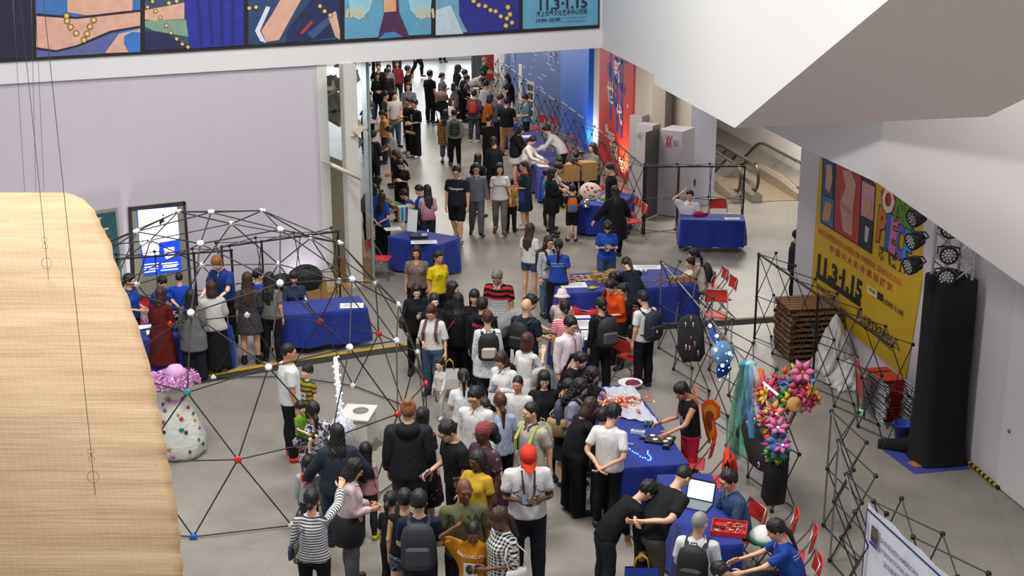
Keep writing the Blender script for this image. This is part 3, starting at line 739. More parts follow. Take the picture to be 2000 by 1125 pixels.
# the folded underside of the stair that hangs over the right of the hall
p2 = atY(1278, 165, 26.0); p3 = atY(1435, 250, 20.0)
na = np.cross(p3*[1, 1, 0]-p2*[1, 1, 0], ZZ); na /= np.linalg.norm(na)
if na[1] > 0: na = -na
def onA(px, py): return onplane(px, py, p2, na)
A = [onA(1282, -260), p2, p3, onA(2047, -260)]
b1 = atY(1930, 228, 15.0); p4 = onA(1735, 0); nb = np.cross(p4-p3, b1-p3); nb /= np.linalg.norm(nb)
if nb[2] > 0: nb = -nb
def onB(px, py): return onplane(px, py, p3, nb)
def thick_poly(name, pts, n, t, material, **kw):
    k = len(pts); vs = [tuple(p) for p in pts]+[tuple(np.array(p)-np.array(n)*t) for p in pts]
    return MB().add(vs, [tuple(range(k)), tuple(range(2*k-1, k-1, -1))]+[(i, k+i, k+(i+1) % k, (i+1) % k) for i in range(k)]).build(name, material, kind='structure', **kw)
thick_poly('stair_parapet', A, na, .25, wall_mat('stair white paint', '#e4e3e0', 1, streak=.008))
B = [p3, onA(2047, -260), onB(2600, -260), onB(2400, 0), b1]
thick_poly('stair_soffit', B, nb, .12, M_TAUPE)
cc = atY(1725, 237, 17.3); cb = cc.copy()
def vplane(a, b):
    n = np.cross((b-a)*[1, 1, 0], ZZ); n /= np.linalg.norm(n); return n if n[1] < 0 else -n
c0 = atY(1480, 248, 22.4); nc = vplane(c0, cc); d0 = atY(2000, 228, 15.6); nd = vplane(cc, d0)
onC = lambda x, y: onplane(x, y, cc, nc); onD = lambda x, y: onplane(x, y, cc, nd)
thick_poly('stair_side', [onC(1440, 215), onC(1470, 238), onC(1570, 290), onC(1715, 358), onC(1732, 160)], nc, .2, M_WHITE)
thick_poly('stair_side_right', [onD(1732, 160), onD(1715, 358), onD(2160, 672), onD(2160, 100)], nd, .2, wall_mat('stair side paint', '#d9d2d0', 1, streak=.01))


# hazard edge across the hall: a low black lip with yellow tape
EDGE = [G(*p) for p in ((300, 762), (380, 747), (480, 729), (600, 709), (720, 691), (800, 680), (930, 668), (1100, 653), (1330, 637), (1440, 631), (1535, 624))]
def ribbon(name, pts, w0, w1, z0, z1, material, parent=None, **kw):
    mb = MB(); P = []
    for i, p in enumerate(pts):
        t = pts[min(i+1, len(pts)-1)]-pts[max(i-1, 0)]; n = np.array([-t[1], t[0], 0]); n /= np.linalg.norm(n); P.append((p+n*w0, p+n*w1))
    vs = []; fs = []
    for a, b in P: vs += [(a[0], a[1], 0), (a[0], a[1], z0), (b[0], b[1], z1), (b[0], b[1], 0)]
    for i in range(len(P)-1):
        for k in range(4): fs.append((4*i+k, 4*i+(k+1) % 4, 4*i+4+(k+1) % 4, 4*i+4+k))
    fs += [(3, 2, 1, 0), tuple(len(vs)-4+k for k in range(4))]
    return mb.add(vs, fs).build(name, material, parent, **kw)
tr = ribbon('trim_2', EDGE, -.12, .03, .004, .055, mat('black edge rubber', '#24221f', .6), kind='structure')
ribbon('hazard_tape', EDGE[:6], .03, .15, .055, .052, mat('yellow tape', '#b8901c', .6, noise=.25, nscale=5), tr)
ribbon('wood_strip', EDGE[5:], .03, .14, .055, .05, mat('brown edge strip', '#8a6a3e', .6, noise=.2, nscale=6), tr)

# printed decals on flat surfaces
def decal(parent, pix, p0, n, off, material, name='print'):
    pts = [onplane(x, y, np.array(p0)+np.array(n)*off, n) for x, y in pix]
    nn = np.zeros(3)
    for i in range(len(pts)): nn += np.cross(pts[i], pts[(i+1) % len(pts)])
    if nn@np.array(n) < 0: pts = pts[::-1]
    return MB().add(pts, [tuple(range(len(pts)))]).build(name, material, parent)
def board(name, pix, p0, n, t, material, **kw):
    pts = [onplane(x, y, np.array(p0)+np.array(n)*(t+.005), n) for x, y in pix]; nn = np.zeros(3)
    for i in range(len(pts)): nn += np.cross(pts[i], pts[(i+1) % len(pts)])
    if nn@np.array(n) < 0: pts = pts[::-1]
    k = len(pts); vs = [tuple(p) for p in pts]+[tuple(np.array(p)-np.array(n)*t) for p in pts]
    return MB().add(vs, [tuple(range(k)), tuple(range(2*k-1, k-1, -1))]+[(i, k+i, k+(i+1) % k, (i+1) % k) for i in range(k)]).build(name, material, **kw)
def on_wall(px, py, p0, n, ex, off=.02, roll=0.0):
    """frame for lettering centred at a point of a wall, running along ex"""
    o = onplane(px, py, np.array(p0)+np.array(n)*off, n); M = frame(o, ex, ZZ, n)
    return M @ Matrix.Rotation(roll, 4, 'Z')

def wall_text(txt, pl, pr, h, p0, n, material, parent, off=.036, bold=0.0):
    """lettering stretched between two points of a wall, h metres high"""
    a = onplane(*pl, np.array(p0)+np.array(n)*off, n); b = onplane(*pr, np.array(p0)+np.array(n)*off, n); L = np.linalg.norm(b-a)
    me = text_mesh(txt, 1.0, bold, 'CENTER', 0.0); P = np.zeros(len(me.vertices)*3); me.vertices.foreach_get('co', P); P = P.reshape(-1, 3)
    lo, hi = P.min(0), P.max(0); P = (P-(lo+hi)/2)/np.maximum(hi-lo, 1e-6); P[:, 0] *= L; P[:, 1] *= h; P[:, 2] = 0
    me.vertices.foreach_set('co', P.astype(np.float32).ravel()); me.materials.clear(); me.materials.append(material); me.update()
    return inst('lettering', me, parent, frame((a+b)/2, (b-a)/L, ZZ, n))
# ---- the long banner on the fascia: a row of painted panels in a black border
FP = W0+VN*.06
ban = board('exhibition_banner', [(-260, 137), (1171, 55), (1171, -330), (-260, -330)], FP, VN, .03, mat('banner black border', '#1d1b1c', .7), label='long painted banner hung across the white wall above the hall', cat='banner')
ban_n = [0]
def bp(pix, col, off=.042, noise=.22, nscale=7):
    ban_n[0] += 1; return decal(ban, pix, FP, VN, off, mat('banner ink '+col, col, .75, noise=noise, nscale=nscale), 'panel_print')
yb = lambda x: 122-67*x/1175
def panel(x0, x1, col): return bp([(x0, yb(x0)-7), (x1, yb(x1)-7), (x1, -320), (x0, -320)], col, .037)
for x0, x1, cc_ in ((-255, 62, '#25213c'), (71, 274, '#3c6fae'), (283, 476, '#3b4d63'), (485, 664, '#2c4468'), (673, 842, '#5b9ab5'), (851, 1014, '#6e9db3'), (1021, 1168, '#63a0bd')): panel(x0, x1, cc_)
SKN, OUT, GOLD, DBL, RBL = '#d3a690', '#2a2030', '#c3a04c', '#232a52', '#2a2f93'
bp([(71, 30), (150, 36), (240, 25), (274, 22), (274, 50), (215, 60), (150, 88), (110, 98), (71, 92)], SKN, .044); bp([(130, -40), (262, -40), (258, 22), (170, 30), (132, 24)], SKN, .044)
bp([(71, 26), (150, 33), (240, 22), (274, 19), (274, 23), (240, 27), (150, 37), (71, 31)], OUT, .047); bp([(71, 92), (110, 98), (150, 88), (215, 60), (274, 50), (274, 53), (216, 64), (151, 92), (110, 102), (71, 97)], OUT, .047)
bp([(71, 97), (110, 102), (151, 92), (205, 70), (232, 62), (215, 98), (200, 105), (71, 112)], '#5a6296', .044); bp([(205, 104), (232, 66), (274, 56), (274, 101)], SKN, .045)
bp([(243, 70), (258, 62), (274, 63), (274, 101), (252, 103), (242, 86)], '#3f6fc0', .046)
def beads(pts, r):
    for x, y in pts:
        for rr_, c_, o_ in ((r, OUT, .050), (r*.82, GOLD, .052), (r*.4, '#e4d09a', .054)):
            bp([(x+rr_*math.cos(t), y+rr_*math.sin(t)) for t in np.linspace(0, 2*math.pi, 11)[:-1]], c_, o_, .1)
beads([(130, 31), (131, 41), (138, 53), (149, 65), (164, 78), (170, 66), (176, 52), (183, 39)], 6.5)
bp([(283, 20), (360, 5), (360, 37), (300, 40), (283, 38)], SKN, .044); bp([(283, 40), (365, 38), (368, 72), (300, 60), (283, 52)], '#7c9a86', .043); bp([(283, 60), (330, 66), (372, 94), (283, 99)], '#272a50', .044)
bp([(360, -60), (476, -60), (476, 88), (372, 95), (362, 30)], RBL, .046, .35)
for k in range(4): bp([(380+k*24, -20), (388+k*24, -20), (398+k*20, 90-k*1.5), (391+k*20, 90)], '#20257a', .048)
beads([(298, 3), (288, 14), (304, 22), (313, 34), (325, 50), (334, 64), (345, 76), (356, 86), (367, 92)], 4.5); beads([(330, 6), (345, 2)], 5)
bp([(510, 60), (530, 30), (570, -40), (610, -40), (560, 50), (545, 78), (520, 82)], SKN, .045); bp([(498, 60), (520, 12), (528, 14), (508, 60), (520, 84), (508, 80)], '#d7d3e2', .046); bp([(560, 60), (640, -40), (664, -40), (664, 70), (560, 84)], DBL, .044, .4)
bp([(600, 66), (655, 20), (660, 30), (612, 76)], '#3c517e', .046); bp([(585, 65), (608, 40), (612, 44), (592, 66)], '#a93a34', .048); bp([(640, 30), (656, 22), (664, 60), (664, 78), (655, 72)], SKN, .047)
beads([(487, 16), (500, 14), (625, 12), (634, 22), (645, 30)], 5)
bp([(745, -40), (775, -40), (780, 25), (800, 72), (738, 76), (750, 25)], '#4a2a4a', .045, .3); bp([(747, -40), (772, -40), (774, 22), (750, 24)], '#d29a76', .047)
for s in (-1, 1):
    bp([(762+s*25, -40), (762+s*85, -40), (762+s*78, 30), (762+s*60, 40), (762+s*40, 20)], '#8fc0cf', .044)
    for j in range(5): bp([(762+s*(48+j*8), 18), (762+s*(53+j*8), 16), (762+s*(55+j*8), 34), (762+s*(51+j*8), 36)], '#cfb48c', .048, .1)
bp([(740, 76), (752, 64), (770, 62), (788, 72)], '#3b7fb8', .049)
bp([(895, -40), (1014, -40), (1014, 57), (915, 66), (897, 30)], '#2c2f86', .045, .4); bp([(851, 20), (880, 10), (905, 66), (851, 69)], '#b7c6cf', .044)
beads([(925, 2), (935, 10), (948, 12), (958, 20), (968, 22), (978, 32), (990, 36), (1000, 44)], 5.5); beads([(988, 50), (992, 14), (996, 28)], 6)
INK = mat('banner dark lettering', '#2b2a33', .7)
for t, pl, pr, h, bo in (('11.3', (1054, 10), (1093, 8), .23, .03), ('1.15', (1106, 7), (1147, 4), .23, .03), ('海上世界文化艺术中心四层', (1048, 28), (1147, 21), .12, .01), ('10:00~22:00', (1047, 41), (1094, 37), .075, .02)):
    wall_text(t, pl, pr, h, FP, VN, INK, ban, .05, bo)
decal(ban, [(1097, 3), (1103, 6), (1097, 10)], FP, VN, .05, INK, 'arrow')
for k, y in enumerate((34, 41)): bp([(1095, y+1), (1146, y-2), (1146, y-1), (1095, y+2)], '#4f7f95', .05)

# ---- backlit panel and the teal poster on the left wall
LP = W0
bl = board('backlit_panel', [(250, 405), (362, 393), (386, 700), (262, 716)], LP, VN, .06, mat('panel frame grey-green', '#8d8b80', .5), label='backlit advertising panel in a grey frame on the lavender wall', cat='light box')
def lp(pix, m, off=.075, name='screen'): return decal(bl, pix, LP, VN, off, m, name)
M_SCRW = mat('lit white screen', '#f4f6ff', .5, emit=1.6, ecol='#eef2ff'); M_SCRB = mat('lit blue screen', '#1c3fc0', .5, emit=.85, ecol='#1b45d8')
lp([(250, 405), (362, 393), (364, 401), (251, 413)], M_STEEL, .07, 'frame'); lp([(250, 405), (257, 404), (272, 716), (262, 716)], M_STEEL, .07, 'frame'); lp([(357, 394), (362, 393), (386, 700), (380, 701)], M_STEEL, .07, 'frame')
lp([(266, 411), (345, 403), (355, 529), (281, 539)], M_SCRB); lp([(269, 411), (345, 404), (350, 462), (347, 468), (310, 474), (311, 497), (280, 502), (276, 478), (273, 476)], M_SCRW, .078)
lp([(320, 485), (340, 482), (341, 495), (322, 497)], M_SCRW, .078, 'badge'); lp([(323, 494), (338, 492), (338, 494), (323, 496)], M_SCRB, .081, 'badge')
M_INK = mat('screen ink', '#20242e', .6)
lp([(311, 430), (318, 424), (322, 432), (316, 436), (313, 440), (311, 436)], M_INK, .081, 'picture'); lp([(316, 420), (320, 418), (321, 421), (317, 422)], M_INK, .081, 'picture'); lp([(290, 474), (297, 471), (297, 474), (291, 476)], M_INK, .081, 'picture')
for k, (x0, x1, y) in enumerate(((282, 310, 515), (282, 309, 520.5), (282, 308, 525), (282, 305, 530), (315, 347, 513), (318, 349, 517), (318, 345, 520.5), (314, 348, 526), (322, 341, 500), (324, 338, 503))):
    lp([(x0, y+1.2), (x1, y-2), (x1, y), (x0, y+3.2)], M_SCRW, .081, 'lettering')
tp = board('teal_poster', [(150, 417), (229, 406), (247, 600), (150, 612)], LP, VN, .05, mat('poster frame grey', '#8b8d86', .5), label='dark teal poster in a grey frame beside the backlit panel', cat='poster')
for pix, c_, o_ in (([(150, 424), (225, 413), (243, 590), (150, 602)], '#1f4a4d', .062), ([(186, 426), (198, 424), (198, 428), (186, 430)], '#9fb9b8', .066), ([(196, 447), (212, 444), (212, 448), (196, 451)], '#9fb9b8', .066), ([(200, 470), (216, 464), (220, 500), (212, 500)], '#7b5a48', .066)):
    decal(tp, pix, LP, VN, o_, mat('teal poster ink '+c_, c_, .6), 'print')

# ---- passage wall: blue boards and the red poster
def psc(px, py=200): return float((onplane(px, py, PW+PN*.05, PN)-PW)@U2)
def pboard(name, xa, xb, material, off=.05, z0=.02, z1=4.55, **kw):
    return slab(name, pw(psc(xa), 0, off), pw(psc(xb), 0, off), z0, z1, off, material, **kw)
navy = pboard('navy_board', 985, 1100, mat('navy board', '#24418a', .55, noise=.12, nscale=.8), label='long navy exhibition board lettered in white along the passage wall', cat='display board')
blue = pboard('blue_board', 1100.5, 1156, mat('bright blue board', '#1560cf', .5), .16, label='plain bright blue board between navy board and red poster', cat='display board')
red = pboard('red_poster', 1170, 1236, mat('red poster paper', '#c8392f', .6), .05, label='tall red poster with blue strokes and white Chinese characters', cat='poster')
PWH = mat('poster white', '#dfe0e2', .6); PBL = mat('poster indigo', '#3b3f9c', .6)
def rd(pix, m=PBL, off=.056, name='brush_stroke'): return decal(red, pix, PW, PN, off, m, name)
for pix in ([(1190, 100), (1194, 101), (1194, 236), (1190, 232)], [(1201, 110), (1206, 112), (1208, 258), (1203, 256)], [(1212, 112), (1217, 115), (1216, 270), (1211, 270)], [(1199, 112), (1225, 120), (1223, 126), (1199, 118)],
            [(1185, 124), (1191, 122), (1200, 146), (1222, 172), (1220, 186), (1205, 166), (1188, 148)], [(1186, 170), (1191, 168), (1206, 205), (1201, 215)]): rd(pix)
for t, x, y, w_, h in (('新', 1206, 139, 15, .62), ('世', 1192, 180, 14, .62), ('代', 1209, 223, 14, .58), ('设', 1185, 250, 9, .25), ('国际', 1193, 268, 20, .3), ('首届', 1197, 292, 22, .42), ('大展', 1208, 318, 24, .42)):
    wall_text(t, (x-w_/2, y-w_*.18), (x+w_/2, y+w_*.18), h, PW, PN, PWH, red, .064, .02)
rd([(1225, 204), (1227, 204), (1227, 211), (1225, 211)], PWH)
for t, pl, pr, h in (('湾区·一带一路', (1054, 100), (1086, 114), .45), ('设计', (996, 118), (1006, 124), .5), ('国际', (996, 103), (1006, 107), .5)):
    wall_text(t, pl, pr, h, PW, PN, mat('board pale lettering', '#9fb0d8', .6), navy, .064, .02)
for k in range(34):
    s = rng.uniform(psc(1090), psc(1000)); z = rng.uniform(.8, 4.2); L_ = rng.uniform(.25, .9)
    a, b_ = pw(s, z, .053), pw(s-L_, z, .053)
    MB().add([a, b_, b_+ZZ*.05, a+ZZ*.05], [(0, 1, 2, 3)]).build('lettering', mat('board pale lettering', '#9fb0d8', .6), navy)

# ---- yellow poster on the right wall
def yl(x, y): return (x, y)
YW = [(1601, 305), (1583, 578), (1768, 742), (1800, 548), (1800, 300), (1700, 250), (1604, 250)]
yel = board('yellow_poster', YW, Q0, QN, .02, mat('poster yellow', '#c9a414', .6, noise=.05, nscale=3), label='large yellow exhibition poster on the right wall', cat='poster')
def yd(pix, col, off=.03, name='print'): return decal(yel, pix, Q0, QN, off, mat('poster ink '+col, col, .6, noise=.15, nscale=9), name)
yd([(1607, 300), (1602, 434), (1703, 497), (1711, 362), (1650, 280), (1610, 270)], '#2b1f24')
# painted picture panels: plain stand-ins in the colours of the print
yd([(1610, 306), (1607, 378), (1626, 388), (1629, 318)], '#3a4a6c', .034); yd([(1606, 381), (1604, 432), (1627, 446), (1629, 391)], '#4a6aa0', .034)
yd([(1634, 318), (1629, 448), (1676, 478), (1682, 346)], '#b03a34', .034); yd([(1684, 352), (1681, 420), (1705, 432), (1709, 366)], '#c98c92', .034); yd([(1680, 423), (1678, 478), (1701, 492), (1705, 436)], '#26262c', .034)
yd([(1614, 322), (1612, 368), (1620, 378), (1626, 350), (1624, 322)], '#c09a80', .038); yd([(1612, 392), (1606, 428), (1620, 434), (1625, 400)], '#bf8f68', .038)
yd([(1645, 332), (1652, 366), (1640, 396), (1646, 450), (1664, 462), (1666, 408), (1672, 360), (1662, 334)], '#c29480', .038); yd([(1642, 392), (1668, 416), (1666, 426), (1640, 402)], '#b5806c', .041)
yd([(1690, 388), (1688, 412), (1700, 418), (1703, 396), (1698, 386)], '#c5946f', .038); yd([(1690, 440), (1688, 470), (1694, 474), (1698, 446)], '#b9b6b0', .038)
yd([(1720, 372), (1722, 404), (1736, 418), (1750, 408), (1752, 384), (1738, 362)], '#b43028', .034)
def yt(t, pl, pr, h, m, bo=0.0, off=.036): return wall_text(t, pl, pr, h, Q0, QN, m, yel, off, bo)
YK = mat('poster ink #1c1a22', '#1c1a22', .6)
for t, x, y, w_, h, col in (('O', 1735, 390, 22, .46, '#d6cdb8'), ('N', 1758, 408, 18, .44, '#4f8a2e'), ('E', 1775, 420, 15, .42, '#4f8a2e'), ('P', 1722, 440, 15, .58, '#c8741e'), ('I', 1734, 449, 8, .60, '#3d5fb0'), ('E', 1745, 459, 13, .60, '#c06fa8'), ('C', 1758, 470, 15, .60, '#6a5aa8'), ('E', 1773, 482, 15, .60, '#2f8fd0')):
    yt(t, (x-w_/2-1, y-w_*.36), (x+w_/2+1, y+w_*.36), h*1.08, YK, .075, .036); yt(t, (x-w_/2, y-w_*.34), (x+w_/2, y+w_*.34), h, mat('poster letter '+col, col, .6), .05, .042)
YI = mat('poster black lettering', '#1d1b18', .6); YR = mat('poster red lettering', '#b8402a', .6)
for t, pl, pr, h, m, bo in (('路飞来了!', (1716, 492), (1768, 523), .24, YI, .02), ('官方大展首次进入中国大陆 中国首站 深圳站热血启航', (1599, 448), (1767, 560), .12, YR, .01), ('中 国 六 大 城 市 巡 回 展 览', (1620, 484), (1742, 564), .15, YR, .02), ('11.3', (1597, 512), (1635, 540), .36, YI, .05), ('1.15', (1645, 542), (1683, 572), .36, YI, .05),
                             ('立即抢票 马上启航', (1725, 586), (1764, 614), .1, YI, .01), ('10:00-22:00', (1594, 557), (1632, 584), .1, YI, .02), ('海上世界文化艺术中心四层', (1674, 612), (1759, 680), .19, YI, .02), ('会员通道', (1697, 563), (1710, 573), .07, YI, .01)):
    yt(t, pl, pr, h, m, bo)
yd([(1639, 536), (1645, 543), (1638, 546)], '#1d1b18', .036); yd([(1594, 530), (1593, 541), (1680, 600), (1681, 588)], '#1d1b18', .033)
yd([(1694, 556), (1693, 571), (1712, 583), (1713, 568)], '#e3d48c', .033); yd([(1714, 569), (1713, 583), (1724, 590), (1725, 576)], '#1d1b18', .033)
for k in range(5): yd([(1695+k*3, 640+k*3), (1695+k*3, 641.5+k*3), (1735+k*2, 676+k*3), (1735+k*2, 674.5+k*3)], '#7a6a20', .033)
# ================================================================== furniture and frames
M_BLUE = mat('royal blue velvet', '#0c2682', .8, noise=.2, nscale=3, sheen=.12, bump=.3, bscale=9)
M_RED = mat('red plastic', '#c8322b', .45); M_TUBE = mat('grey steel tube', '#9a9a9c', .35, .8); M_FRAME = mat('dark frame rod', '#2b2a2b', .45); M_HUB = mat('black hub', '#131314', .5)
M_CARD = mat('brown cardboard', '#9c7a4c', .8, noise=.12, nscale=6); M_PAPER = mat('white paper', '#e4e4e2', .7); M_WOOD = mat('pale timber', '#a9713a', .6, noise=.2, nscale=5)
def rect(pl, pr, depth, z=.75, side=1):
    """front edge seen from pl to pr at height z, and its depth away from the camera -> centre, angle, length"""
    a, b = G(*pl, z), G(*pr, z); d = b-a; L = np.linalg.norm(d); ex = d/L; ey = np.array([-ex[1], ex[0], 0])*side
    return (a+b)/2+ey*depth/2, math.atan2(ex[1], ex[0]), L
def cloth_table(pl, pr, depth, label_t, label_c, drop=.70, z=.75, group=None, amp=.042, side=1):
    c, a, L = rect(pl, pr, depth, z, side); base = (c[0], c[1], 0)
    t = empty('folding_table', base, a, label_t, 'table')
    MB().box((0, 0, z-.03), (L-.06, depth-.06, .035), bev=.006).build('tabletop', mat('table grey laminate', '#b9b6b0', .5), t)
    for sx in (-1, 1):
        for sy in (-1, 1): MB().tube([(sx*(L/2-.18), sy*(depth/2-.12), z-.045), (sx*(L/2-.12), sy*(depth/2-.1), 0)], .014, 8).build('leg', M_TUBE, t)
    mb = MB(); per = []; st = .055
    hx, hy = L/2, depth/2
    for (x0, y0), (x1, y1) in (((-hx, -hy), (hx, -hy)), ((hx, -hy), (hx, hy)), ((hx, hy), (-hx, hy)), ((-hx, hy), (-hx, -hy))):
        n = max(2, int(math.hypot(x1-x0, y1-y0)/st))
        for k in range(n): f = k/n; per.append((x0+(x1-x0)*f, y0+(y1-y0)*f, (y1-y0), -(x1-x0)))
    n = len(per); ph = rng.uniform(0, 6); rows = [0, .012, .08, .25, .45, drop-.03, drop]
    for r, dz in enumerate(rows):
        q = min(1, dz/.35)
        for i, (x, y, nx, ny) in enumerate(per):
            ln = math.hypot(nx, ny); w = amp*q*(math.sin(i*.62+ph)+.6*math.sin(i*.27+ph*2)+.4*math.sin(i*1.3))+ .012*(1 if r else 0) + .05*q*dz
            mb.v.append((x+nx/ln*w, y+ny/ln*w, z-dz+.004-(.0 if r else 0)))
    for r in range(len(rows)-1):
        for i in range(n): mb.f.append([r*n+i, (r+1)*n+i, (r+1)*n+(i+1) % n, r*n+(i+1) % n]); mb.m.append(0); mb.sm.append(True)
    mb.f.append(list(range(n))); mb.m.append(0); mb.sm.append(False)
    o = mb.build('tablecloth', M_BLUE, label=label_c, cat='tablecloth', group=group or 'royal blue tablecloths'); o.location = base; o.rotation_euler = (0, 0, a)
    return base, a, L
# red folding chair: built once, then copied with its parts
CH = {}
def chair_meshes():
    s = MB(); s.box((0, -.02, .44), (.40, .38, .028), bev=.012); CH['seat'] = s.mesh('seat', M_RED)
    b = MB(); vs = []
    n = 9
    for z in (.60, .64, .79, .82):
        for k in range(n):
            f = k/(n-1)*2-1; ww = .205 if z < .8 else .185
            for off in (0, .016): vs.append((f*ww, .245-.045*(1-f*f)*-1-.03+off+(z-.6)*.18, z))
    fs = []
    for r in range(3):
        for k in range(n-1):
            a = (r*n+k)*2; c = ((r+1)*n+k)*2
            fs += [(a, a+2, c+2, c), (a+1, c+1, c+3, a+3)]
    for k in range(n-1):
        fs += [(2*k, 2*k+1, 2*k+3, 2*k+2), (2*(3*n+k), 2*(3*n+k)+2, 2*(3*n+k)+3, 2*(3*n+k)+1)]
    for r in range(3):
        for k in (0, n-1): a = (r*n+k)*2; c = ((r+1)*n+k)*2; fs.append((a, c, c+1, a+1))
    b.add(vs, fs, 0, False); CH['backrest'] = b.mesh('backrest', M_RED)
    g = MB(); g.box((0, .250, .755), (.085, .012, .022)); CH['grip'] = g.mesh('grip_hole', mat('grip shadow', '#5a1714', .6))
    f = MB(); x = .21
    f.tube([(-x, -.24, .012), (-x, .0, .42), (-x, .20, .70), (-x+.015, .25, .84), (x-.015, .25, .84), (x, .20, .70), (x, .0, .42), (x, -.24, .012)], .011, 7)
    f.tube([(-x, -.16, .12), (x, -.16, .12)], .009, 6); CH['front_frame'] = f.mesh('front_frame', M_TUBE)
    r = MB(); y = .19
    r.tube([(-y, .30, .012), (-y, -.10, .425), (y, -.10, .425), (y, .30, .012)], .010, 7); r.tube([(-y, .22, .095), (y, .22, .095)], .009, 6); CH['rear_frame'] = r.mesh('rear_frame', M_TUBE)
chair_meshes()
def chair(px, py, head, label, group='red folding chairs', z=.45, loc=None):
    """placed by the seat centre as seen; head = direction a sitter would face"""
    p = G(px, py, z) if loc is None else loc
    e = empty('folding_chair', (p[0], p[1], 0), math.radians(head), label, 'chair', group)
    for k in ('seat', 'backrest', 'front_frame', 'rear_frame'): o = inst(k, CH[k], e)
    return e
HUBM = MB().box((0, 0, 0), (.05, .05, .05), bev=.01).mesh('hub', M_HUB)
def popup(pa, pb, label, z=1.62, nx=None, dep=.33, flip=1, bars=(), rod_m=M_FRAME, rows=2, world_pts=None, barm=None):
    """collapsible display frame: two layers of hubs joined by scissor rods"""
    a, b = (np.array(G(*pa, z)), np.array(G(*pb, z))) if world_pts is None else world_pts
    a = a*[1, 1, 0]; b = b*[1, 1, 0]; L = np.linalg.norm(b-a); nx = nx or max(1, round(L/.8)); ex = (b-a)/L; n = np.array([-ex[1], ex[0], 0])*dep*flip
    e = empty('popup_frame', tuple(a), 0, label, 'display frame', 'collapsible display frames')
    P = lambda i, j, k: ex*(L*i/nx)+n*k+ZZ*(.03+(z-.03)*j/rows)
    for i in range(nx+1):
        for j in range(rows+1):
            for k in (0, 1): inst('hub', HUBM, e, Matrix.Translation(Vector(P(i, j, k))))
            if i < nx: rod(e, P(i, j, 0), P(i+1, j, 1), .0085, rod_m); rod(e, P(i, j, 1), P(i+1, j, 0), .0085, rod_m)
            if j < rows: rod(e, P(i, j, 0), P(i, j+1, 1), .0085, rod_m); rod(e, P(i, j, 1), P(i, j+1, 0), .0085, rod_m)
    bm = barm or M_TUBE
    for i in bars: rod(e, P(i, 0, 0), P(i, rows, 0), .02 if barm else .013, bm, 'upright_bar')
    if bars:
        for i in range(nx): rod(e, P(i, rows, 0), P(i+1, rows, 0), .02 if barm else .013, bm, 'top_bar')
    return e, P
# ---- frames
popup((228, 506), (452, 489), 'black display frame behind the left booth in front of the backlit panel', nx=3, bars=(0, 2, 3), barm=M_HUB)
popup((433, 482), (660, 452), 'black display frame behind the blue table by the glass case', nx=3, bars=(0, 1, 3), barm=M_HUB)
popup((973, 116), (1085, 197), 'silver barred display frame far along the navy board', bars=(0, 4, 6, 8), nx=8, flip=-1)
popup((1095, 197), (1200, 277), 'display frame standing before the bright blue board', bars=(0, 2), nx=6, flip=-1)
popup((1206, 281), (1258, 326), 'short display frame before the red poster', nx=3, flip=-1, bars=(3,), barm=M_HUB)
popup((1262, 326), (1455, 325), 'open black display frame behind the seated man in white', nx=3, bars=(0, 1, 3), barm=M_HUB)
FR5, P5 = popup((1292, 512), (1520, 780), 'display frame hung with costumes right of the long table', nx=6, flip=1, bars=(0, 6))
popup((1482, 496), (1742, 676), 'display frame in front of the pallets and the yellow poster', nx=6, flip=1, bars=(0, 3), barm=M_HUB)
popup((1624, 803), (1670, 1000), 'narrow display frame on the open floor at lower right', nx=3, flip=1, bars=(0, 1))

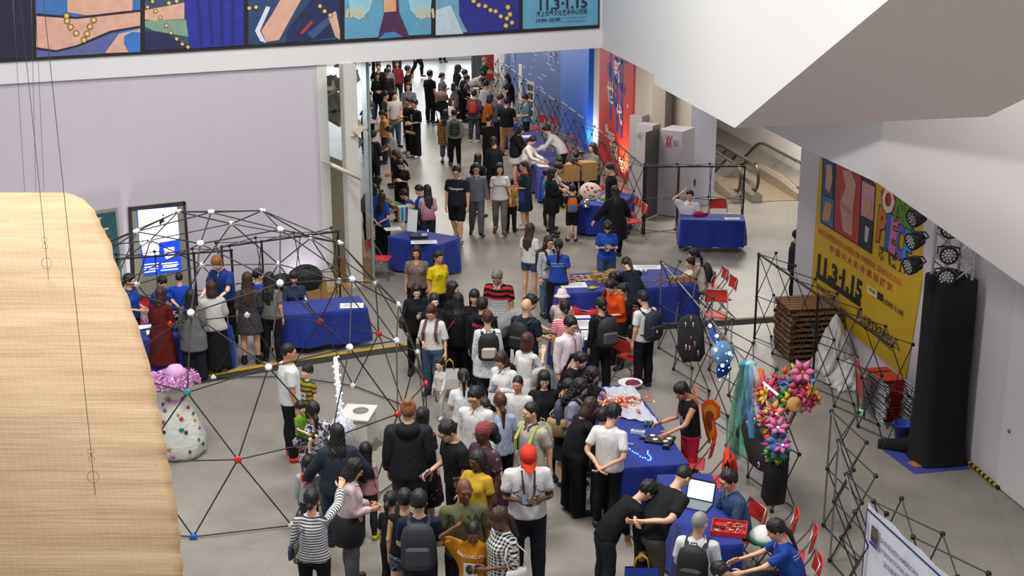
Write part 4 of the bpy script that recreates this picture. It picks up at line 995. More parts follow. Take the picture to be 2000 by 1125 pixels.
# ---- geodesic dome of thin rods, three-frequency, cut at five eighths
def dome():
    phi = (1+5**.5)/2; V = []
    for a in (-1, 1):
        for b in (-phi, phi): V += [(0, a, b), (a, b, 0), (b, 0, a)]
    V = np.array(V); V = V/np.linalg.norm(V[0]); near = lambda i, j: np.linalg.norm(V[i]-V[j]) < 1.1
    F = [(i, j, k) for i in range(12) for j in range(i) for k in range(j) if near(i, j) and near(j, k) and near(i, k)]
    pts = {}; tri = []
    def pid(p):
        p = p/np.linalg.norm(p); k = tuple(np.round(p, 4)+0.0)
        if k not in pts: pts[k] = p
        return k
    for i, j, k in F:
        g = {}
        for a in range(4):
            for b in range(4-a): c = 3-a-b; g[(a, b)] = pid((V[i]*a+V[j]*b+V[k]*c)/3)
        for a in range(3):
            for b in range(3-a):
                tri.append((g[(a, b)], g[(a+1, b)], g[(a, b+1)]))
                if a+b < 2: tri.append((g[(a+1, b)], g[(a+1, b+1)], g[(a, b+1)]))
    a = V[0]; b = np.cross(a, [.3, .5, .7]); b /= np.linalg.norm(b); c = np.cross(a, b); Mx = np.array([b, c, a])
    Rr, rot = 3.049, .1822; cr, sr = math.cos(rot), math.sin(rot)
    W = {k: np.array([q[0]*cr-q[1]*sr, q[0]*sr+q[1]*cr, q[2]]) for k, q in ((k, Mx@p) for k, p in pts.items())}
    base = np.array([-4.2574, 19.2401, 0]); e = empty('geodesic_dome', tuple(base), 0, 'wide geodesic dome of thin black rods with white and red hubs', 'dome')
    keep = {k: np.array([q[0]*Rr, q[1]*Rr, max(.035, q[2]*Rr+.1787*Rr)]) for k, q in W.items() if q[2] > -.3}
    hm = {c: MB().lathe([(.02, -.03), (.045, -.03), (.05, 0), (.045, .03), (.02, .03)], n=10).mesh('hub', mat('dome hub '+c, c, .4)) for c in ('#e6e6e4', '#d0302a', '#1f7f80', '#2a63b8')}
    def proj(p): q = p+base-EYE; w_ = q@FWD; return 1000+FPX*q[0]/w_, 562.5-FPX*(q@UPV)/w_
    reds = [(624, 627), (739, 652), (783, 809), (836, 746), (463, 899), (331, 633)]
    for k, p in keep.items():
        x, y = proj(p); col = '#e6e6e4'
        if min(math.hypot(x-a, y-b) for a, b in reds) < 16: col = '#d0302a'
        if math.hypot(x-363, y-769) < 16: col = '#1f7f80'
        if math.hypot(x-378, y-1050) < 22: col = '#2a63b8'
        M = Vector((p-[0, 0, .1787*Rr]).tolist()).to_track_quat('Z', 'Y').to_matrix().to_4x4(); inst('hub', hm[col], e, Matrix.Translation(Vector(p.tolist())) @ M)
    done = set()
    m_rod = mat('dome rod', '#26241f', .5)
    for t in tri:
        for q, r in ((t[0], t[1]), (t[1], t[2]), (t[0], t[2])):
            k = tuple(sorted((q, r)))
            if k in done or q not in keep or r not in keep: continue
            done.add(k); rod(e, keep[q], keep[r], .0095, m_rod)
dome()

# ---- foreground: the hanging sheet of woven veneer
def sail():
    m, nt, b = nmat('woven bamboo veneer'); N, L = nt.nodes, nt.links
    at = N.new('ShaderNodeAttribute'); at.attribute_name = 'rest'; sp = N.new('ShaderNodeSeparateXYZ'); L.new(at.outputs['Vector'], sp.inputs[0])
    mp = N.new('ShaderNodeMapping'); mp.inputs['Scale'].default_value = (1.6, 60, 1); L.new(at.outputs['Vector'], mp.inputs[0])
    n1 = N.new('ShaderNodeTexNoise'); n1.inputs['Scale'].default_value = 1; n1.inputs['Detail'].default_value = 6; n1.inputs['Roughness'].default_value = .7; L.new(mp.outputs[0], n1.inputs[0])
    mp2 = N.new('ShaderNodeMapping'); mp2.inputs['Scale'].default_value = (.7, 5, 1); L.new(at.outputs['Vector'], mp2.inputs[0])
    n2 = N.new('ShaderNodeTexNoise'); n2.inputs['Scale'].default_value = 1; n2.inputs['Detail'].default_value = 4; L.new(mp2.outputs[0], n2.inputs[0])
    ad = N.new('ShaderNodeMath'); ad.operation = 'ADD'; L.new(n1.outputs['Fac'], ad.inputs[0]); L.new(n2.outputs['Fac'], ad.inputs[1])
    rp = N.new('ShaderNodeValToRGB'); e = rp.color_ramp.elements; e[0].position = .35; e[0].color = lin('#967450'); e[1].position = .66; e[1].color = lin('#c2a982'); q = e.new(.5); q.color = lin('#b3946b')
    hf = N.new('ShaderNodeMath'); hf.operation = 'MULTIPLY'; hf.inputs[1].default_value = .5; L.new(ad.outputs[0], hf.inputs[0]); L.new(hf.outputs[0], rp.inputs[0])
    def grid(axis, per):
        a = N.new('ShaderNodeMath'); a.operation = 'MULTIPLY'; a.inputs[1].default_value = 1/per; L.new(sp.outputs[axis], a.inputs[0])
        f = N.new('ShaderNodeMath'); f.operation = 'FRACT'; L.new(a.outputs[0], f.inputs[0]); g = N.new('ShaderNodeMath'); g.operation = 'LESS_THAN'; g.inputs[1].default_value = .12; L.new(f.outputs[0], g.inputs[0]); return g.outputs[0]
    mxm = N.new('ShaderNodeMath'); mxm.operation = 'MAXIMUM'; L.new(grid(0, .045), mxm.inputs[0]); L.new(grid(1, .045), mxm.inputs[1])
    gm = N.new('ShaderNodeMath'); gm.operation = 'MULTIPLY'; gm.inputs[1].default_value = .16; L.new(mxm.outputs[0], gm.inputs[0])
    mx = N.new('ShaderNodeMix'); mx.data_type = 'RGBA'; L.new(gm.outputs[0], mx.inputs['Factor']); L.new(rp.outputs[0], mx.inputs['A']); mx.inputs['B'].default_value = lin('#d6bc8e'); L.new(mx.outputs['Result'], b.inputs['Base Color'])
    bp_ = N.new('ShaderNodeBump'); bp_.inputs['Strength'].default_value = .25; bp_.inputs['Distance'].default_value = .02; L.new(n1.outputs['Fac'], bp_.inputs['Height']); L.new(bp_.outputs['Normal'], b.inputs['Normal'])
    b.inputs['Roughness'].default_value = .6; b.inputs['Subsurface Weight'].default_value = .0
    edge = [(376, 128), (381, 150), (392, 168), (410, 182), (440, 200), (480, 218), (515, 227), (545, 236), (600, 257), (640, 271), (690, 286), (740, 300), (800, 311), (850, 320), (930, 335), (1010, 348), (1130, 359), (1300, 368)]
    ys = np.array([q[0] for q in edge], float); xs = np.array([q[1] for q in edge], float)
    T = np.concatenate([np.linspace(376, 450, 16), np.linspace(460, 1300, 60)]); S = np.linspace(0, 1, 34)
    P = np.zeros((len(T), len(S), 3)); uv = np.zeros_like(P)
    for i, t in enumerate(T):
        f = (t-376)/(1300-376); Y = 11.6-3.6*f**.8; xr = np.interp(t, ys, xs)+1.6*math.sin(t*.11)+1.1*math.sin(t*.31)
        for j, s in enumerate(S):
            px = -520+(xr+520)*s; bul = .55*(1-(2*s-1)**2)*.6+.22*math.sin(math.pi*f)
            dx = .015*math.sin(t*.2)*(s**8)
            P[i, j] = atY(px, t-3*(1-s)**2*(1-f), Y-bul+dx)
    d = np.linalg.norm(np.diff(P, axis=0), axis=2).mean(1); vv = np.concatenate([[0], np.cumsum(d)])
    for i in range(len(T)):
        du = np.linalg.norm(np.diff(P[i], axis=0), axis=1); uv[i, :, 0] = np.concatenate([[0], np.cumsum(du)]); uv[i, :, 1] = vv[i]
    nI, nJ = len(T), len(S); q = P.reshape(-1, 3)
    nrm = np.cross(np.gradient(P, axis=1), np.gradient(P, axis=0)).reshape(-1, 3); nrm /= np.linalg.norm(nrm, axis=1)[:, None]
    if nrm[:, 2].mean() < 0: nrm = -nrm
    allv = np.vstack([q, q-nrm*.012]); K = nI*nJ; fs = []
    for i in range(nI-1):
        for j in range(nJ-1):
            a = i*nJ+j; fs.append((a, a+nJ, a+nJ+1, a+1)); fs.append((K+a, K+a+1, K+a+nJ+1, K+a+nJ))
    for i in range(nI-1):
        for j in (0, nJ-1): a = i*nJ+j; fs.append((a, a+nJ, K+a+nJ, K+a))
    for j in range(nJ-1):
        for i in (0, nI-1): a = i*nJ+j; fs.append((a, a+1, K+a+1, K+a))
    me = tmesh('woven_panel', np.vstack([uv.reshape(-1, 3), uv.reshape(-1, 3)]), fs); me.vertices.foreach_set('co', allv.astype(np.float32).ravel()); me.materials.append(m); me.update()
    o = inst('woven_panel', me, None, None, label='large curved sheet of woven tan veneer hanging in the foreground', cat='hanging sculpture')
    # where a pixel meets the sheet
    bv = BVHTree.FromPolygons(allv.tolist(), [list(f) for f in fs])
    hit = lambda px, py: bv.ray_cast(Vector(EYE.tolist()), Vector(ray(px, py).tolist()).normalized())[0]
    return o, hit
SAIL, sail_hit = sail()
M_WIRE = mat('steel wire', '#6f6a62', .4, .7)
for k, (px, py, tx) in enumerate(((95, 545, 88), (186, 965, 171))):
    h = sail_hit(px, py); up = h+Vector((0, 0, 5.2)); up.x += (tx-px)*.004
    mb = MB().tube([h, h+(up-h)*.2+Vector((.004, 0, 0)), up], .0022, 5)
    for q in range(2):
        c = h+Vector((0, -.01, .13+.16*q)); mb.tube([c+Vector((.03*math.sin(t*(1+q))*(1.3-q*.5), 0, .045*math.cos(t))) for t in np.linspace(0, 6.28, 12)[:-1]], .0016, 4, close=True)
    o = mb.build('hanging_wire', M_WIRE, label=('thin twisted wire holding the top of the woven sheet' if k == 0 else 'thin wire holding the middle of the woven sheet'), cat='wire')
for k, (x0, x1) in enumerate(((18, 48), (58, 70), (64, 86))):
    a = atY(x1, 374, 11.3); b = atY(x0, -120, 11.6)
    MB().tube([a, b], .0018, 4).build('hanging_wire', M_WIRE, label=('leftmost', 'middle', 'rightmost')[k]+' of the fine wires rising from the sheet top', cat='wire')

# ---- escalators
def escalators():
    prof = [(s, 0.0) for s in np.linspace(0, 2.7, 10)]+[(2.7+.25*k, -.02*k*k) for k in (1, 2, 3)]
    x, z = prof[-1]; prof += [(x+k*.8, z-k*.8*.577) for k in range(1, 8)]
    def bal(root, lat):
        gm = MB(); vs = []
        for s, z in prof:
            for off in (-.006, .006): vs += [tuple(ef(lat+off, s+.12, z+.28)), tuple(ef(lat+off, s+.12, z+.92))]
        fs = []
        for i in range(len(prof)-1):
            a = 4*i; fs += [(a, a+4, a+5, a+1), (a+2, a+3, a+7, a+6), (a+1, a+5, a+7, a+3)]
        fs.append((0, 1, 3, 2))
        # rounded newel
        n0 = len(vs); K = 9
        for k in range(K):
            w = math.pi/2-math.pi*k/(K-1); vs += [tuple(ef(lat-.006, .12-.32*math.cos(w), .60+.32*math.sin(w))), tuple(ef(lat+.006, .12-.32*math.cos(w), .60+.32*math.sin(w)))]
        fs += [tuple(n0+2*k for k in range(K)), tuple(n0+2*k+1 for k in range(K-1, -1, -1))]
        gm.add(vs, fs).build('glass_panel', M_GLASS, root)
        pts = [ef(lat, s, z+.95) for s, z in prof[::-1]]+[ef(lat, .1-.36*math.sin(w), .60+.36*math.cos(w)) for w in np.linspace(.15, 2.7, 9)]+[ef(lat, .15, .26)]
        MB().tube(pts, .042, 8).build('handrail', mat('handrail dark', '#4a463f', .35, .3), root)
        sk = MB(); vs = []; fs = []
        for s, z in [(-.25, 0)]+prof:
            h = .26+.10*min(1, max(0, s/1.2))
            for o_, zz in ((-.14, 0), (-.14, h*.75), (-.05, h), (.05, h), (.14, h*.75), (.14, 0)): vs.append(tuple(ef(lat+o_, s, z+zz-.0 if s < 2.7 else z+zz-.25*(zz == 0))))
        for i in range(len(prof)):
            for k in range(5): fs.append((6*i+k, 6*i+6+k, 6*i+7+k, 6*i+1+k))
        fs += [tuple(range(6))]; sk.add(vs, fs).build('skirt', mat('brushed bronze steel', '#b0a698', .4, .7), root)
    for nm, lats, lab in (('R', (-1.24, 0), 'right escalator going down beside the poster wall'), ('L', (-2.95, -1.72), 'left escalator going down behind the square pillar')):
        root = empty('escalator', tuple(ef(lats[1], 0)), 0, lab, 'escalator'); inv = root
        kids = len(bpy.data.objects)
        hold = empty('tmp')
        for l in lats: bal(hold, l)
        mid = (lats[0]+lats[1])/2
        MB().add([ef(lats[0]+.14, -.2, .012), ef(lats[1]-.14, -.2, .012), ef(lats[1]-.14, 2.6, .012), ef(lats[0]+.14, 2.6, .012)], [(0, 1, 2, 3)]).build('comb_plate', mat('ribbed tread', '#8d7f6a', .5, .5, noise=.3, nscale=9), hold)
        for k in range(9):
            s0 = 2.6+k*.4; z0 = -.12-.22*max(0, k-1); q = [ef(lats[0]+.14, s0, z0), ef(lats[1]-.14, s0, z0), ef(lats[1]-.14, s0+.4, z0), ef(lats[0]+.14, s0+.4, z0)]
            MB().add([tuple(p) for p in q]+[tuple(p-ZZ*.25) for p in q], [(0, 1, 2, 3), (4, 5, 1, 0), (7, 6, 5, 4)]).build('step', mat('ribbed tread', '#8d7f6a', .5, .5), hold)
        off = Vector(root.location)
        for o in list(bpy.data.objects):
            if o.parent == hold: o.parent = root; o.location = o.location-off
        bpy.data.objects.remove(hold)
escalators()

# ---- glass display case at the corner of the passage
def vitrine():
    P0, P1, P2 = G(640, 578), G(690, 562), G(730, 548)
    root = empty('glass_display_case', tuple(P0), 0, 'tall glass display case with paper sculptures at the passage corner', 'display case'); o0 = np.array(P0)
    def rel(p): return tuple(np.array(p)-o0)
    def pane(a, b, z0, z1):
        d = (b-a)/np.linalg.norm(b-a); n = np.array([-d[1], d[0], 0])*.02; vs = [rel(p+ZZ*z) for z in (z0, z1) for p in (a, b, b+n, a+n)]
        MB().add(vs, [(3, 2, 1, 0), (4, 5, 6, 7), (0, 1, 5, 4), (1, 2, 6, 5), (2, 3, 7, 6), (3, 0, 4, 7)]).build('glass_pane', M_GLASS, root)
    pane(P0, P1, .1, 4.6); pane(P1, P2, .1, 4.6); pane(P2, P2+U2*1.6, .1, 4.6)
    def post(a, b, t, col='#dcd9d2', z1=4.6):
        d = (b-a)/np.linalg.norm(b-a); n = np.array([-d[1], d[0], 0])*t; vs = [rel(p+ZZ*z) for z in (0, z1) for p in (a, b, b+n, a+n)]
        MB().add(vs, [(3, 2, 1, 0), (4, 5, 6, 7), (0, 1, 5, 4), (1, 2, 6, 5), (2, 3, 7, 6), (3, 0, 4, 7)]).build('post', mat('post '+col, col, .45), root)
    post(G(686, 563)-U2*.05, G(709, 556)-U2*.05, .14); post(P2-U2*.03, P2+R2*.03, .05, '#8fa39c')
    fl_ = [P0+U2*.02, P1, P2, P2+U2*5, P0+U2*5-R2*.5]; MB().add([rel(p+ZZ*.06) for p in fl_]+[rel(p) for p in fl_], [tuple(range(5)), (9, 8, 7, 6, 5)]+[(i, 5+i, 5+(i+1) % 5, (i+1) % 5) for i in range(5)]).build('base', mat('warm timber plinth', '#b98a4c', .5, noise=.15, nscale=4), root)
    a = P0+U2*2.6-R2*.3; MB().add([rel(a+ZZ*.06), rel(a+R2*1.15+ZZ*.06), rel(a+R2*1.15+ZZ*2.1), rel(a+ZZ*2.6)], [(0, 1, 2, 3)]).build('back_panel', mat('cream back panel', '#cfc3a8', .8), root)
    a = P0+U2*.2; MB().tube([rel(a+ZZ*2.75), rel(a+R2*.75+ZZ*2.35)], .05, 4).build('rail', mat('cream rail', '#d8cfba', .6), root)
    r_ = np.random.default_rng(3)
    for k in range(26):
        c = P0+U2*r_.uniform(.6, 3.2)+R2*r_.uniform(.1, .9)+ZZ*r_.uniform(2.5, 4.4); n = r_.integers(4, 7); th = np.sort(r_.uniform(0, 6.28, n)); s = r_.uniform(.12, .38)
        e1 = r_.normal(size=3); e1 /= np.linalg.norm(e1); e2 = np.cross(e1, r_.normal(size=3)); e2 /= np.linalg.norm(e2); nn = np.cross(e1, e2)
        vs = [c+nn*s*.35]+[c+e1*s*math.cos(t)*r_.uniform(.6, 1.2)+e2*s*math.sin(t)*r_.uniform(.6, 1.2)+nn*r_.uniform(-.1, .1) for t in th]; vs.append(c-nn*s*.2)
        MB().add([rel(v) for v in vs], [(0, i, i % n+1) for i in range(1, n+1)]+[(n+1, i % n+1, i) for i in range(1, n+1)]).build('paper_fold', mat('sculpture paper '+str(k % 3), ('#d7d2c2', '#b9b09a', '#8d9087')[k % 3], .8), root)
vitrine()

# ---- tall grey kiosks by the recess
def kiosk(pl, pr, top, label, dark=False, mark=False, dep=.62):
    a = G(*pl); b = G(*pr); d = (b-a)/np.linalg.norm(b-a); n = np.array([-d[1], d[0], 0])
    root = empty('kiosk', tuple(a), 0, label, 'kiosk'); rel = lambda p: tuple(np.array(p)-a)
    q = [a, b, b+n*dep, a+n*dep]; vs = [rel(p+ZZ*z) for z in (.02, top) for p in q]
    MB().add(vs, [(3, 2, 1, 0), (4, 5, 6, 7), (0, 1, 5, 4), (1, 2, 6, 5), (2, 3, 7, 6)]).build('cabinet', mat('kiosk lilac grey', '#a49ba1', .6), root)
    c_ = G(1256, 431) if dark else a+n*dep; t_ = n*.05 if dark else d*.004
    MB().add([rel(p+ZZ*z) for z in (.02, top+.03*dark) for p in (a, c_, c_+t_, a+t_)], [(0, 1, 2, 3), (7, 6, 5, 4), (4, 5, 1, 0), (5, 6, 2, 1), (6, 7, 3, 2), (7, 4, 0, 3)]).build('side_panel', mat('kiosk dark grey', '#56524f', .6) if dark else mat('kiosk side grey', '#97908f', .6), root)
    if mark:
        W = (b-a)@d
        for k in (0, 1):
            for sg in (-1, 1): c = W*.34+k*.075; MB().add([rel(a+d*(c-.045*sg)+ZZ*(top-.42)-n*.008), rel(a+d*(c-.045*sg+.022)+ZZ*(top-.42)-n*.008), rel(a+d*(c+.045*sg+.022)+ZZ*(top-.12)-n*.008), rel(a+d*(c+.045*sg)+ZZ*(top-.12)-n*.008)], [(0, 1, 2, 3)]).build('logo', mat('logo red', '#a8213a', .6), root)
        for r in range(3): MB().add([rel(a+d*(W*.34+.17+x)+ZZ*(top-.26-.05*r+h)-n*.006) for x, h in ((0, 0), (.14, 0), (.14, .02), (0, .02))], [(0, 1, 2, 3)]).build('lettering', mat('logo grey', '#7f7480', .6), root)
    return root
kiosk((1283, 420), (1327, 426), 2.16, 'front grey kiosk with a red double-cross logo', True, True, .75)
kiosk((1238, 402), (1270, 407), 2.12, 'middle grey kiosk lettered in black behind the front kiosk', False, False, .4)
kiosk((1226, 388), (1250, 391), 2.2, 'rear grey kiosk nearest the red poster', False, False, .4)
kk = bpy.data.objects['kiosk.001']; kt = lettering('设计', frame(G(1250, 404)+ZZ*1.84-U2*.03, R2, ZZ, -U2), .16, mat('kiosk lettering', '#3a3436', .6), kk)
kt.matrix_basis = Matrix.Translation(-Vector(kk.location)) @ kt.matrix_basis
# ================================================================== the crowd
BLK, NVY, WHT, GRY, BLU, JEAN, DJEAN = '#17171b', '#1b2338', '#dcdcdc', '#85858a', '#1f429a', '#46586f', '#262e3d'
def P(key, px, py, H, head, label, **k): return person(key, px, py, H, head, label, **k)
def F(**k): return dict(sex='f', **k)
g1 = 'visitors at the left booth'
P('a1', 252, 535, 1.55, 70, 'girl in blue tee half hidden behind the woven sheet', **F(hair='lowpony', top=('tee', BLU), bot=('trousers', BLK), arms='phonelow', yaw=20, group=g1))
P('a2', 314, 561, 1.58, 165, 'woman in a long maroon dress with a blue tote bag', **F(hair='bob', hc='b', top=('elbow', '#5b1c1a'), bot=('midi', '#5b1c1a'), arms=('phonelow', 'phonelow'), shoe='#4a3a30', lean=8, group=g1))
P('a3', 318, 540, 1.45, 60, 'child in blue tee leaning over the left booth table', **F(hair='bowl', top=('tee', BLU), arms='table', lean=20, group=g1))
P('a4', 349, 531, 1.42, 190, 'boy in blue tee turned away beside the backlit panel', hair='crop', top=('tee', '#1c46b8'), arms='phonelow', group=g1)
P('a5', 372, 566, 1.58, 175, 'woman in a grey vest with loose black hair at the left booth', **F(hair='long', top=('tunic', '#6d6d6c'), bot=('wide', '#1c1f2a'), arms=('down', 'phonelow'), group=g1))
P('a6', 411, 549, 1.60, 200, 'woman in a pale grey shawl and long black skirt', **F(hair='bob', hc='b', top=('shawl', '#bdbab6'), bot=('long', BLK), shoe='#d8d4ce', arms='phonelow', lean=6, group=g1))
P('a7', 419, 503, 1.76, -25, 'tall attendant with reddish hair in a blue polo behind the booth', hair='short', hc='y', skin='l', top=('polo', '#26407e'), arms='table', lean=14, pitch=32, group=g1)
P('a8', 482, 532, 1.64, 185, 'woman with long brown hair in a grey speckled dress', **F(hair='long', hc='b', top=('elbow', ('#4a4848', 'speckle', '#2a2a2c')), bot=('mini', ('#4a4848', 'speckle', '#2a2a2c')), arms=('down', 'phonelow'), boots=.10, shoe='#1a1a1c', group=g1))
P('a9', 504, 525, 1.50, 120, 'girl in blue tee with a ponytail between two women', **F(hair='pony', top=('tee', BLU), arms='phonelow', group=g1))
P('a10', 526, 532, 1.60, 170, 'woman with long black hair in a grey tee and black trousers', **F(hair='long', top=('tee', '#6f6e6c'), bot=('trousers', '#1b1d24'), arms=('phonelow', 'down'), group=g1))
P('a11', 573, 530, 1.58, 10, 'girl in a dark blue top seated behind the blue table', **F(hair='bobbang', top=('long', '#2a3a52'), arms='lap', seat=.45, lean=10, group=g1))

g2 = 'visitors along the passage'
def Q(key, px, py, H, head, label, **k): k.setdefault('lod', 1); k.setdefault('group', g2); return person(key, px, py, H, head, label, **k)
Q('b1', 738.6, 123, 1.74, 5, 'man in black shirt at the far left of the passage', top=('sshirt', BLK), arms=('behind', 'behind'))
Q('b2', 737, 141, 1.62, 10, 'woman in black suit with long hair before the man in black', **F(hair='long', top=('long', '#18181c'), arms=('phonelow', 'phonelow')))
Q('b3', 755, 134, 1.74, -10, 'man in dark grey sweater and black cap', hair='wrap', hc='#15151a', top=('long', '#2d2d32'), arms='down')
Q('b4', 759, 126, 1.62, 15, 'woman in patterned grey top behind the capped man', **F(hair='long', top=('elbow', ('#9a9a9c', 'speckle', '#4b4b52'))))
Q('b5', 775.6, 118, 1.64, 0, 'woman with long hair in a red top and pale cardigan', **F(hair='long', hc='b', top=('long', '#8c3a38'), bot=('slim', '#2b2b30')))
Q('b6', 797, 128, 1.74, 90, 'man in black tee holding a phone to his ear', top=('tee', BLK), arms=('down', 'ear'))
Q('b7', 797, 161, 1.74, 5, 'man in grey tee with a lanyard in the passage', hair='crop', top=('tee', '#85868c'), bot=('trousers', '#3a3d48'))
Q('b8', 770, 178, 1.74, 25, 'man in a white tee and blue jeans in the passage', top=('tee', '#c9c6c4'), bot=('trousers', JEAN), arms=('phonelow', 'down'))
Q('b9', 753, 178, 1.72, 75, 'man in dark green tee holding a paper tube', hair='bowl', top=('tee', '#2c332f'), arms=('phone', 'phonelow'))
Q('b10', 721, 179, 1.66, 60, 'woman in blue and red jacket next to the glass edge', **F(hair='bob', top=('jacket', '#40546e')))
Q('b11', 726, 201, 1.60, 70, 'woman with reddish hair in white and pink looking down', **F(hair='long', hc='r', top=('long', '#cfc3c0'), arms='phonelow', lean=12, pitch=35))
Q('b12', 743, 216, 1.58, -75, 'boy in a mustard shirt at the passage table', top=('sshirt', '#b98d4e'), bot=('trousers', '#2b2b32'), arms='phonelow', pitch=25, skin='t')
F13 = Q('b13', 809, 194, 1.74, -45, 'man in black tee lettered in white with marked black trousers', top=('elbow', '#17181b'), bot=('wide', '#191a1d'), shoe='#c9c6c2', arms='phonelow')
Q('b14', 797, 190, 1.72, -60, 'man in black beside the one in the lettered tee', top=('jacket', '#1c1d22'), shoe='#bdbab4', arms='phone')
Q('b15', 758, 247, 1.66, -80, 'man in a grey tee seen from the side near the glass', hair='short', top=('tee', '#8b8c8e'), bot=('trousers', '#23252c'), arms='table', lean=10)
Q('b16', 729, 255, 1.66, 150, 'person in black with a black backpack beside the glass', top=('long', '#1d1e22'), arms='phonelow')
Q('b17', 769, 294, 1.60, -70, 'woman with long hair in a black tee looking down left', **F(hair='long', hc='b', top=('tee', '#1a1a1c'), bot=('slim', '#30343c'), arms='phonelow', pitch=30))
Q('b18', 780, 313, 1.56, -15, 'girl in a black tee looking down at her hands', **F(hair='lowbun', top=('tee', '#1b1b1e'), arms='phone', pitch=30))
Q('b19', 840, 137, 1.80, 140, 'tall man all in black standing alone in the passage', top=('sshirt', '#15161a'), bot=('trousers', '#121316'))
Q('b20', 864, 142, 1.60, 75, 'woman in grey with a ponytail and folded arms', **F(hair='lowbun', top=('elbow', '#6c706f'), bot=('slim', '#33363c'), arms='cross'))
Q('b21', 895, 127, 1.78, 85, 'tall person in black with a black cap and long hair', **F(hair='long', top=('long', '#191a1d'), arms='phonelow'))
Q('b22', 909, 136, 1.70, 80, 'man in white tee beside the tall capped person', top=('tee', '#b9bac0'), arms='phonelow', lean=10)
Q('b23', 913, 147, 1.60, 85, 'boy in purple top at the far passage table', hair='bowl', top=('tee', '#4a4a7c'), arms='table', lean=12)
Q('b24', 888, 162, 1.58, 80, 'girl in a grey tee waiting in the passage', **F(hair='bob', top=('tee', '#6c6e73'), bot=('slim', '#23252b')))
Q('b25', 907, 157, 1.62, 80, 'woman in black bending over the far passage table', **F(hair='bob', top=('elbow', '#1a1b1f'), arms='table', lean=22))
Q('b26', 882, 191, 1.40, 60, 'child with brown hair and white sleeves by the stroller', **F(hair='bob', hc='r', top=('long', '#d2cec8'), arms='phone'))
Q('b27', 870, 214, 1.58, 180, 'woman in a brown plaid shirt walking away', **F(hair='long', top=('tunic', ('#2a1d18', 'plaid', '#b98d58')), bot=('crop', '#5a6878'), shoe='#6a4a38', legs='step'))
B28 = Q('b28', 887, 213, 1.66, 185, 'person in grey with a green backpack walking away', top=('long', '#8a8d90'), bot=('trousers', '#16171a'), shoe='#6b6258', legs='step')
B29 = Q('b29', 926, 176, 1.64, 170, 'person in a grey jacket with a red backpack', **F(hair='bowl', top=('jacket', '#4c5258'), bot=('trousers', '#3d4148'), shoe='#c9c6c0', arms='phonelow'))
Q('b30', 959, 184, 1.62, 110, 'woman in a rust orange jacket at the passage table', **F(hair='bob', top=('jacket', '#8a4a1a'), arms='phonelow', lean=10))
Q('b31', 948, 112, 1.66, 85, 'old man with white hair in a green shirt reaching right', hair='short', hc='w', top=('sshirt', '#1f5238'), arms='reach', lean=12)
Q('b32', 948, 141, 1.74, 85, 'man in a pale grey tee bending low over a table', top=('tee', '#a9a7a6'), arms='table', lean=52, pitch=45)
Q('b33', 988, 146, 1.62, -70, 'woman in black behind the far passage table', **F(hair='bob', top=('tee', '#191a1d'), arms='table', lean=8, pitch=25))
Q('b34', 951, 158, 1.66, 130, 'man in a white tee with his back turned at the table', top=('tee', '#bdbcbd'), arms='table', lean=18)
Q('b35', 979, 184, 1.66, 100, 'man in grey with a white collar beside the khaki trousers', top=('shirt', '#3c4148'), arms='table', lean=10)
Q('b36', 990, 190, 1.76, 165, 'man in black polo and khaki trousers with his back turned', top=('polo', '#17181b'), bot=('trousers', '#a58257'), arms='phonelow', w=1.08)
Q('b37', 955, 225, 1.70, 150, 'man in a plain black tee with his back turned', hair='crop', top=('tee', '#17181a'), bot=('trousers', '#15161a'), arms='down')
Q('b38', 965, 267, 1.62, 175, 'woman in black with pinned up black hair', **F(hair='lowbun', top=('long', '#161619'), bot=('wide', '#141417')))
Q('b39', 1023, 185, 1.66, -80, 'person in a teal shirt standing behind the white boards', hair='short', top=('sshirt', '#4f7a82'), arms='phonelow', pitch=20)
Q('b40', 1020, 246, 1.62, 80, 'woman in black jacket over a white dress at the table', **F(hair='long', top=('jacket', '#1a1b1e'), bot=('mini', '#c9c5c0'), arms='table', lean=8, pitch=28))
Q('b41', 1044, 267, 1.60, 70, 'woman in a white shirt writing at the passage table', **F(hair='lowpony', top=('shirt', '#d6d3d0'), bot=('slim', '#23252b'), arms='table', lean=12, pitch=32))
Q('b42', 1064, 245, 1.74, -100, 'man in a white shirt leaning across the passage table', top=('shirt', '#d0cfce'), arms='table', lean=42)
Q('b43', 1157, 279, 1.64, -60, 'woman with long brown hair in a grey top beside cardboard', **F(hair='long', hc='b', top=('tee', '#6b6965'), bot=('slim', '#2b3140'), arms='phonelow', lean=6))
# walkers whose upper half is hidden by the white wall above
Q('x1', 0, 0, 1.74, 60, 'dark trousered walker at the bright far end with a pale bag', top=('long', '#1d1f24'), bot=('trousers', '#17181c'), legs='walk', foot=(816, 152))
Q('x2', 0, 0, 1.72, 40, 'dark trousered walker farthest up the bright passage', top=('long', '#22242a'), bot=('trousers', '#191b20'), foot=(864, 122))
Q('x3', 0, 0, 1.70, 20, 'walker in black right behind the man in black shirt', top=('long', '#1d1f24'), bot=('trousers', '#17181c'), foot=(735, 150))
Q('x4', 0, 0, 1.70, 0, 'walker in grey behind the woman in the red top', top=('long', '#8b8d90'), bot=('trousers', '#26282e'), foot=(776, 158))
Q('x5', 0, 0, 1.70, 90, 'dark walker next to the glass at the far left', top=('long', '#1d1f24'), bot=('trousers', '#17181c'), foot=(716, 128))
Q('x6', 934, 299, 1.60, 150, 'woman with black hair behind the man in the grey shirt', **F(hair='bob', top=('tee', '#1a1a1d'), bot=('slim', '#17181b')))
g3 = 'visitors walking out of the passage'
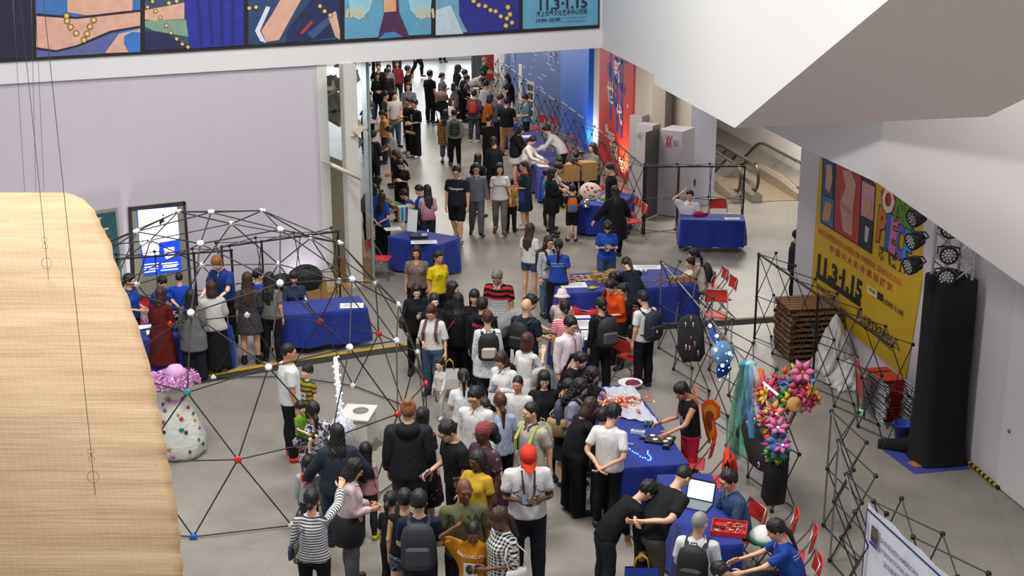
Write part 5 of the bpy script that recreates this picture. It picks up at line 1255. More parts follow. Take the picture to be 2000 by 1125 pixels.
C1 = P('c1', 891, 324, 1.82, -12, 'man in a black tee lettered in white with black shorts', hair='short', top=('tee', '#20222b'), bot=('shorts', '#15161d'), shoe='#5c5a56', legs='walk', glasses='#2a1512', pitch=14, group=g3, w=1.08)
P('c2', 930, 319, 1.72, 5, 'man in a grey shirt and grey trousers walking forward', hair='short', top=('shirt', '#6b6e78'), bot=('trousers', '#5b5b5c'), shoe='#26262a', legs='walk', glasses='#1a1a1a', arms=('loose', 'down'), group=g3)
C3 = P('c3', 976, 319, 1.70, 0, 'woman in a lettered white tee with a thin black strap', **F(hair='bob', top=('tee', '#d6d3d0'), bot=('slim', '#68645f'), shoe='#6b2a22', legs='walk', arms=('loose', 'down'), group=g3))
P('c4', 998, 348, 1.30, 170, 'child in an ochre tee behind the woman in white', hair='bowl', top=('tee', '#a07f35'), bot=('trousers', '#1d1f25'), group=g3)
C5 = P('c5', 1023, 314, 1.64, -75, 'woman in a dark teal dress with a red scarf and tote', **F(hair='lowpony', hc='b', top=('elbow', '#1d3540'), bot=('skirt', '#1c2b42'), shoe='#c9c4bd', arms=('phonelow', 'phone'), legs='step', group=g3))
P('c7', 746, 376, 1.46, 155, 'girl in blue tee with hands clasped at the book table', **F(hair='long', top=('tee', '#21479c'), bot=('wide', '#16171b'), arms='behind', group=g3))
P('c7b', 730, 360, 1.46, 170, 'child in blue tee next to the glass at the book table', **F(hair='bob', top=('tee', '#21479c'), group=g3))
P('c8', 784, 371, 1.30, -95, 'child in dark blue bending over the book table', hair='bowl', top=('tee', '#22407e'), arms='reach', lean=38, group=g3)
P('c9', 815, 362, 1.48, -80, 'girl in blue tee with a ponytail reading at the book table', **F(hair='pony', top=('tee', '#2146a8'), bot=('slim', '#23252b'), arms='phone', pitch=22, group=g3))
C10 = P('c10', 834, 361, 1.53, 200, 'woman in a pink shaded sweater with long dark hair', **F(hair='long', hc='d', top=('long', ('#c9a8ae', 'grad', '#a05c74')), bot=('trousers', '#222b38'), arms=('down', 'phonelow'), group=g3))
P('c11', 741, 345, 1.56, 100, 'person in a grey cardigan bending behind the book table', **F(hair='bob', top=('jacket', '#77777a'), arms='table', lean=28, group=g3))
g4 = 'visitors at the craft table in the passage'
P('d1', 1080, 328, 1.62, 85, 'woman with long black hair in a black jacket and jeans', **F(hair='long', top=('tunic', '#191a1d'), bot=('slim', DJEAN), arms=('phonelow', 'phone'), group=g4))
P('d2', 1069, 330, 1.40, 100, 'boy in a turquoise tee beside the woman in black', hair='bowl', top=('tee', '#2f7fa0'), bot=('trousers', '#1d2230'), group=g4)
P('d3', 1096, 319, 1.68, 80, 'person in a white top and dark shorts at the craft table', top=('tee', '#cfcdcb'), bot=('shorts', '#1f222a'), arms='table', lean=14, pitch=32, group=g4)
D4 = P('d4', 1118, 360, 1.34, 180, 'boy with an orange and blue backpack', hair='short', top=('tee', '#1c1d24'), bot=('shorts', '#141519'), arms='table', group=g4)
P('d5', 1094, 307, 1.36, 10, 'child with black hair behind the passage craft table', hair='bowl', top=('tee', '#2a2c34'), arms='table', lean=10, pitch=30, group=g4)
P('d6', 1124, 298, 1.40, -20, 'child bending over a cardboard model', hair='bowl', top=('tee', '#3a3c44'), arms='table', lean=24, pitch=45, group=g4)
P('d7', 1201, 363, 1.60, 205, 'woman in a loose black robe with long black hair', **F(hair='long', top=('robe', '#17161a'), bot=('slim', '#141417'), arms=('side', 'side'), w=1.12, group=g4))
P('d8', 1189, 319, 1.70, -80, 'man in a black shirt facing the craft table', top=('long', '#15161a'), bot=('trousers', '#17181b'), pitch=18, group=g4)
P('d9', 1348, 371, 1.58, -8, 'man in a white shirt seated with one hand on his head', hair='short', skin='a', top=('sshirt', '#d9d9dc'), bot=('trousers', '#1c1e24'), arms=('lap', 'head'), seat=.45, lean=-6, pitch=4, yaw=-12, group='people seated at tables')
P('d10', 1559, 449, 1.52, 90, 'person half hidden behind the poster wall', top=('jacket', '#2a2d36'), group=g4)
g5 = 'visitors in the middle of the hall'
def M(key, px, py, H, head, label, **k): k.setdefault('group', g5); return person(key, px, py, H, head, label, **k)
M('e1', 813, 481, 1.56, -5, 'woman in a mottled brown blouse facing the camera', **F(hair='bob', skin='t', top=('polo', ('#5f5652', 'speckle', '#8a7468')), bot=('slim', '#17181c'), w=1.1))
E2 = M('e2', 856, 490, 1.56, 40, 'woman in a bright yellow tee', **F(hair='lowpony', skin='t', top=('tee', '#c9b414'), bot=('slim', '#17181c'), w=1.08))
M('e3', 814, 556, 1.60, 8, 'girl with long hair in a black jacket looking at a phone', **F(hair='long', skin='l', top=('jacket', '#17171a'), bot=('slim', '#15151a'), arms=('phone', 'down'), boots=.14, pitch=20))
M('e4', 848, 574, 1.60, 15, 'girl with long hair in black behind the white knit sweater', **F(hair='long', skin='l', top=('jacket', '#191a1f'), bot=('slim', '#15151a')))
M('e5', 840, 598, 1.60, -15, 'woman in a white knit sweater and jeans holding a bag', **F(hair='lowbun', hc='b', top=('elbow', '#dedcd8'), bot=('trousers', JEAN), shoe='#2a2622', arms=('loose', 'phonelow'), pitch=26, glasses='#a8823a', legs='step'))
M('e6', 885, 550, 1.60, 80, 'girl with black hair turned right in black', **F(hair='bob', top=('long', '#18181b')))
M('e7', 894, 572, 1.62, 190, 'woman in black with long hair and a red bag strap', **F(hair='long', top=('jacket', '#151518'), bot=('wide', '#141417')))
M('e8', 926, 566, 1.58, -10, 'girl with a black fringe facing the camera in black', **F(hair='longbang', top=('tee', '#1b1b1f')))
E9 = M('e9', 942, 581, 1.70, 165, 'man in a black hoodie lettered in red', hair='short', top=('hoodie', '#15161a'), bot=('trousers', '#17181c'))
E10 = M('e10', 952, 607, 1.62, 185, 'person with short auburn hair in a patterned white shirt', **F(hair='short', hc='r', top=('tunic', ('#d8dade', 'floral', '#9fb4c8')), bot=('slim', '#2b2d35')))
M('e11', 969, 530, 1.74, -15, 'man with grey hair in a red and white striped polo', hair='short', hc='g', top=('polo', ('#b02a30', 'polo', '#d4d3d0')), bot=('trousers', '#1b1d24'), pitch=32, lean=6, skin='t', w=1.05)
E12 = M('e12', 1029, 583, 1.72, 150, 'bald man in a navy polo with a black backpack', hair='bald', skin='a', top=('polo', '#1c2332'), bot=('trousers', '#1b1c20'), w=1.08, arms='phonelow')
M('e13', 1044, 577, 1.72, 82, 'man in a grey tee bending before the bald man', top=('tee', '#8b8a88'), arms='table', lean=52, pitch=30, w=1.1)
E15 = M('e15', 1031, 650, 1.60, 140, 'woman in a white cold-shoulder dress with a brown bob', **F(hair='bob', hc='r', skin='l', top=('dress', '#dcdad6'), bot=('skirt', '#dcdad6'), arms=('phonelow', 'face')))
E16 = M('e16', 1103, 587, 1.60, 190, 'woman in a pink striped tee with a white shoulder bag', **F(hair='lowbun', top=('tee', ('#c9586e', 'stripe', '#dfc3c6')), bot=('trousers', '#8796a3')))
M('e17', 1098, 566, 1.45, 175, 'child in a pale pink bucket hat at the craft table', **F(hair='wrap', hc='#d9c4c8', top=('tee', '#c9b3b0'), arms='table'))
M('e19', 1036, 436, 1.56, 150, 'woman in a white top and denim shorts with long hair', **F(hair='long', hc='b', top=('tee', '#d3d0cd'), bot=('hotpants', '#3d4c66'), shoe='#b09a8a'))
M('e20', 1072, 461, 1.58, 30, 'woman with glasses in a grey striped top', **F(hair='long', hc='b', top=('long', ('#c9c9c8', 'stripe', '#6f7077')), bot=('slim', '#55636f'), glasses='#2a1512'))
E21 = M('e21', 1091, 467, 1.62, 175, 'woman in a blue tee lettered across the back', **F(hair='lowpony', top=('tee', '#28479a'), bot=('wide', '#16171b'), arms=('table', 'down')))
E22 = M('e22', 1187, 435, 1.60, 0, 'woman in a blue tee looking at her phone', **F(hair='bobbang', top=('tee', '#27479c'), bot=('trousers', '#45566e'), arms='phone', pitch=34))
M('e23', 1220, 505, 1.62, 200, 'woman in navy with long hair bending over the craft table', **F(hair='lowpony', top=('jacket', '#181c2a'), bot=('slim', '#181b26'), arms='reach', lean=38, pitch=55))
M('e24', 1197, 532, 1.30, 200, 'small boy in dark red at the craft table', hair='bowl', top=('tee', '#8a2a22'), arms='table')
M('e25', 1188, 549, 1.62, -55, 'woman in an orange sweater with a yellow strap', **F(hair='lowbun', top=('elbow', '#d24a12'), bot=('trousers', '#1d1e24'), arms='phonelow', pitch=35, lean=8, group=g5))
M('e26', 1217, 554, 1.66, -60, 'older man in black sitting by the craft table', hair='short', skin='t', top=('long', '#1b1b1f'), arms='lap', seat=.45, group='people seated at tables')
E27 = M('e27', 1174, 581, 1.62, 205, 'woman in black with a patterned dark backpack', **F(hair='lowbun', top=('long', '#16161a'), bot=('trousers', '#15161a'), arms='down', glasses='#1a1a1a'))
E28 = M('e28', 1254, 568, 1.66, 215, 'man in a white tee with a navy backpack', hair='short', top=('tee', '#d9d9da'), bot=('trousers', '#15161a'), shoe='#26262b', arms='down', pitch=20)
E29 = M('e29', 1117, 619, 1.74, 40, 'man with glasses in a white shirt and pink tie', hair='short', top=('shirt', '#dcd3d6'), bot=('trousers', '#6f6c6a'), glasses='#2a2422', pitch=16, w=1.04)
E30 = M('e30', 1354, 486, 1.60, -95, 'woman in a cream hoodie with a backpack sitting on a red chair', **F(hair='lowpony', top=('hoodie', '#cfc9c0'), bot=('slim', '#16171a'), arms='table', seat=.45, lean=12, group='people seated at tables'))
M('e31', 1348, 503, 1.18, -85, 'little girl in a white dress at the craft table', **F(hair='bun', top=('dress', '#dcd6d2'), bot=('skirt', '#dcd6d2'), arms='reach'))
M('e32', 1141, 691, 1.58, 65, 'girl in a black tracksuit jacket with orange panels', **F(hair='pony', top=('jacket', '#17181c'), bot=('slim', '#16171b'), arms='table', lean=16, pitch=32))
M('e33', 1236, 634, .98, 130, 'child in pale pink sitting on a red chair', **F(hair='bob', top=('long', '#c9b4b4'), bot=('slim', '#2d3a5c'), seat=.45, arms='lap', group='people seated at tables'))
M('f1', 859, 700, .98, -30, 'toddler girl in a cream top and striped leggings', **F(hair='pony', skin='l', top=('long', '#d6d3cc'), bot=('slim', ('#d2d0c8', 'stripe', '#9aa39a')), shoe='#dcdad6', legs='walk', arms=('swing', 'loose')))
M('f2', 905, 721, 1.56, 185, 'girl in a white blouse with a long black ponytail', **F(hair='pony', top=('fit', '#d9dadd'), bot=('trousers', '#24262e'), arms='phonelow'))
M('f3', 926, 758, 1.74, -20, 'man with glasses in an untucked white shirt', hair='short', top=('shirt', '#dcdbda'), bot=('trousers', '#20222a'), glasses='#2a1c18', pitch=14)
M('f4', 946, 778, 1.40, 20, 'boy with black hair right behind the man in white shirt', hair='bowl', top=('tee', '#d2d2d4'))
M('f5', 976, 769, 1.60, 200, 'woman in a light blue shirt with a brown ponytail', **F(hair='lowpony', hc='r', top=('sshirt', '#a9b8d0'), bot=('slim', '#17181c'), arms='phonelow'))
F6 = M('f6', 975, 691, 1.64, -30, 'woman in a white blouse reading a phone', **F(hair='long', hc='b', top=('shirt', '#dedddd'), bot=('slim', '#1d1e24'), arms=('phone', 'down'), pitch=30))
M('f7', 1011, 734, 1.55, -20, 'boy in a plain pale tee facing the camera', hair='crop', skin='t', top=('tee', '#cfcdca'), bot=('shorts', '#1d1f27'))
M('f8', 1063, 725, 1.60, 5, 'girl with glasses and long black hair in a black coat', **F(hair='longbang', skin='l', top=('jacket', '#17171b'), bot=('slim', '#16161a'), glasses='#1a1614'))
F9 = M('f9', 1036, 785, 1.74, -45, 'man in a beige polo with lime backpack straps', hair='crop', top=('polo', '#b8b0a2'), bot=('trousers', '#322c2c'), shoe='#23262e', yaw=-20, arms='back')
M('f10', 1117, 743, 1.56, 75, 'woman in a black sweater with a tan shoulder bag', **F(hair='lowbun', top=('long', '#141417'), bot=('skirt', '#1b1b1f'), arms='phonelow', pitch=28))
M('f11', 1163, 719, 1.60, 80, 'girl with glasses and long black hair watching the lights', **F(hair='long', top=('tee', '#1a1a20'), pitch=28, glasses='#2a2422'))
M('f12', 1140, 742, 1.64, 80, 'girl with long hair in a pale grey tee and small backpack', **F(hair='long', top=('tee', '#8b8fa0'), pitch=28))
M('f13', 1160, 778, 1.62, 115, 'woman in a black tee with a brown bob leaning on the table', **F(hair='bob', hc='b', top=('tee', '#16171a'), bot=('wide', '#141518'), arms='table', lean=16, pitch=30, w=1.12))
M('f15', 1180, 797, 1.56, 140, 'person with short black hair next to the white tee', hair='short', top=('tee', '#191a1e'))
M('f14', 1203, 789, 1.74, 150, 'young man in a white tee with hands clasped behind him', hair='short', top=('tee', '#dcdcdc'), bot=('slim', '#191b1f'), shoe='#1f2024', arms='behind', glasses='#1a1a1a', pitch=26, yaw=-10, legs='shift')
F16 = M('f16', 1323, 751, 1.62, -70, 'dancer in a black tank with orange wings and red tights', hair='short', skin='t', top=('tank', '#19191c'), bot=('slim', '#b02a44'), arms=('table', 'fwd'), pitch=38, lean=8, group='helpers behind the long table')
g6 = 'visitors in the foreground'
def N_(key, px, py, H, head, label, **k): k.setdefault('group', g6); return person(key, px, py, H, head, label, **k)
N_('g1', 563, 670, 1.78, 115, 'man in a white tee and orange trainers by the dome', hair='crop', skin='t', top=('tee', '#dadcdb'), bot=('trousers', '#15161b'), shoe='#d23a1c', sole='#e0d8d0', yaw=-10, legs='shift', w=1.06)
N_('g2', 601, 712, 1.18, -35, 'boy in a yellow and green striped tee', hair='bowl', skin='l', top=('tee', ('#b98e1c', 'wide', '#35503c')), bot=('shorts', '#2a2d36'), yaw=-10, pitch=-4)
N_('g4', 610, 784, 1.60, 205, 'woman in a camouflage sweatshirt carrying a toddler', **F(hair='lowpony', top=('hoodie', ('#c9c6cc', 'camo', '#a9a6b4')), bot=('trousers', '#4f5f74'), arms=('fwd', 'phone'), glasses='#2a2422'))
N_('g5', 658, 828, 1.64, 185, 'woman in a dark slate jacket with long black hair', **F(hair='long', top=('jacket', '#2b323c'), bot=('trousers', '#27344a'), arms='side', w=1.06))
N_('g6', 600, 890, 1.14, 180, 'boy in grey with an orange hood', hair='bowl', top=('hoodie', '#a5a8a8'), bot=('trousers', '#3a3f4a'))
N_('g7', 608, 956, 1.62, 175, 'woman in a white and navy striped top with a crossbody strap', **F(hair='lowbun', top=('long', ('#d3d3d2', 'stripe', '#34363f')), bot=('slim', '#141418'), arms=('loose', 'up')))
N_('g8', 700, 898, 1.64, 105, 'woman in a pink shirt with a black jacket at the waist', **F(hair='bob', top=('shirt', '#cbb3b6'), bot=('trousers', '#5d5e62'), arms='phonelow', pitch=30, glasses='#2a2422'))
N_('g9', 714, 864, 1.32, 170, 'girl with very long black hair in pink', **F(hair='long', top=('tee', '#b98a90'), bot=('slim', '#2c2e36'), shoe='#b9c02a'))
N_('g10', 797, 781, 1.86, 178, 'tall man with a blond bun in a black hooded jacket', hair='bun', hc='y', skin='l', top=('jacket', '#24262a'), bot=('trousers', '#3a3b3d'), w=1.1)
N_('g11', 826, 796, 1.60, 150, 'woman in a black floral dress behind the tall man', **F(hair='bob', top=('dress', ('#19181c', 'floral', '#a0404c')), bot=('midi', ('#19181c', 'floral', '#a0404c')), shoe='#8a6a5a'))
N_('g12', 866, 826, 1.76, -60, 'man with glasses in a black tee looking at a phone', hair='short', skin='a', top=('tee', '#1a1b1d'), bot=('trousers', '#1b1c20'), arms=('down', 'phonelow'), pitch=30, lean=6, glasses='#1a1a1a', w=1.14)
N_('g13', 790, 955, 1.60, 175, 'woman in a black sleeveless top with short hair and shorts', **F(hair='short', top=('tank', '#17181b'), bot=('hotpants', ('#2a2a2a', 'camo', '#9a958a')), arms='down'))
N_('g13b', 764, 960, 1.36, 160, 'girl with a ponytail at the left of the foreground group', **F(hair='pony', top=('tee', '#1d1e24'), bot=('slim', '#1d1e24')))
G14 = N_('g14', 818, 957, 1.72, 180, 'man in a navy tee with a dark leather backpack', hair='short', top=('tee', '#1b2236'), bot=('trousers', '#20222a'), arms='phonelow')
G15 = N_('g15', 907, 935, 1.80, 8, 'bald man in an olive lettered tee', hair='bald', skin='b', top=('tee', '#585b3e'), bot=('trousers', '#1b1c1f'), arms=('down', 'phonelow'), yaw=8, w=1.1, shoe='#8a9a3a')
G16 = N_('g16', 924, 1024, 1.46, -12, 'boy in a mustard yellow lettered tee scratching his head', hair='tight', skin='b', top=('tee', '#b87a14'), bot=('shorts', '#1d1f27'), arms=('down', 'head'), yaw=12, pitch=20)
N_('g17', 968, 995, 1.66, -60, 'woman in a black and white gingham blouse', **F(hair='lowpony', hc='b', skin='b', top=('loose', ('#dcdad8', 'gingham', '#17171c')), bot=('slim', '#1a1b20'), arms=('phonelow', 'phonelow'), pitch=22))
G18 = N_('g18', 1033, 881, 1.84, 5, 'man in a white tee and red cap checking his phone', hair='crop', skin='d', top=('tee', '#d5d4d4'), bot=('trousers', '#1a1e28'), arms='phone', pitch=34, w=1.1)
N_('g19', 930, 880, 1.60, -35, 'girl in a yellow tee with braids and a hand at her mouth', **F(hair='curly', skin='d', top=('tee', '#c9a832'), bot=('slim', '#2a3350'), arms=('down', 'face')))
N_('g20', 943, 826, 1.74, -50, 'woman with a headscarf in a purple floral dress', **F(hair='wrap', hc='#8a4546', skin='d', top=('dress', ('#4a3340', 'floral', '#8f7f86')), bot=('midi', '#3c2430'), glasses='#1a1614', w=1.18, arms=('down', 'phonelow')))
g7 = 'people at the laptop table'
N_('h1', 1346, 911, 1.76, 128, 'man in a black tee bending with hands clasped behind him', hair='crop', top=('tee', '#1a1b1d'), bot=('trousers', '#4a423a'), arms='behind', lean=40, pitch=46, group=g7, w=1.12)
N_('h2', 1278, 942, 1.66, 108, 'person in black bending low behind the man with clasped hands', hair='short', top=('long', '#131416'), bot=('trousers', '#23262e'), arms='down', lean=48, pitch=48, group=g7)
H3 = N_('h3', 1368, 999, 1.68, 160, 'old man with grey hair in a white shirt and black backpack', hair='crop', hc='w', top=('sshirt', '#d3d6da'), bot=('trousers', '#33363d'), yaw=-20, arms='phonelow', group=g7)
N_('h4', 1408, 1099, 1.30, 60, 'child with dark hair at the bottom edge by the tote', hair='short', top=('tee', '#2a2c34'), group=g7)
N_('h5', 1421, 919, 1.70, -70, 'man in a blue shirt sitting behind the laptop table', hair='short', top=('shirt', '#3a5274'), bot=('trousers', '#23262e'), arms='lap', seat=.45, lean=16, pitch=14, glasses='#2a2422', group=g7)
H6 = N_('h6', 1508, 1016, 1.62, -95, 'woman in a blue tee with a ponytail holding a tote', **F(hair='lowpony', top=('tee', '#24479a'), bot=('trousers', '#1d1f27'), arms='reach', seat=.45, lean=20, pitch=26, group=g7))
# the toddler on the camouflage woman's arm
T3 = N_('g3', 585, 784, .86, 60, 'toddler in a green tee held by the camouflage woman', hair='bowl', skin='l', top=('tee', '#6f9a2c'), bot=('shorts', '#3a4a2c'), legs='sit', arms='fwd')
b_ = T3['obj']; d_ = ray(585, 784); t_ = (PEOPLE['g4']['obj'].location.y-.10)/d_[1]; p_ = EYE+d_*t_
hz = (T3['at']('head', (0, .012, 1.757))).z; b_.location = (p_[0], p_[1], p_[2]-hz)

# ---- lettering on clothes
printed(C1, 'Champion', .070, 0, 1.27, '#d8d8dc', bold=.002, sx=1.0)
printed(C3, 'Champion', .055, 0, 1.25, '#2a2a35', bold=.001)
printed(F13, 'FUTURE', .13, .0, 1.10, '#d8d8dc', bold=.002, rot=90)
printed(E2, '舞·韵', .045, -.06, 1.28, '#5a5210', rot=0); printed(E2, '悠', .05, .07, 1.30, '#5a5210'); printed(E2, '然', .05, .075, 1.23, '#5a5210')
printed(E9, 'Manner', .085, 0, 1.33, '#b3232a', back=True, bold=.002); printed(E9, 'COLLEGE', .04, 0, 1.26, '#b3232a', back=True, bold=.001)
printed(E21, 'Shenzhen American', .038, 0, 1.30, '#dfe2ea', back=True); printed(E21, 'International School', .036, 0, 1.25, '#dfe2ea', back=True)
printed(G15, 'RAW', .15, 0, 1.33, '#26281c', bold=.004); printed(G16, 'BROOKLYN', .062, 0, 1.31, '#e6dfce', bold=.002, rot=0)
printed(G14, 'ECO', .085, 0, 1.38, '#dfe2ea', back=True, bold=.002)
printed(H6, 'S.A.I.', .04, -.11, 1.28, '#dfe2ea'); printed(H6, 'Shenzhen American', .032, 0, 1.30, '#dfe2ea', back=True); printed(H6, 'International School', .032, 0, 1.26, '#dfe2ea', back=True)

# ---- straps, ties, caps and scarves worn by the people
def strap_rest(sex, side=1, front=True):
    return [(side*.10, .06, 1.43), (side*.10, -.01, 1.475), (side*.105, -.07, 1.42), (side*.115, -.155, 1.28), (side*.13, -.14, 1.12), (side*.14, -.02, 1.04)]
def backpack(info, col, label, col2=None, s=1.0, drop=0.0, strap=None, pocket=True, front=True):
    m1 = mat('bag '+col, col, .7, noise=.15, nscale=12); m2 = mat('bag '+(col2 or col)+' pocket', col2 or col, .65, noise=.2, nscale=25); m3 = mat('bag strap '+(strap or '#1a1a1c'), strap or '#1a1a1c', .7)
    e = empty('backpack', (0, 0, 0), 0, label, 'backpack', 'backpacks'); e.matrix_world = info['M']
    def put(mb, n, m): worn(info, 'chest', mb, n, m, e)
    y0 = .135; a = MB(); prof = [(.02, -.24), (.13, -.235), (.155, -.19), (.155, .08), (.13, .18), (.07, .225), (.001, .235)]
    a.lathe([(r*s, z*s) for r, z in prof], (0, y0+.075*s, 1.22-drop), 16, sx=1.0, sy=.55); put(a, 'bag_body', m1)
    if pocket: a = MB(); a.box((0, y0+.155*s, 1.13-drop), (.22*s, .07*s, .20*s), bev=.03); put(a, 'front_pocket', m2)
    a = MB(); a.tube([(-.03, y0+.05, 1.445-drop), (-.03, y0+.05, 1.485-drop), (.03, y0+.05, 1.485-drop), (.03, y0+.05, 1.445-drop)], .008, 5); put(a, 'carry_loop', m3)
    for sd in (1, -1):
        a = MB(); st = strap_rest(info['sex'], sd); 
        k = 1.0 if info['sex'] == 'm' else .86
        pts = [(x*k, y if y > 0 else y*(1.0 if info['sex'] == 'm' else 1.05), z-.012) for x, y, z in st]
        vs = []; fs = []
        for i, p in enumerate([(sd*.09, y0, 1.40)]+pts+[(sd*.12, y0, 1.02)]): vs += [(p[0]-.022, p[1], p[2]+.004), (p[0]+.022, p[1], p[2]+.004), (p[0]+.022, p[1]+(.012 if p[1] > 0 else -.012), p[2]+.012), (p[0]-.022, p[1]+(.012 if p[1] > 0 else -.012), p[2]+.012)]
        for i in range(len(pts)+1):
            for q in range(4): fs.append((4*i+q, 4*i+4+q, 4*i+4+(q+1) % 4, 4*i+(q+1) % 4))
        a.add(vs, fs); put(a, 'strap', m3)
    return e
backpack(E12, '#1b1c1f', 'black backpack on the bald man in navy', s=1.0)
backpack(E27, '#232327', 'dark patterned backpack on the woman in black', '#4a4a4e', 1.1)
bk = backpack(E28, '#232a3a', 'navy backpack with a yellow toy on the man in white', '#1d2432', 1.1)
worn(E28, 'chest', MB().ball((.03, .345, 1.14), (.022, .014, .034), 8, 6), 'yellow_toy', mat('toy yellow', '#c9a21e', .5), bk)
backpack(G14, '#2a2e36', 'large dark grey leather backpack on the man in navy', '#343943', 1.15)
backpack(H3, '#1c1c1d', 'black backpack on the old man in white', '#242425', 1.05)
backpack(D4, '#c8621c', 'orange and blue backpack on the boy at the craft table', '#2a6fa8', .95)
backpack(B28, '#24382f', 'dark green backpack on the person in grey', None, .9)
backpack(B29, '#b0202c', 'red backpack on the person in a grey jacket', None, .85)
backpack(PEOPLE['b16'], '#161619', 'black backpack beside the glass edge', None, 1.0)
backpack(E10, '#17171a', 'black backpack on the auburn haired person', '#b9b2a4', 1.0)
backpack(F9, '#9a9486', 'grey backpack with lime straps on the man in beige', None, .9, strap='#a9b45a')
backpack(PEOPLE['f12'], '#3d4254', 'small blue grey backpack on the long haired girl', None, .8)
backpack(PEOPLE['e20'], '#1d1e22', 'black backpack hanging off the woman in stripes', None, .95)
backpack(PEOPLE['e5'], '#4a2c30', 'maroon strapped backpack on the woman in white knit', None, .8, strap='#5a3238')
backpack(E30, '#20242e', 'dark backpack on the woman in the cream hoodie', None, .9)
def shoulder_bag(info, side, col, label, w=.30, h=.24, d=.10, z=.98, strapc='#3a2a22', name='shoulder_bag', y=.02, slant=False):
    e = empty(name, (0, 0, 0), 0, label, 'bag', 'handbags'); e.matrix_world = info['M']; x = side*(.235 if info['sex'] == 'f' else .26)
    a = MB(); prof = [(.3, -.5), (.5, -.42), (.5, .25), (.42, .5)]
    a.lathe([(r, zz*h) for r, zz in prof], (x, y, z), 14, sx=d, sy=w); worn(info, 'chest', a, 'bag_body', mat('bag '+col, col, .55, noise=.12, nscale=14), e)
    a = MB(); top = (-side*.09, 0, 1.47) if slant else (side*.13, .0, 1.44)
    for dy in (-.07, .07): a.tube([(x, y+dy, z+h*.4), ((x+top[0])/2+side*.03, y+dy*1.2-(.04 if dy < 0 else -.04), 1.25 if not slant else 1.28), top], .009, 5)
    worn(info, 'chest', a, 'strap', mat('bag strap '+strapc, strapc, .6), e); return e
shoulder_bag(E16, -1, '#d2d2d0', 'white leather shoulder bag on the woman in pink stripes', .32, .24, .12, 1.05, '#5a3238')
shoulder_bag(E15, -1, '#b9b8b6', 'grey and white shoulder bag on the woman in a white dress', .3, .3, .10, 1.08, '#2f3034')
shoulder_bag(C10, 1, '#18181a', 'black shoulder bag on the woman in pink sweater', .36, .26, .12, 1.05, '#18181a')
shoulder_bag(PEOPLE['f10'], -1, '#a58660', 'tan shoulder bag on the woman in a black sweater', .34, .30, .12, 1.05, '#c2ab86')
shoulder_bag(PEOPLE['e7'], 1, '#17171a', 'black pouch on a bright red strap', .2, .16, .08, .98, '#c0241c', slant=True)
shoulder_bag(PEOPLE['e3'], -1, '#241d20', 'small dark handbag on the girl in the black jacket', .24, .2, .12, 1.0, '#241d20')
shoulder_bag(PEOPLE['g7'], 1, '#22304a', 'navy pouch of the woman in navy stripes', .2, .16, .06, .95, '#3f5878', slant=True)
shoulder_bag(C3, 1, '#b03a3a', 'small red pouch on a thin black strap', .12, .12, .05, .86, '#17171a', slant=True)
shoulder_bag(PEOPLE['g13'], -1, '#4a3426', 'brown patterned handbag with red handles', .34, .30, .14, .80, '#b82a20')
shoulder_bag(PEOPLE['g8'], 1, '#1b1b1d', 'black tote bag beside the woman in pink', .32, .36, .12, .86, '#1b1b1d')
shoulder_bag(PEOPLE['g17'], 1, '#c9c6c0', 'pale bag on the woman in gingham', .26, .28, .08, .95, '#d2cfca')
def jacket_waist(info, col):
    worn(info, 'pelvis', MB().lathe([(.19, .62), (.215, .70), (.21, .90), (.175, 1.02), (.16, 1.03)], (0, .02, 0), 20, sx=1.0, sy=.85, wob=lambda w, i: .05*math.sin(w*7+i)*(i < 3)), 'jacket_at_waist', mat('tied jacket', col, .85))
jacket_waist(PEOPLE['g8'], '#161618')
def tote(info, bone, off, label, col='#1b3a94', s=1.0, emblem=True, face=None, pz=None):
    """a cloth bag hanging from a hand"""
    hp = info['M'] @ info['at'](bone, info['sk']['wr'+bone[-1]]+(info['sk']['fi'+bone[-1]]-info['sk']['wr'+bone[-1]])*.55)
    e = empty('tote_bag', (hp.x+off[0], hp.y+off[1], hp.z+off[2]), math.radians(face if face is not None else 0), label, 'bag', 'blue tote bags')
    a = MB(); vs = []; W_, Hh, D = .34*s, .38*s, .07*s
    for z, w, d in ((-Hh-.16, .92, .9), (-Hh*.5-.16, 1.0, 1.1), (-.16, .97, .45)):
        for x, y in ((-1, -1), (0, -1.25), (1, -1), (1, 1), (0, 1.2), (-1, 1)): vs.append((x*W_/2*w, y*D/2*d, z))
    fs = [(5, 4, 3, 2, 1, 0)]+[(r*6+k, r*6+(k+1) % 6, r*6+6+(k+1) % 6, r*6+6+k) for r in range(2) for k in range(6)]
    a.add(vs, fs).build('bag_body', mat('tote cloth '+col, col, .8, noise=.1, nscale=10), e)
    for y in (-.02, .02): MB().tube([(-W_*.22, y, -.17), (-W_*.16, y, -.05), (0, y, 0), (W_*.16, y, -.05), (W_*.22, y, -.17)], .009, 5).build('handle', mat('tote handle', '#b8901e', .8), e)
    if emblem:
        ey = mat('tote emblem', '#c2a52c', .7); y = -D*.62-.012
        MB().add([(-.06, y, -.28), (.06, y, -.28), (.06, y, -.38), (0, y, -.43), (-.06, y, -.38)], [(4, 3, 2, 1, 0)]).build('emblem', ey, e)
        for k in range(5): t = math.pi*(.15+.175*k); MB().add([(.03*math.cos(t), y-.002, -.31+.03*math.sin(t)), (.055*math.cos(t-.1), y-.002, -.30+.05*math.sin(t-.1)), (.055*math.cos(t+.1), y-.002, -.30+.05*math.sin(t+.1))], [(0, 1, 2)]).build('emblem', mat('tote emblem blue', '#1b2f6c', .7), e)
        lettering('S.A.I.S', frame((0, y-.002, -.47), (1, 0, 0), (0, 0, 1), (0, -1, 0)), .06, ey, e)
    return e
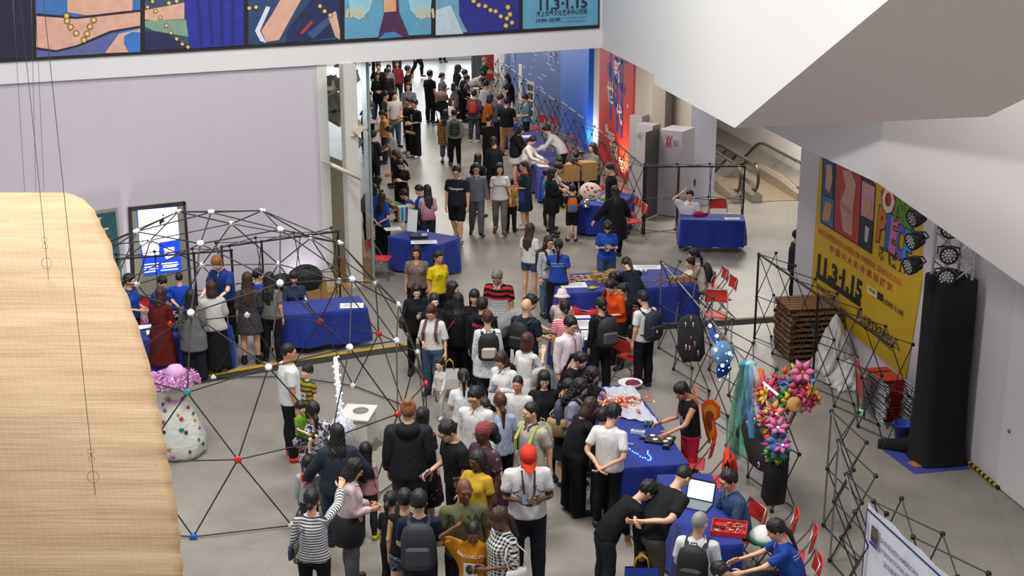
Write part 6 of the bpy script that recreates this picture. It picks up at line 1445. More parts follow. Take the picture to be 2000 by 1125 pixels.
tote(PEOPLE['a2'], 'hR', (0.0, -.04, .0), 'blue tote bag in the hand of the woman in maroon', s=1.1)
tote(C5, 'hL', (.12, -.06, .12), 'blue tote bag with gold emblem held in the passage', s=1.1)
tote(H6, 'hR', (-.15, -.12, .05), 'blue tote bag with gold emblem held by the ponytailed woman', s=1.1, face=-8)
tote(PEOPLE['e5'], 'hL', (.06, -.05, .0), 'white plastic carrier bag held by the woman in white knit', '#c9cacc', .9, False)
tote(PEOPLE['h2'], 'hR', (-.02, -.12, .10), 'blue tote bag held by the person bending low in black', s=1.15)
def phone(info, bone, label, col='#15161a'):
    h = info['sk']; p = h['wr'+bone[-1]]+(h['fi'+bone[-1]]-h['wr'+bone[-1]])*.62; s = 1 if bone[-1] == 'L' else -1
    hp = info['M'] @ info['at'](bone, p); e = empty('phone', tuple(hp+Vector((0, 0, .025))), info['obj'].rotation_euler[2], label, 'phone', 'phones held in hands')
    MB().box((0, 0, 0), (.075, .15, .009), rot=Matrix.Rotation(math.radians(28), 3, 'X'), bev=.003).build('phone_body', mat('phone '+col, col, .3), e)
    MB().box((0, -.001, .006), (.066, .136, .002), rot=Matrix.Rotation(math.radians(28), 3, 'X')).build('screen', mat('phone screen', '#4a5a70', .15), e)
for k, b, l in (('e22', 'hR', 'phone held by the woman in blue tee at the craft table'), ('g18', 'hR', 'phone held by the man in the red cap'), ('f6', 'hL', 'phone held by the woman in the white blouse'), ('e3', 'hL', 'phone held by the girl in the black jacket'), ('g12', 'hR', 'phone held by the man with glasses in black tee'), ('c5', 'hR', 'phone held by the woman with the red scarf'), ('e15', 'hL', 'phone held by the woman in the white dress')):
    phone(PEOPLE[k], b, l)
def cap(info, col, brim=True):
    mb = MB(); mb.lathe([(.001, 1.778), (.055, 1.770), (.085, 1.735), (.094, 1.69), (.096, 1.665)], (0, .014, 0), 18, sx=.96, sy=1.15)
    if brim:
        vs = []; n = 11
        for k in range(n):
            w = math.pi*(1+k/(n-1)); vs += [(.088*math.cos(w), .0+.095*math.sin(w), 1.672), (.085*math.cos(w), -.01+.185*math.sin(w), 1.650), (.085*math.cos(w), -.01+.185*math.sin(w), 1.644), (.088*math.cos(w), .0+.095*math.sin(w), 1.664)]
        mb.add(vs, [(4*k+q, 4*k+4+q, 4*k+4+(q+1) % 4, 4*k+(q+1) % 4) for k in range(n-1) for q in range(4)])
    return worn(info, 'head', mb, 'cap', mat('cap '+col, col, .8, noise=.08))
worn(PEOPLE['g20'], 'head', MB().ball((0, .145, 1.60), (.085, .075, .11), 10, 7).ball((.04, .16, 1.52), (.06, .06, .08), 8, 6).ball((-.04, .16, 1.53), (.06, .06, .08), 8, 6), 'hair', mat('hair k', HAIRC['k'], .5))
cap(G18, '#cf2f1c'); cap(PEOPLE['b21'], '#15161a'); cap(PEOPLE['b3'], '#15161a')
worn(PEOPLE['e17'], 'head', MB().lathe([(.001, 1.785), (.07, 1.775), (.09, 1.74), (.10, 1.68), (.105, 1.675), (.165, 1.635), (.16, 1.628), (.09, 1.66)], (0, .014, 0), 20, sy=1.08), 'bucket_hat', mat('hat pale pink', '#dcc9cd', .85))
worn(E29, 'chest', MB().add([(-.014, -.135, 1.43), (.014, -.135, 1.43), (.030, -.158, 1.02), (0, -.160, .98), (-.030, -.158, 1.02), (-.014, -.127, 1.43), (.014, -.127, 1.43), (.030, -.150, 1.02), (0, -.152, .98), (-.030, -.150, 1.02)], [(4, 3, 2, 1, 0), (5, 6, 7, 8, 9)]+[(i, (i+1) % 5, 5+(i+1) % 5, 5+i) for i in range(5)]), 'tie', cloth('#b58a94'))
worn(C5, 'chest', MB().lathe([(.075, 1.40), (.10, 1.42), (.09, 1.46), (.06, 1.47)], (0, 0, 0), 16).box((0, -.145, 1.20), (.07, .02, .40), bev=.008), 'scarf', cloth('#b8261e'))
def collar(info, col):
    mb = MB()
    for s in (1, -1): mb.add([(s*.005, -.075, 1.452), (s*.06, -.045, 1.495), (s*.07, .03, 1.505), (s*.085, .03, 1.462), (s*.075, -.07, 1.425), (s*.03, -.112, 1.405)], [(0, 1, 2, 3, 4, 5) if s > 0 else (5, 4, 3, 2, 1, 0)])
    worn(info, 'chest', mb, 'collar', cloth(col))
for k, c in (('f3', '#e2e1e0'), ('e29', '#e2d9dc'), ('f6', '#e2e2e2'), ('f9', '#4a5368'), ('c2', '#6b6e78'), ('h5', '#3a5274'), ('d9', '#dddde0'), ('e11', '#c9c9c9'), ('e12', '#8f9aa8'), ('a7', '#26407e'), ('b42', '#d0cfce'), ('b41', '#d6d3d0'), ('f5', '#a9b8d0'), ('h3', '#d3d6da'), ('g8', '#d9d2d2')): collar(PEOPLE[k], c)
# lanyard cards, hoods and panels
worn(E22, 'chest', MB().box((0, -.165, 1.13), (.07, .006, .10)), 'name_card', mat('card white', '#d8dade', .5)); 
worn(G18, 'chest', MB().tube([(-.06, -.06, 1.46), (-.05, -.17, 1.25), (0, -.19, 1.12), (.05, -.17, 1.25), (.06, -.06, 1.46)], .010, 5).box((0, -.20, 1.12), (.06, .03, .05), bev=.008), 'camera_strap', mat('strap black', '#17171a', .6))
printed(G18, '↔', .30, 0, 1.20, '#35363a', bold=.004)
worn(PEOPLE['g10'], 'chest', MB().lathe([(.06, 1.50), (.11, 1.49), (.125, 1.45), (.12, 1.38), (.06, 1.31), (.001, 1.30)], (0, .065, 0), 16, sy=.85), 'hood', cloth('#1d1f22'))
worn(PEOPLE['g6'], 'chest', MB().lathe([(.06, 1.50), (.11, 1.49), (.135, 1.44), (.13, 1.34), (.07, 1.22), (.001, 1.20)], (0, .055, 0), 16, sy=.85), 'hood', cloth('#d2481a'))
worn(PEOPLE['e9'], 'chest', MB().lathe([(.06, 1.50), (.10, 1.49), (.12, 1.45), (.11, 1.39), (.001, 1.36)], (0, .06, 0), 16, sy=.8), 'hood', cloth('#15161a'))
worn(PEOPLE['g2'], 'chest', MB().box((0, -.150, 1.12), (.15, .008, .16)), 'print_patch', mat('patch white', '#d2d0cc', .8)); worn(PEOPLE['g2'], 'chest', MB().tube([(-.035+.07*k/6, -.158, 1.10+.06*math.sin(math.pi*k/6)) for k in range(7)], .010, 4), 'print_patch', mat('patch ink', '#2a2a2e', .8))
worn(PEOPLE['g16'], 'chest', MB().box((0, -.153, 1.13), (.17, .008, .19)), 'print_patch', mat('patch white', '#d2d0cc', .8)); worn(PEOPLE['g16'], 'chest', MB().ball((-.01, -.158, 1.14), (.05, .006, .07), 10, 6), 'print_patch', mat('patch ink', '#2a2a2e', .8))
for s in (1, -1): worn(PEOPLE['e32'], None, MB().add([(s*.02, .175, 1.42), (s*.135, .16, 1.40), (s*.15, .165, 1.22), (s*.02, .18, 1.20)], [(0, 1, 2, 3)]), 'panel', cloth('#d2401c'))
for k, c in (('e5', '#5a3238'), ): pass
# orange wings of the dancer
wg = MB(); 
for s in (1, -1):
    out = [(0, .0), (.10, .12), (.22, .16), (.32, .08), (.30, -.10), (.20, -.20), (.22, -.40), (.16, -.62), (.08, -.66), (.03, -.48), (.0, -.25)]
    for scl, dy, mi in ((1, 0, 0), (.70, .006, 1), (.42, .012, 2)):
        cx, cz = .14, -.18; q = [((x-cx)*scl+cx, (z-cz)*scl+cz) for x, z in out]; nn = len(q); y = .17
        vs = [(s*(.06+x), y+dy+x*.35+.01, 1.34+z) for x, z in q]+[(s*(.06+x), y-dy+x*.35-.004, 1.34+z) for x, z in q]
        wg.add(vs, [tuple(range(nn)), tuple(range(2*nn-1, nn-1, -1))]+[(i, (i+1) % nn, nn+(i+1) % nn, nn+i) for i in range(nn)], mi)
worn(F16, 'chest', wg, 'costume_wings', [cloth('#d2581c'), cloth('#c98a2a'), cloth('#8a3a1a')])
printed(F16, '❋', .22, 0, 1.18, '#b9b9bd')
# ================================================================== tables and what lies on them
TB = {}
def T(key, pl, pr, depth, where, **k): TB[key] = cloth_table(pl, pr, depth, 'folding table under the blue cloth '+where, 'royal blue cloth on the table '+where, **k)
T('t1', (258, 668), (452, 637), .75, 'at the left booth')
T('t2', (557, 616), (717, 602), .80, 'beside the glass case', drop=.62)
T('t3', (757, 462), (856, 479), .80, 'with the picture books')
T('t4', (998, 258), (1058, 342), .75, 'where the white shirts write', side=1)
T('t4b', (962, 200), (985, 245), .5, 'farthest along the passage', side=1)
T('t5', (1125, 398), (1201, 405), 1.5, 'with the rainbow hat')
T('t6', (1330, 429), (1455, 432), .62, 'of the seated man in white', drop=.62)
T('t7', (1100, 574), (1363, 556), 1.25, 'covered with cardboard crafts')
T('t8', (1115, 668), (1172, 662), .95, 'spread with white papers')
T('t9', (1236, 752), (1345, 905), .95, 'strewn with fairy lights', side=-1)
T('t10', (1388, 925), (1452, 1062), .68, 'with the laptop', side=-1)
def item(name, label, cat, px, py, z=.756, rz=0.0, group=None):
    p = G(px, py, z); return empty(name, (p[0], p[1], z), rz, label, cat, group)
# sheets of paper
k_ = 0
for px, py, w, h, r, where in ((687, 597, .42, .30, .1, 'on the table beside the glass case'), (767, 447, .36, .28, .3, 'at the left of the book table'), (828, 473, .55, .28, .1, 'at the front of the book table'), (1430, 427, .34, .16, .05, 'on the table of the seated man'),
                        (1138, 634, .36, .5, .0, 'upper on the paper strewn table'), (1140, 655, .4, .5, .15, 'lower on the paper strewn table'), (1120, 557, .5, .34, .1, 'at the left of the craft table'), (1052, 292, .3, .4, .3, 'under the writing woman'), (1045, 318, .3, .4, .2, 'at the near end of the writing table'),
                        (1264, 522, .55, .3, .0, 'at the back of the craft table')):
    e = item('paper_sheet', 'white printed paper '+where, 'paper', px, py, .757, r, 'papers on the tables'); MB().box((0, 0, .002), (w, h, .004)).build('sheet', M_PAPER, e)
    for q in range(3): MB().box((0, h*(.25-.2*q), .0045), (w*.7, h*.05, .001)).build('printed_line', mat('paper ink', '#6a6a72', .7), e)
# left booth: lit tablet, crafts
for px, py, lab, c in ((286, 640, 'glowing pale blue board on the left booth table', '#bcd2ff'), (303, 650, 'glowing pale tile at the right of the left booth table', '#d8e4ff')):
    e = item('light_board', lab, 'light board', px, py, .757, .3); MB().box((0, 0, .01), (.30, .22, .02), bev=.004).build('board', mat('board body', '#c9ccd2', .4), e); MB().box((0, 0, .0215), (.27, .19, .002)).build('lit_face', mat('lit face '+c, c, .4, emit=.9), e)
for k, (px, py, c) in enumerate(((280, 628, '#b0348a'), (291, 629, '#c8a020'), (298, 634, '#2a8a5a'), (284, 634, '#7a4ac0'))):
    e = item('craft_piece', ('pink', 'yellow', 'green', 'violet')[k]+' craft piece on the left booth table', 'craft', px, py, .757, k); MB().ball((0, 0, .03), (.05, .04, .03), 8, 5).build('blob', mat('craft '+c, c, .6), e); MB().tube([(0, 0, .05), (.03, 0, .10)], .006, 5).build('stick', M_PAPER, e)
e = item('bottle', 'small white bottle on the table beside the glass case', 'bottle', 597, 594, .757); MB().lathe([(.028, 0), (.03, .09), (.026, .11), (.012, .12), (.012, .15), (.001, .152)], n=12).build('bottle_body', mat('bottle white', '#e2e2e4', .35), e); MB().lathe([(.014, .13), (.014, .155), (.001, .156)], n=10).build('cap', mat('bottle cap', '#c9cbd0', .4), e)
# book table
cs = ('#b5793a', '#d9d2c4', '#3f9fc8', '#4aa8d0', '#c9d6dc', '#2f86b8', '#b03a34', '#dfe3e6', '#3a8fb8', '#d2c8b0')
bc = G(778, 430, .757)
for k, c in enumerate(cs):
    e = empty('picture_book', (bc[0]+k*.032, bc[1]+k*.006, .757), .2, ('first', 'second', 'third', 'fourth', 'fifth', 'sixth', 'seventh', 'eighth', 'ninth', 'tenth')[k]+' book from the left in the upright row on the book table', 'book', 'books standing on the book table')
    MB().box((0, 0, .16), (.024, .24, .32-.01*(k % 3)), bev=.002).build('cover', mat('book '+c, c, .5), e); MB().box((0, .004, .16), (.018, .236, .326-.01*(k % 3))).build('pages', M_PAPER, e)
e = item('tilted_board', 'tall white board leaning on the book table', 'board', 806, 452, .757, -.5); MB().box((0, 0, .24), (.24, .012, .48), rot=Matrix.Rotation(-.15, 3, 'X')).build('board', M_PAPER, e); MB().box((0, .1, .2), (.02, .2, .012)).build('foot', M_CARD, e)
e = item('box_of_cards', 'black box of cards on the book table', 'box', 818, 464, .757, .1); MB().box((0, 0, .03), (.38, .24, .06), bev=.006).build('tray', M_BLACK, e); MB().box((.12, 0, .062), (.12, .18, .006)).build('card', mat('card pink', '#c9a0b0', .6), e)
e = item('green_cushion', 'round green cushion on the book table', 'cushion', 764, 403, .757); MB().lathe([(.001, 0), (.20, .01), (.24, .05), (.18, .09), (.001, .1)], n=18).build('cushion_body', mat('green felt', '#1f7a3a', .9), e); MB().ball((0, 0, .10), .014, 6, 4).build('button', mat('green button', '#16592a', .7), e)
sg = G(798, 462, .5); e = empty('hanging_sign', (sg[0], sg[1], .38), .2, 'small white sign hung on the front of the book table', 'sign'); MB().box((0, -.02, 0), (.14, .008, .24), rot=Matrix.Rotation(.35, 3, 'Y')).build('card', M_PAPER, e); MB().tube([(-.05, -.026, .09), (.04, -.026, -.08)], .006, 4).build('stroke', M_BLACK, e)
e.location = (G(780, 470, .55)[0], G(780, 470, .55)[1]-.18, .52)
# passage craft table
def carton(px, py, w, d, h, label, z=.757, rz=.3, open_=True):
    e = item('carton', label, 'box', px, py, z, rz, 'cardboard boxes'); t = .008
    for (c, s) in (((0, -d/2, h/2), (w, t, h)), ((0, d/2, h/2), (w, t, h)), ((-w/2, 0, h/2), (t, d, h)), ((w/2, 0, h/2), (t, d, h))): MB().box(c, s).build('side', M_CARD, e)
    MB().box((0, 0, t/2), (w, d, t)).build('bottom', M_CARD, e)
    if open_:
        for s in (-1, 1): MB().box((s*(w/2+.05), 0, h+.03), (.13, d, t), rot=Matrix.Rotation(s*.6, 3, 'Y')).build('flap', M_CARD, e)
    else: MB().box((0, 0, h), (w, d, t)).build('lid', M_CARD, e)
    return e
carton(1112, 352, .42, .36, .36, 'open cardboard box at the passage craft table'); carton(1147, 350, .40, .34, .46, 'tall cardboard house at the passage craft table', open_=False)
carton(1131, 338, .50, .3, .22, 'wide cardboard tray behind the cardboard house')
e = item('rainbow_hat', 'rainbow felt hat on the passage craft table', 'hat', 1190, 392, .757); 
for k, c in enumerate(('#c9504a', '#d28a3a', '#d2c04a', '#6aa85a', '#4a8ab0', '#d8d0c8')): MB().lathe([(.26-.035*k if False else .05+.035*(5-k)*.0+.26-.04*(5-k), .02+.028*(5-k)), (.26-.04*(4.2-k) if k < 5 else .28, .028*(5-k))], n=20).build('felt_ring', mat('felt '+c, c, .9), e)
MB().lathe([(.07, .16), (.04, .175), (.001, .18)], n=16).build('crown', mat('felt #c9504a', '#c9504a', .9), e)
e = item('patterned_fan', 'round fan patterned with red leaves on the craft table', 'fan', 1153, 390, .757, .1); MB().lathe([(.001, 0), (.22, 0), (.23, .012), (.22, .024), (.001, .024)], n=24, sx=1.15, M=Matrix.Rotation(.95, 3, 'X'), c=(0, 0, .20)).build('disc', mat('fan cream', '#c4aa98', .8, noise=.3, nscale=14), e)
Rf = Matrix.Rotation(.95, 3, 'X')
for k in range(14):
    q_, t = rng.uniform(.04, .2), rng.uniform(0, 6.28); pf = Rf @ Vector((q_*1.15*math.cos(t), q_*math.sin(t), .027)); MB().ball((pf.x, pf.y, pf.z+.20), (.038, .022, .005), 6, 4, M=Rf @ Matrix.Rotation(t*2, 3, 'Z')).build('leaf_patch', mat(('patch red', 'patch green', 'patch dark')[k % 3], ('#8c3030', '#4a5a40', '#3a3230')[k % 3], .8), e)
MB().tube([(0, .06, 0), (0, .10, .2)], .012, 6).build('stand', M_CARD, e)
e = item('silver_lantern', 'small silver lantern with lights on the craft table', 'lantern', 1145, 404, .757); 
for k in range(4): w = math.pi/4+k*math.pi/2; MB().tube([(.09*math.cos(w), .09*math.sin(w), 0), (.09*math.cos(w), .09*math.sin(w), .2)], .008, 5).build('post', M_STEEL, e)
for z in (.0, .1, .2): MB().box((0, 0, z), (.16, .16, .008)).build('shelf', M_STEEL, e)
for k in range(6): MB().ball((rng.uniform(-.07, .07), rng.uniform(-.09, -.05), rng.uniform(.02, .2)), .012, 6, 4).build('bulb', mat('bulb white', '#fff4dc', .4, emit=6), e)
for px, py, lab, c in ((1030, 268, 'blue and white folder on the passage table', '#c9ccd6'), (1060, 325, 'clear plastic sheets on the passage table', '#aab4bc')):
    e = item('folder', lab, 'folder', px, py, .757, .2); MB().box((0, 0, .012), (.3, .4, .024), bev=.004).build('cover', mat('folder '+c, c, .4), e); MB().box((0, 0, .026), (.26, .34, .004)).build('page', M_PAPER, e)
e = item('laptop', 'dark laptop standing open on the passage table', 'laptop', 1080, 320, .757, -1.2); MB().box((0, 0, .01), (.36, .25, .02), bev=.004).build('keyboard', M_BLACK, e); MB().box((0, .13, .12), (.36, .012, .24), rot=Matrix.Rotation(-.3, 3, 'X')).build('screen', mat('dim screen', '#4f5a58', .2), e)
# seated man's table
e = item('pink_pouch', 'pink and white folded bag on the table of the seated man', 'bag', 1368, 421, .757, .2); MB().lathe([(.16, 0), (.18, .03), (.13, .08), (.05, .10), (.001, .1)], n=14, sy=.6, wob=lambda w, i: .12*math.sin(3*w+i)).build('pouch', cloth('#b02a44'), e); MB().box((.02, -.04, .075), (.2, .04, .03), bev=.01).build('white_band', M_PAPER, e)
e = item('small_note', 'small greenish note on the table of the seated man', 'paper', 1423, 418, .757); MB().box((0, 0, .004), (.12, .08, .008)).build('pad', mat('note', '#8aa08a', .6), e); MB().box((0, 0, .009), (.1, .06, .002)).build('sheet', M_PAPER, e)
# craft table: cardboard shapes and bits
CUT = MB().box((0, 0, .006), (.11, .08, .012)).mesh('cardboard_piece', mat('craft card', '#b5945e', .8, noise=.15)); CUB = MB().box((0, 0, .05), (.10, .10, .10), bev=.004).mesh('cardboard_cube', M_CARD)
tb, ta, tl = TB['t7']
def on_t(key, u, v): b, a, L = TB[key]; return (b[0]+math.cos(a)*u-math.sin(a)*v, b[1]+math.sin(a)*u+math.cos(a)*v)
for k in range(30):
    u = -tl/2+.12+(k % 10)*.13+rng.uniform(-.03, .03); v = .1+.17*(k//10)+rng.uniform(-.04, .04); x, y = on_t('t7', u, v)
    o = inst('cardboard_piece', CUT, None, Matrix.Translation((x, y, .757)) @ Matrix.Rotation(rng.uniform(0, 3), 4, 'Z') @ Matrix.Scale(rng.uniform(.7, 1.4), 4), label='flat cardboard cut-out in the pile at the left of the craft table', cat='craft', group='cardboard cut-outs on the craft table')
for k in range(14):
    u = -tl/2+.85+(k % 5)*.12+rng.uniform(-.02, .02); v = -.12+.17*(k//5)+rng.uniform(-.03, .03); x, y = on_t('t7', u, v)
    inst('cardboard_cube', CUB, None, Matrix.Translation((x, y, .757)) @ Matrix.Rotation(rng.uniform(0, 3), 4, 'Z') @ Matrix.Scale(rng.uniform(.8, 1.5), 4), label='small brown cardboard block in the heap on the craft table', cat='craft', group='cardboard blocks on the craft table')
for k in range(4):
    x, y = on_t('t7', tl/2-.42+k*.13, -.42); inst('cardboard_cube', CUB, None, Matrix.Translation((x, y, .757)) @ Matrix.Scale(1.25, 4), label='brown cardboard block in the row at the right end of the craft table', cat='craft', group='cardboard blocks in a row')
BIT = MB().box((0, 0, .012), (.03, .025, .024), bev=.005).mesh('craft_bead', mat('craft bead', '#a56a5a', .6))
for k in range(46):
    x, y = on_t('t7', rng.uniform(.15, tl/2-.35), rng.uniform(-.55, .1)); inst('craft_bead', BIT, None, Matrix.Translation((x, y, .757)) @ Matrix.Rotation(rng.uniform(0, 3), 4, 'Z'), label='small reddish bead scattered on the right of the craft table', cat='bead', group='beads scattered on the craft table')
CUP = MB().lathe([(.026, 0), (.034, .08), (.031, .08), (.024, .006), (.001, .006)], n=12).mesh('paper_cup', mat('cup white', '#e0e2e6', .5))
for k in range(9):
    x, y = on_t('t7', .05+(k % 5)*.09+tl*.08, .38+.1*(k//5)); inst('paper_cup', CUP, None, Matrix.Translation((x, y, .757)), label='white paper cup in the cluster at the back of the craft table', cat='cup', group='paper cups on the craft table')
e = item('yellow_cutter', 'bright yellow tape cutter on the craft table', 'tool', 1157, 565, .757, .3); MB().ball((0, 0, .03), (.08, .05, .03), 10, 6).build('body', mat('tool yellow', '#d2b014', .5), e); MB().tube([(.05, 0, .03), (.15, .03, .02)], .014, 6).build('handle', mat('tool yellow', '#d2b014', .5), e)
e = item('blue_folder', 'blue folder on the paper strewn table', 'folder', 1135, 622, .757, .1); MB().box((0, 0, .015), (.36, .2, .03), bev=.004).build('cover', mat('folder blue', '#1d3fa0', .4), e); MB().box((.01, 0, .031), (.30, .16, .002)).build('label', M_PAPER, e)
# long table: tulle with lights, small gadgets
def tulle_mat(name, col, a): 
    m = mat(name, col, .9, alpha=a); return m
tx = []; N1, N2 = 16, 16
q4 = [np.array(G(x, y, .79)) for x, y in ((1178, 757), (1236, 753), (1284, 826), (1196, 812))]
for i in range(N1):
    for j in range(N2):
        u, v = i/(N1-1), j/(N2-1); p = q4[0]*(1-u)*(1-v)+q4[1]*u*(1-v)+q4[2]*u*v+q4[3]*(1-u)*v; tx.append((p[0]+.02*math.sin(9*v), p[1], .79+.012*math.sin(u*23+v*9)+.01*math.sin(v*31)))
o = MB().add(tx, [(i*N2+j, i*N2+N2+j, i*N2+N2+j+1, i*N2+j+1) for i in range(N1-1) for j in range(N2-1)], 0, True).build('tulle_sheet', tulle_mat('white tulle', '#cfd2da', .72), label='sheer white tulle spread over the back of the long table', cat='cloth')
e = item('fairy_lights', 'heap of orange glowing fairy lights on the tulle', 'string lights', 1222, 785, .80)
BULB = MB().ball((0, 0, 0), .011, 6, 4).mesh('bulb', mat('bulb orange', '#ff9a6a', .4, emit=5, ecol='#ff7a4a'))
pth = [(rng.normal()*.22, rng.normal()*.16, rng.uniform(.0, .05)) for _ in range(40)]
MB().tube(pth, .003, 4).build('wire', mat('copper wire', '#b06a4a', .5, .5), e)
for k, p in enumerate(pth[:36]): inst('bulb', BULB, e, Matrix.Translation(p))
for k in range(14): MB().ball((rng.normal()*.2, rng.normal()*.14, .015), (rng.uniform(.04, .09), rng.uniform(.03, .06), .012), 7, 4, M=Matrix.Rotation(rng.uniform(0, 3), 3, 'Z')).build('tissue_petal', mat('tissue coral', '#c96a58', .8), e)
e = item('blue_light_string', 'string of cold blue lights on the long table', 'string lights', 1245, 888, .762)
pth = [(-.12+.03*k, .18-.05*k+.02*math.sin(k*2), .008+.004*math.sin(k)) for k in range(9)]+[(.15+.015*math.sin(k), -.22+.05*k, .01) for k in range(7)]
MB().tube(pth, .003, 4).build('wire', mat('pale wire', '#a9b4c8', .5), e); BB = MB().ball((0, 0, 0), .011, 6, 4).mesh('bulb', mat('bulb blue', '#5a86ff', .4, emit=9, ecol='#3a6cff'))
for p in pth: inst('bulb', BB, e, Matrix.Translation((p[0], p[1], p[2]+.008)))
e = item('disc_case', 'black case with white discs on the long table', 'case', 1289, 861, .757, -.35); MB().box((0, 0, .02), (.38, .28, .04), bev=.006).build('case_body', M_BLACK, e)
for x, y in ((-.12, .06), (.0, .08), (.12, .03), (-.05, -.06), (.1, -.08)): MB().lathe([(.038, .0405), (.038, .044), (.001, .044)], (x, y, 0), 14).build('disc', M_PAPER, e)
for px, py, s, c, lab in ((1246, 847, (.2, .07, .05), '#c9ccd6', 'white card box on the long table'), (1258, 857, (.12, .08, .04), '#1d2430', 'small dark gadget beside the card box'), (1301, 877, (.09, .06, .06), '#17181c', 'black cube adapter on the long table'), (1228, 868, (.14, .04, .02), '#8a8d94', 'thin metal strip with pins on the long table')):
    e = item('gadget', lab, 'gadget', px, py, .757, -.3); MB().box((0, 0, s[2]/2), s, bev=.005).build('shell', mat('gadget '+c, c, .4), e); MB().box((0, 0, s[2]+.001), (s[0]*.7, s[1]*.5, .003)).build('face', mat('gadget face', '#6a6f7c', .4), e)
for k, px in enumerate((1261, 1272)): e = item('glass_jar', ('left', 'right')[k]+' small green glass jar at the tulle edge', 'jar', px, 833, .757, 0, 'glass jars'); MB().lathe([(.03, 0), (.033, .05), (.028, .07), (.026, .07), (.03, .05), (.027, .004), (.001, .004)], n=12).build('jar_body', mat('jar green', '#4f8a7a', .15, alpha=.7), e); MB().lathe([(.03, .07), (.03, .08), (.001, .08)], n=12).build('rim', M_STEEL, e)
e = item('round_tray', 'pink and white round tray at the far end of the long table', 'tray', 1231, 752, .757); MB().lathe([(.001, .0), (.16, .0), (.19, .05), (.18, .055), (.15, .02), (.001, .015)], n=20).build('tray_body', mat('tray white', '#dcd2d2', .5), e); MB().lathe([(.12, .03), (.10, .055), (.001, .06)], (.04, 0, 0), 14).build('plum_cloth', cloth('#6a2a44'), e)
# laptop table
e = item('laptop', 'open laptop with a bright screen on the front table', 'laptop', 1362, 985, .757, math.radians(-28)); MB().box((0, -.05, .012), (.36, .25, .022), bev=.004).build('keyboard', mat('laptop grey', '#6a6d72', .4), e)
MB().box((0, .12, .14), (.36, .014, .26), rot=Matrix.Rotation(-.35, 3, 'X')).build('lid', M_BLACK, e); MB().box((0, .110, .142), (.33, .004, .22), rot=Matrix.Rotation(-.35, 3, 'X')).build('screen', mat('laptop screen', '#bfe6f5', .3, emit=1.1), e)
e = item('toolbox', 'open red tray of tools on the front table', 'toolbox', 1424, 1036, .757, math.radians(-12)); MB().box((0, 0, .01), (.40, .34, .02)).build('tray_floor', M_RED, e)
for c, s in (((0, -.17, .03), (.42, .012, .06)), ((0, .17, .03), (.42, .012, .06)), ((-.2, 0, .03), (.012, .34, .06)), ((.2, 0, .03), (.012, .34, .06)), ((0, 0, .03), (.4, .008, .05)), ((.05, -.09, .03), (.008, .17, .05))): MB().box(c, s).build('tray_wall', M_RED, e)
for k in range(22):
    x, y = rng.uniform(-.16, .16), rng.uniform(-.14, .14); a = rng.uniform(0, 3); L_ = rng.uniform(.04, .10); MB().tube([(x-L_/2*math.cos(a), y-L_/2*math.sin(a), .035), (x+L_/2*math.cos(a), y+L_/2*math.sin(a), .042)], rng.uniform(.007, .014), 6).build('tool', mat(('tool steel', 'tool cream', 'tool dark')[k % 3], ('#8a8d92', '#c9b88a', '#2a2a2e')[k % 3], .4), e)
e = item('felt_hat', 'white and green felt hat beside the toolbox', 'hat', 1492, 1050, .60, .3); MB().lathe([(.001, .14), (.10, .12), (.16, .06), (.19, .0), (.17, -.01)], n=18).build('crown', mat('felt white', '#d6d8d4', .9), e); MB().lathe([(.18, .02), (.21, -.02), (.19, -.03)], n=18).build('green_band', mat('felt green', '#1f6a4a', .9), e)

# ================================================================== chairs
for px, py, hd, lab in ((743, 503, 80, 'red folding chair next to the glass case'), (1391, 562, -85, 'red chair rearmost at the right end of the craft table'), (1407, 580, -80, 'middle red chair at the right end of the craft table'), (1397, 613, -10, 'nearest red chair at the right end of the craft table'),
                        (1226, 417, -80, 'rear red chair before the front kiosk'), (1238, 431, -80, 'front red chair before the front kiosk'), (1100, 285, -90, 'rear red chair in front of the blue board'), (1108, 297, -90, 'front red chair in front of the blue board'),
                        (1048, 250, -60, 'red chair left of the pair behind the passage table'), (1070, 254, -60, 'red chair right of the pair behind the passage table'), (1404, 424, 0, 'empty red chair beside the seated man in white'), (1352, 903, -100, 'red chair with white lettering at the front of the long table'), (1384, 938, -100, 'red chair draped with an orange cloth'),
                        (1150, 640, 160, 'red chair with a red jacket by the paper strewn table'), (1231, 628, 160, 'red chair behind the woman in orange'), (1507, 1052, -105, 'red chair behind the ponytailed woman'), (1542, 1085, -105, 'red chair at the lower right edge of the table'), (279, 628, -20, 'red chair behind the left booth table'),
                        (1175, 366, -90, 'red chair behind the rainbow hat'), (1147, 318, -90, 'red chair beside the woman with brown hair')):
    chair(px, py, hd, lab)
for k, hd, lab in (('a11', 10, 'chair under the girl seated by the glass case'), ('d9', -8, 'red chair under the man in white shirt'), ('e30', -95, 'red chair under the woman in the cream hoodie'), ('e26', -60, 'red chair under the older man in black'), ('e33', 130, 'red chair under the child in pale pink'), ('h5', -70, 'red chair under the man in blue shirt'), ('h6', -95, 'red chair under the ponytailed woman in blue')):
    L_ = PEOPLE[k]['obj'].location; a = math.radians(hd); chair(0, 0, hd, lab, loc=(L_.x-math.sin(a)*.0, L_.y+math.cos(a)*.0, 0))
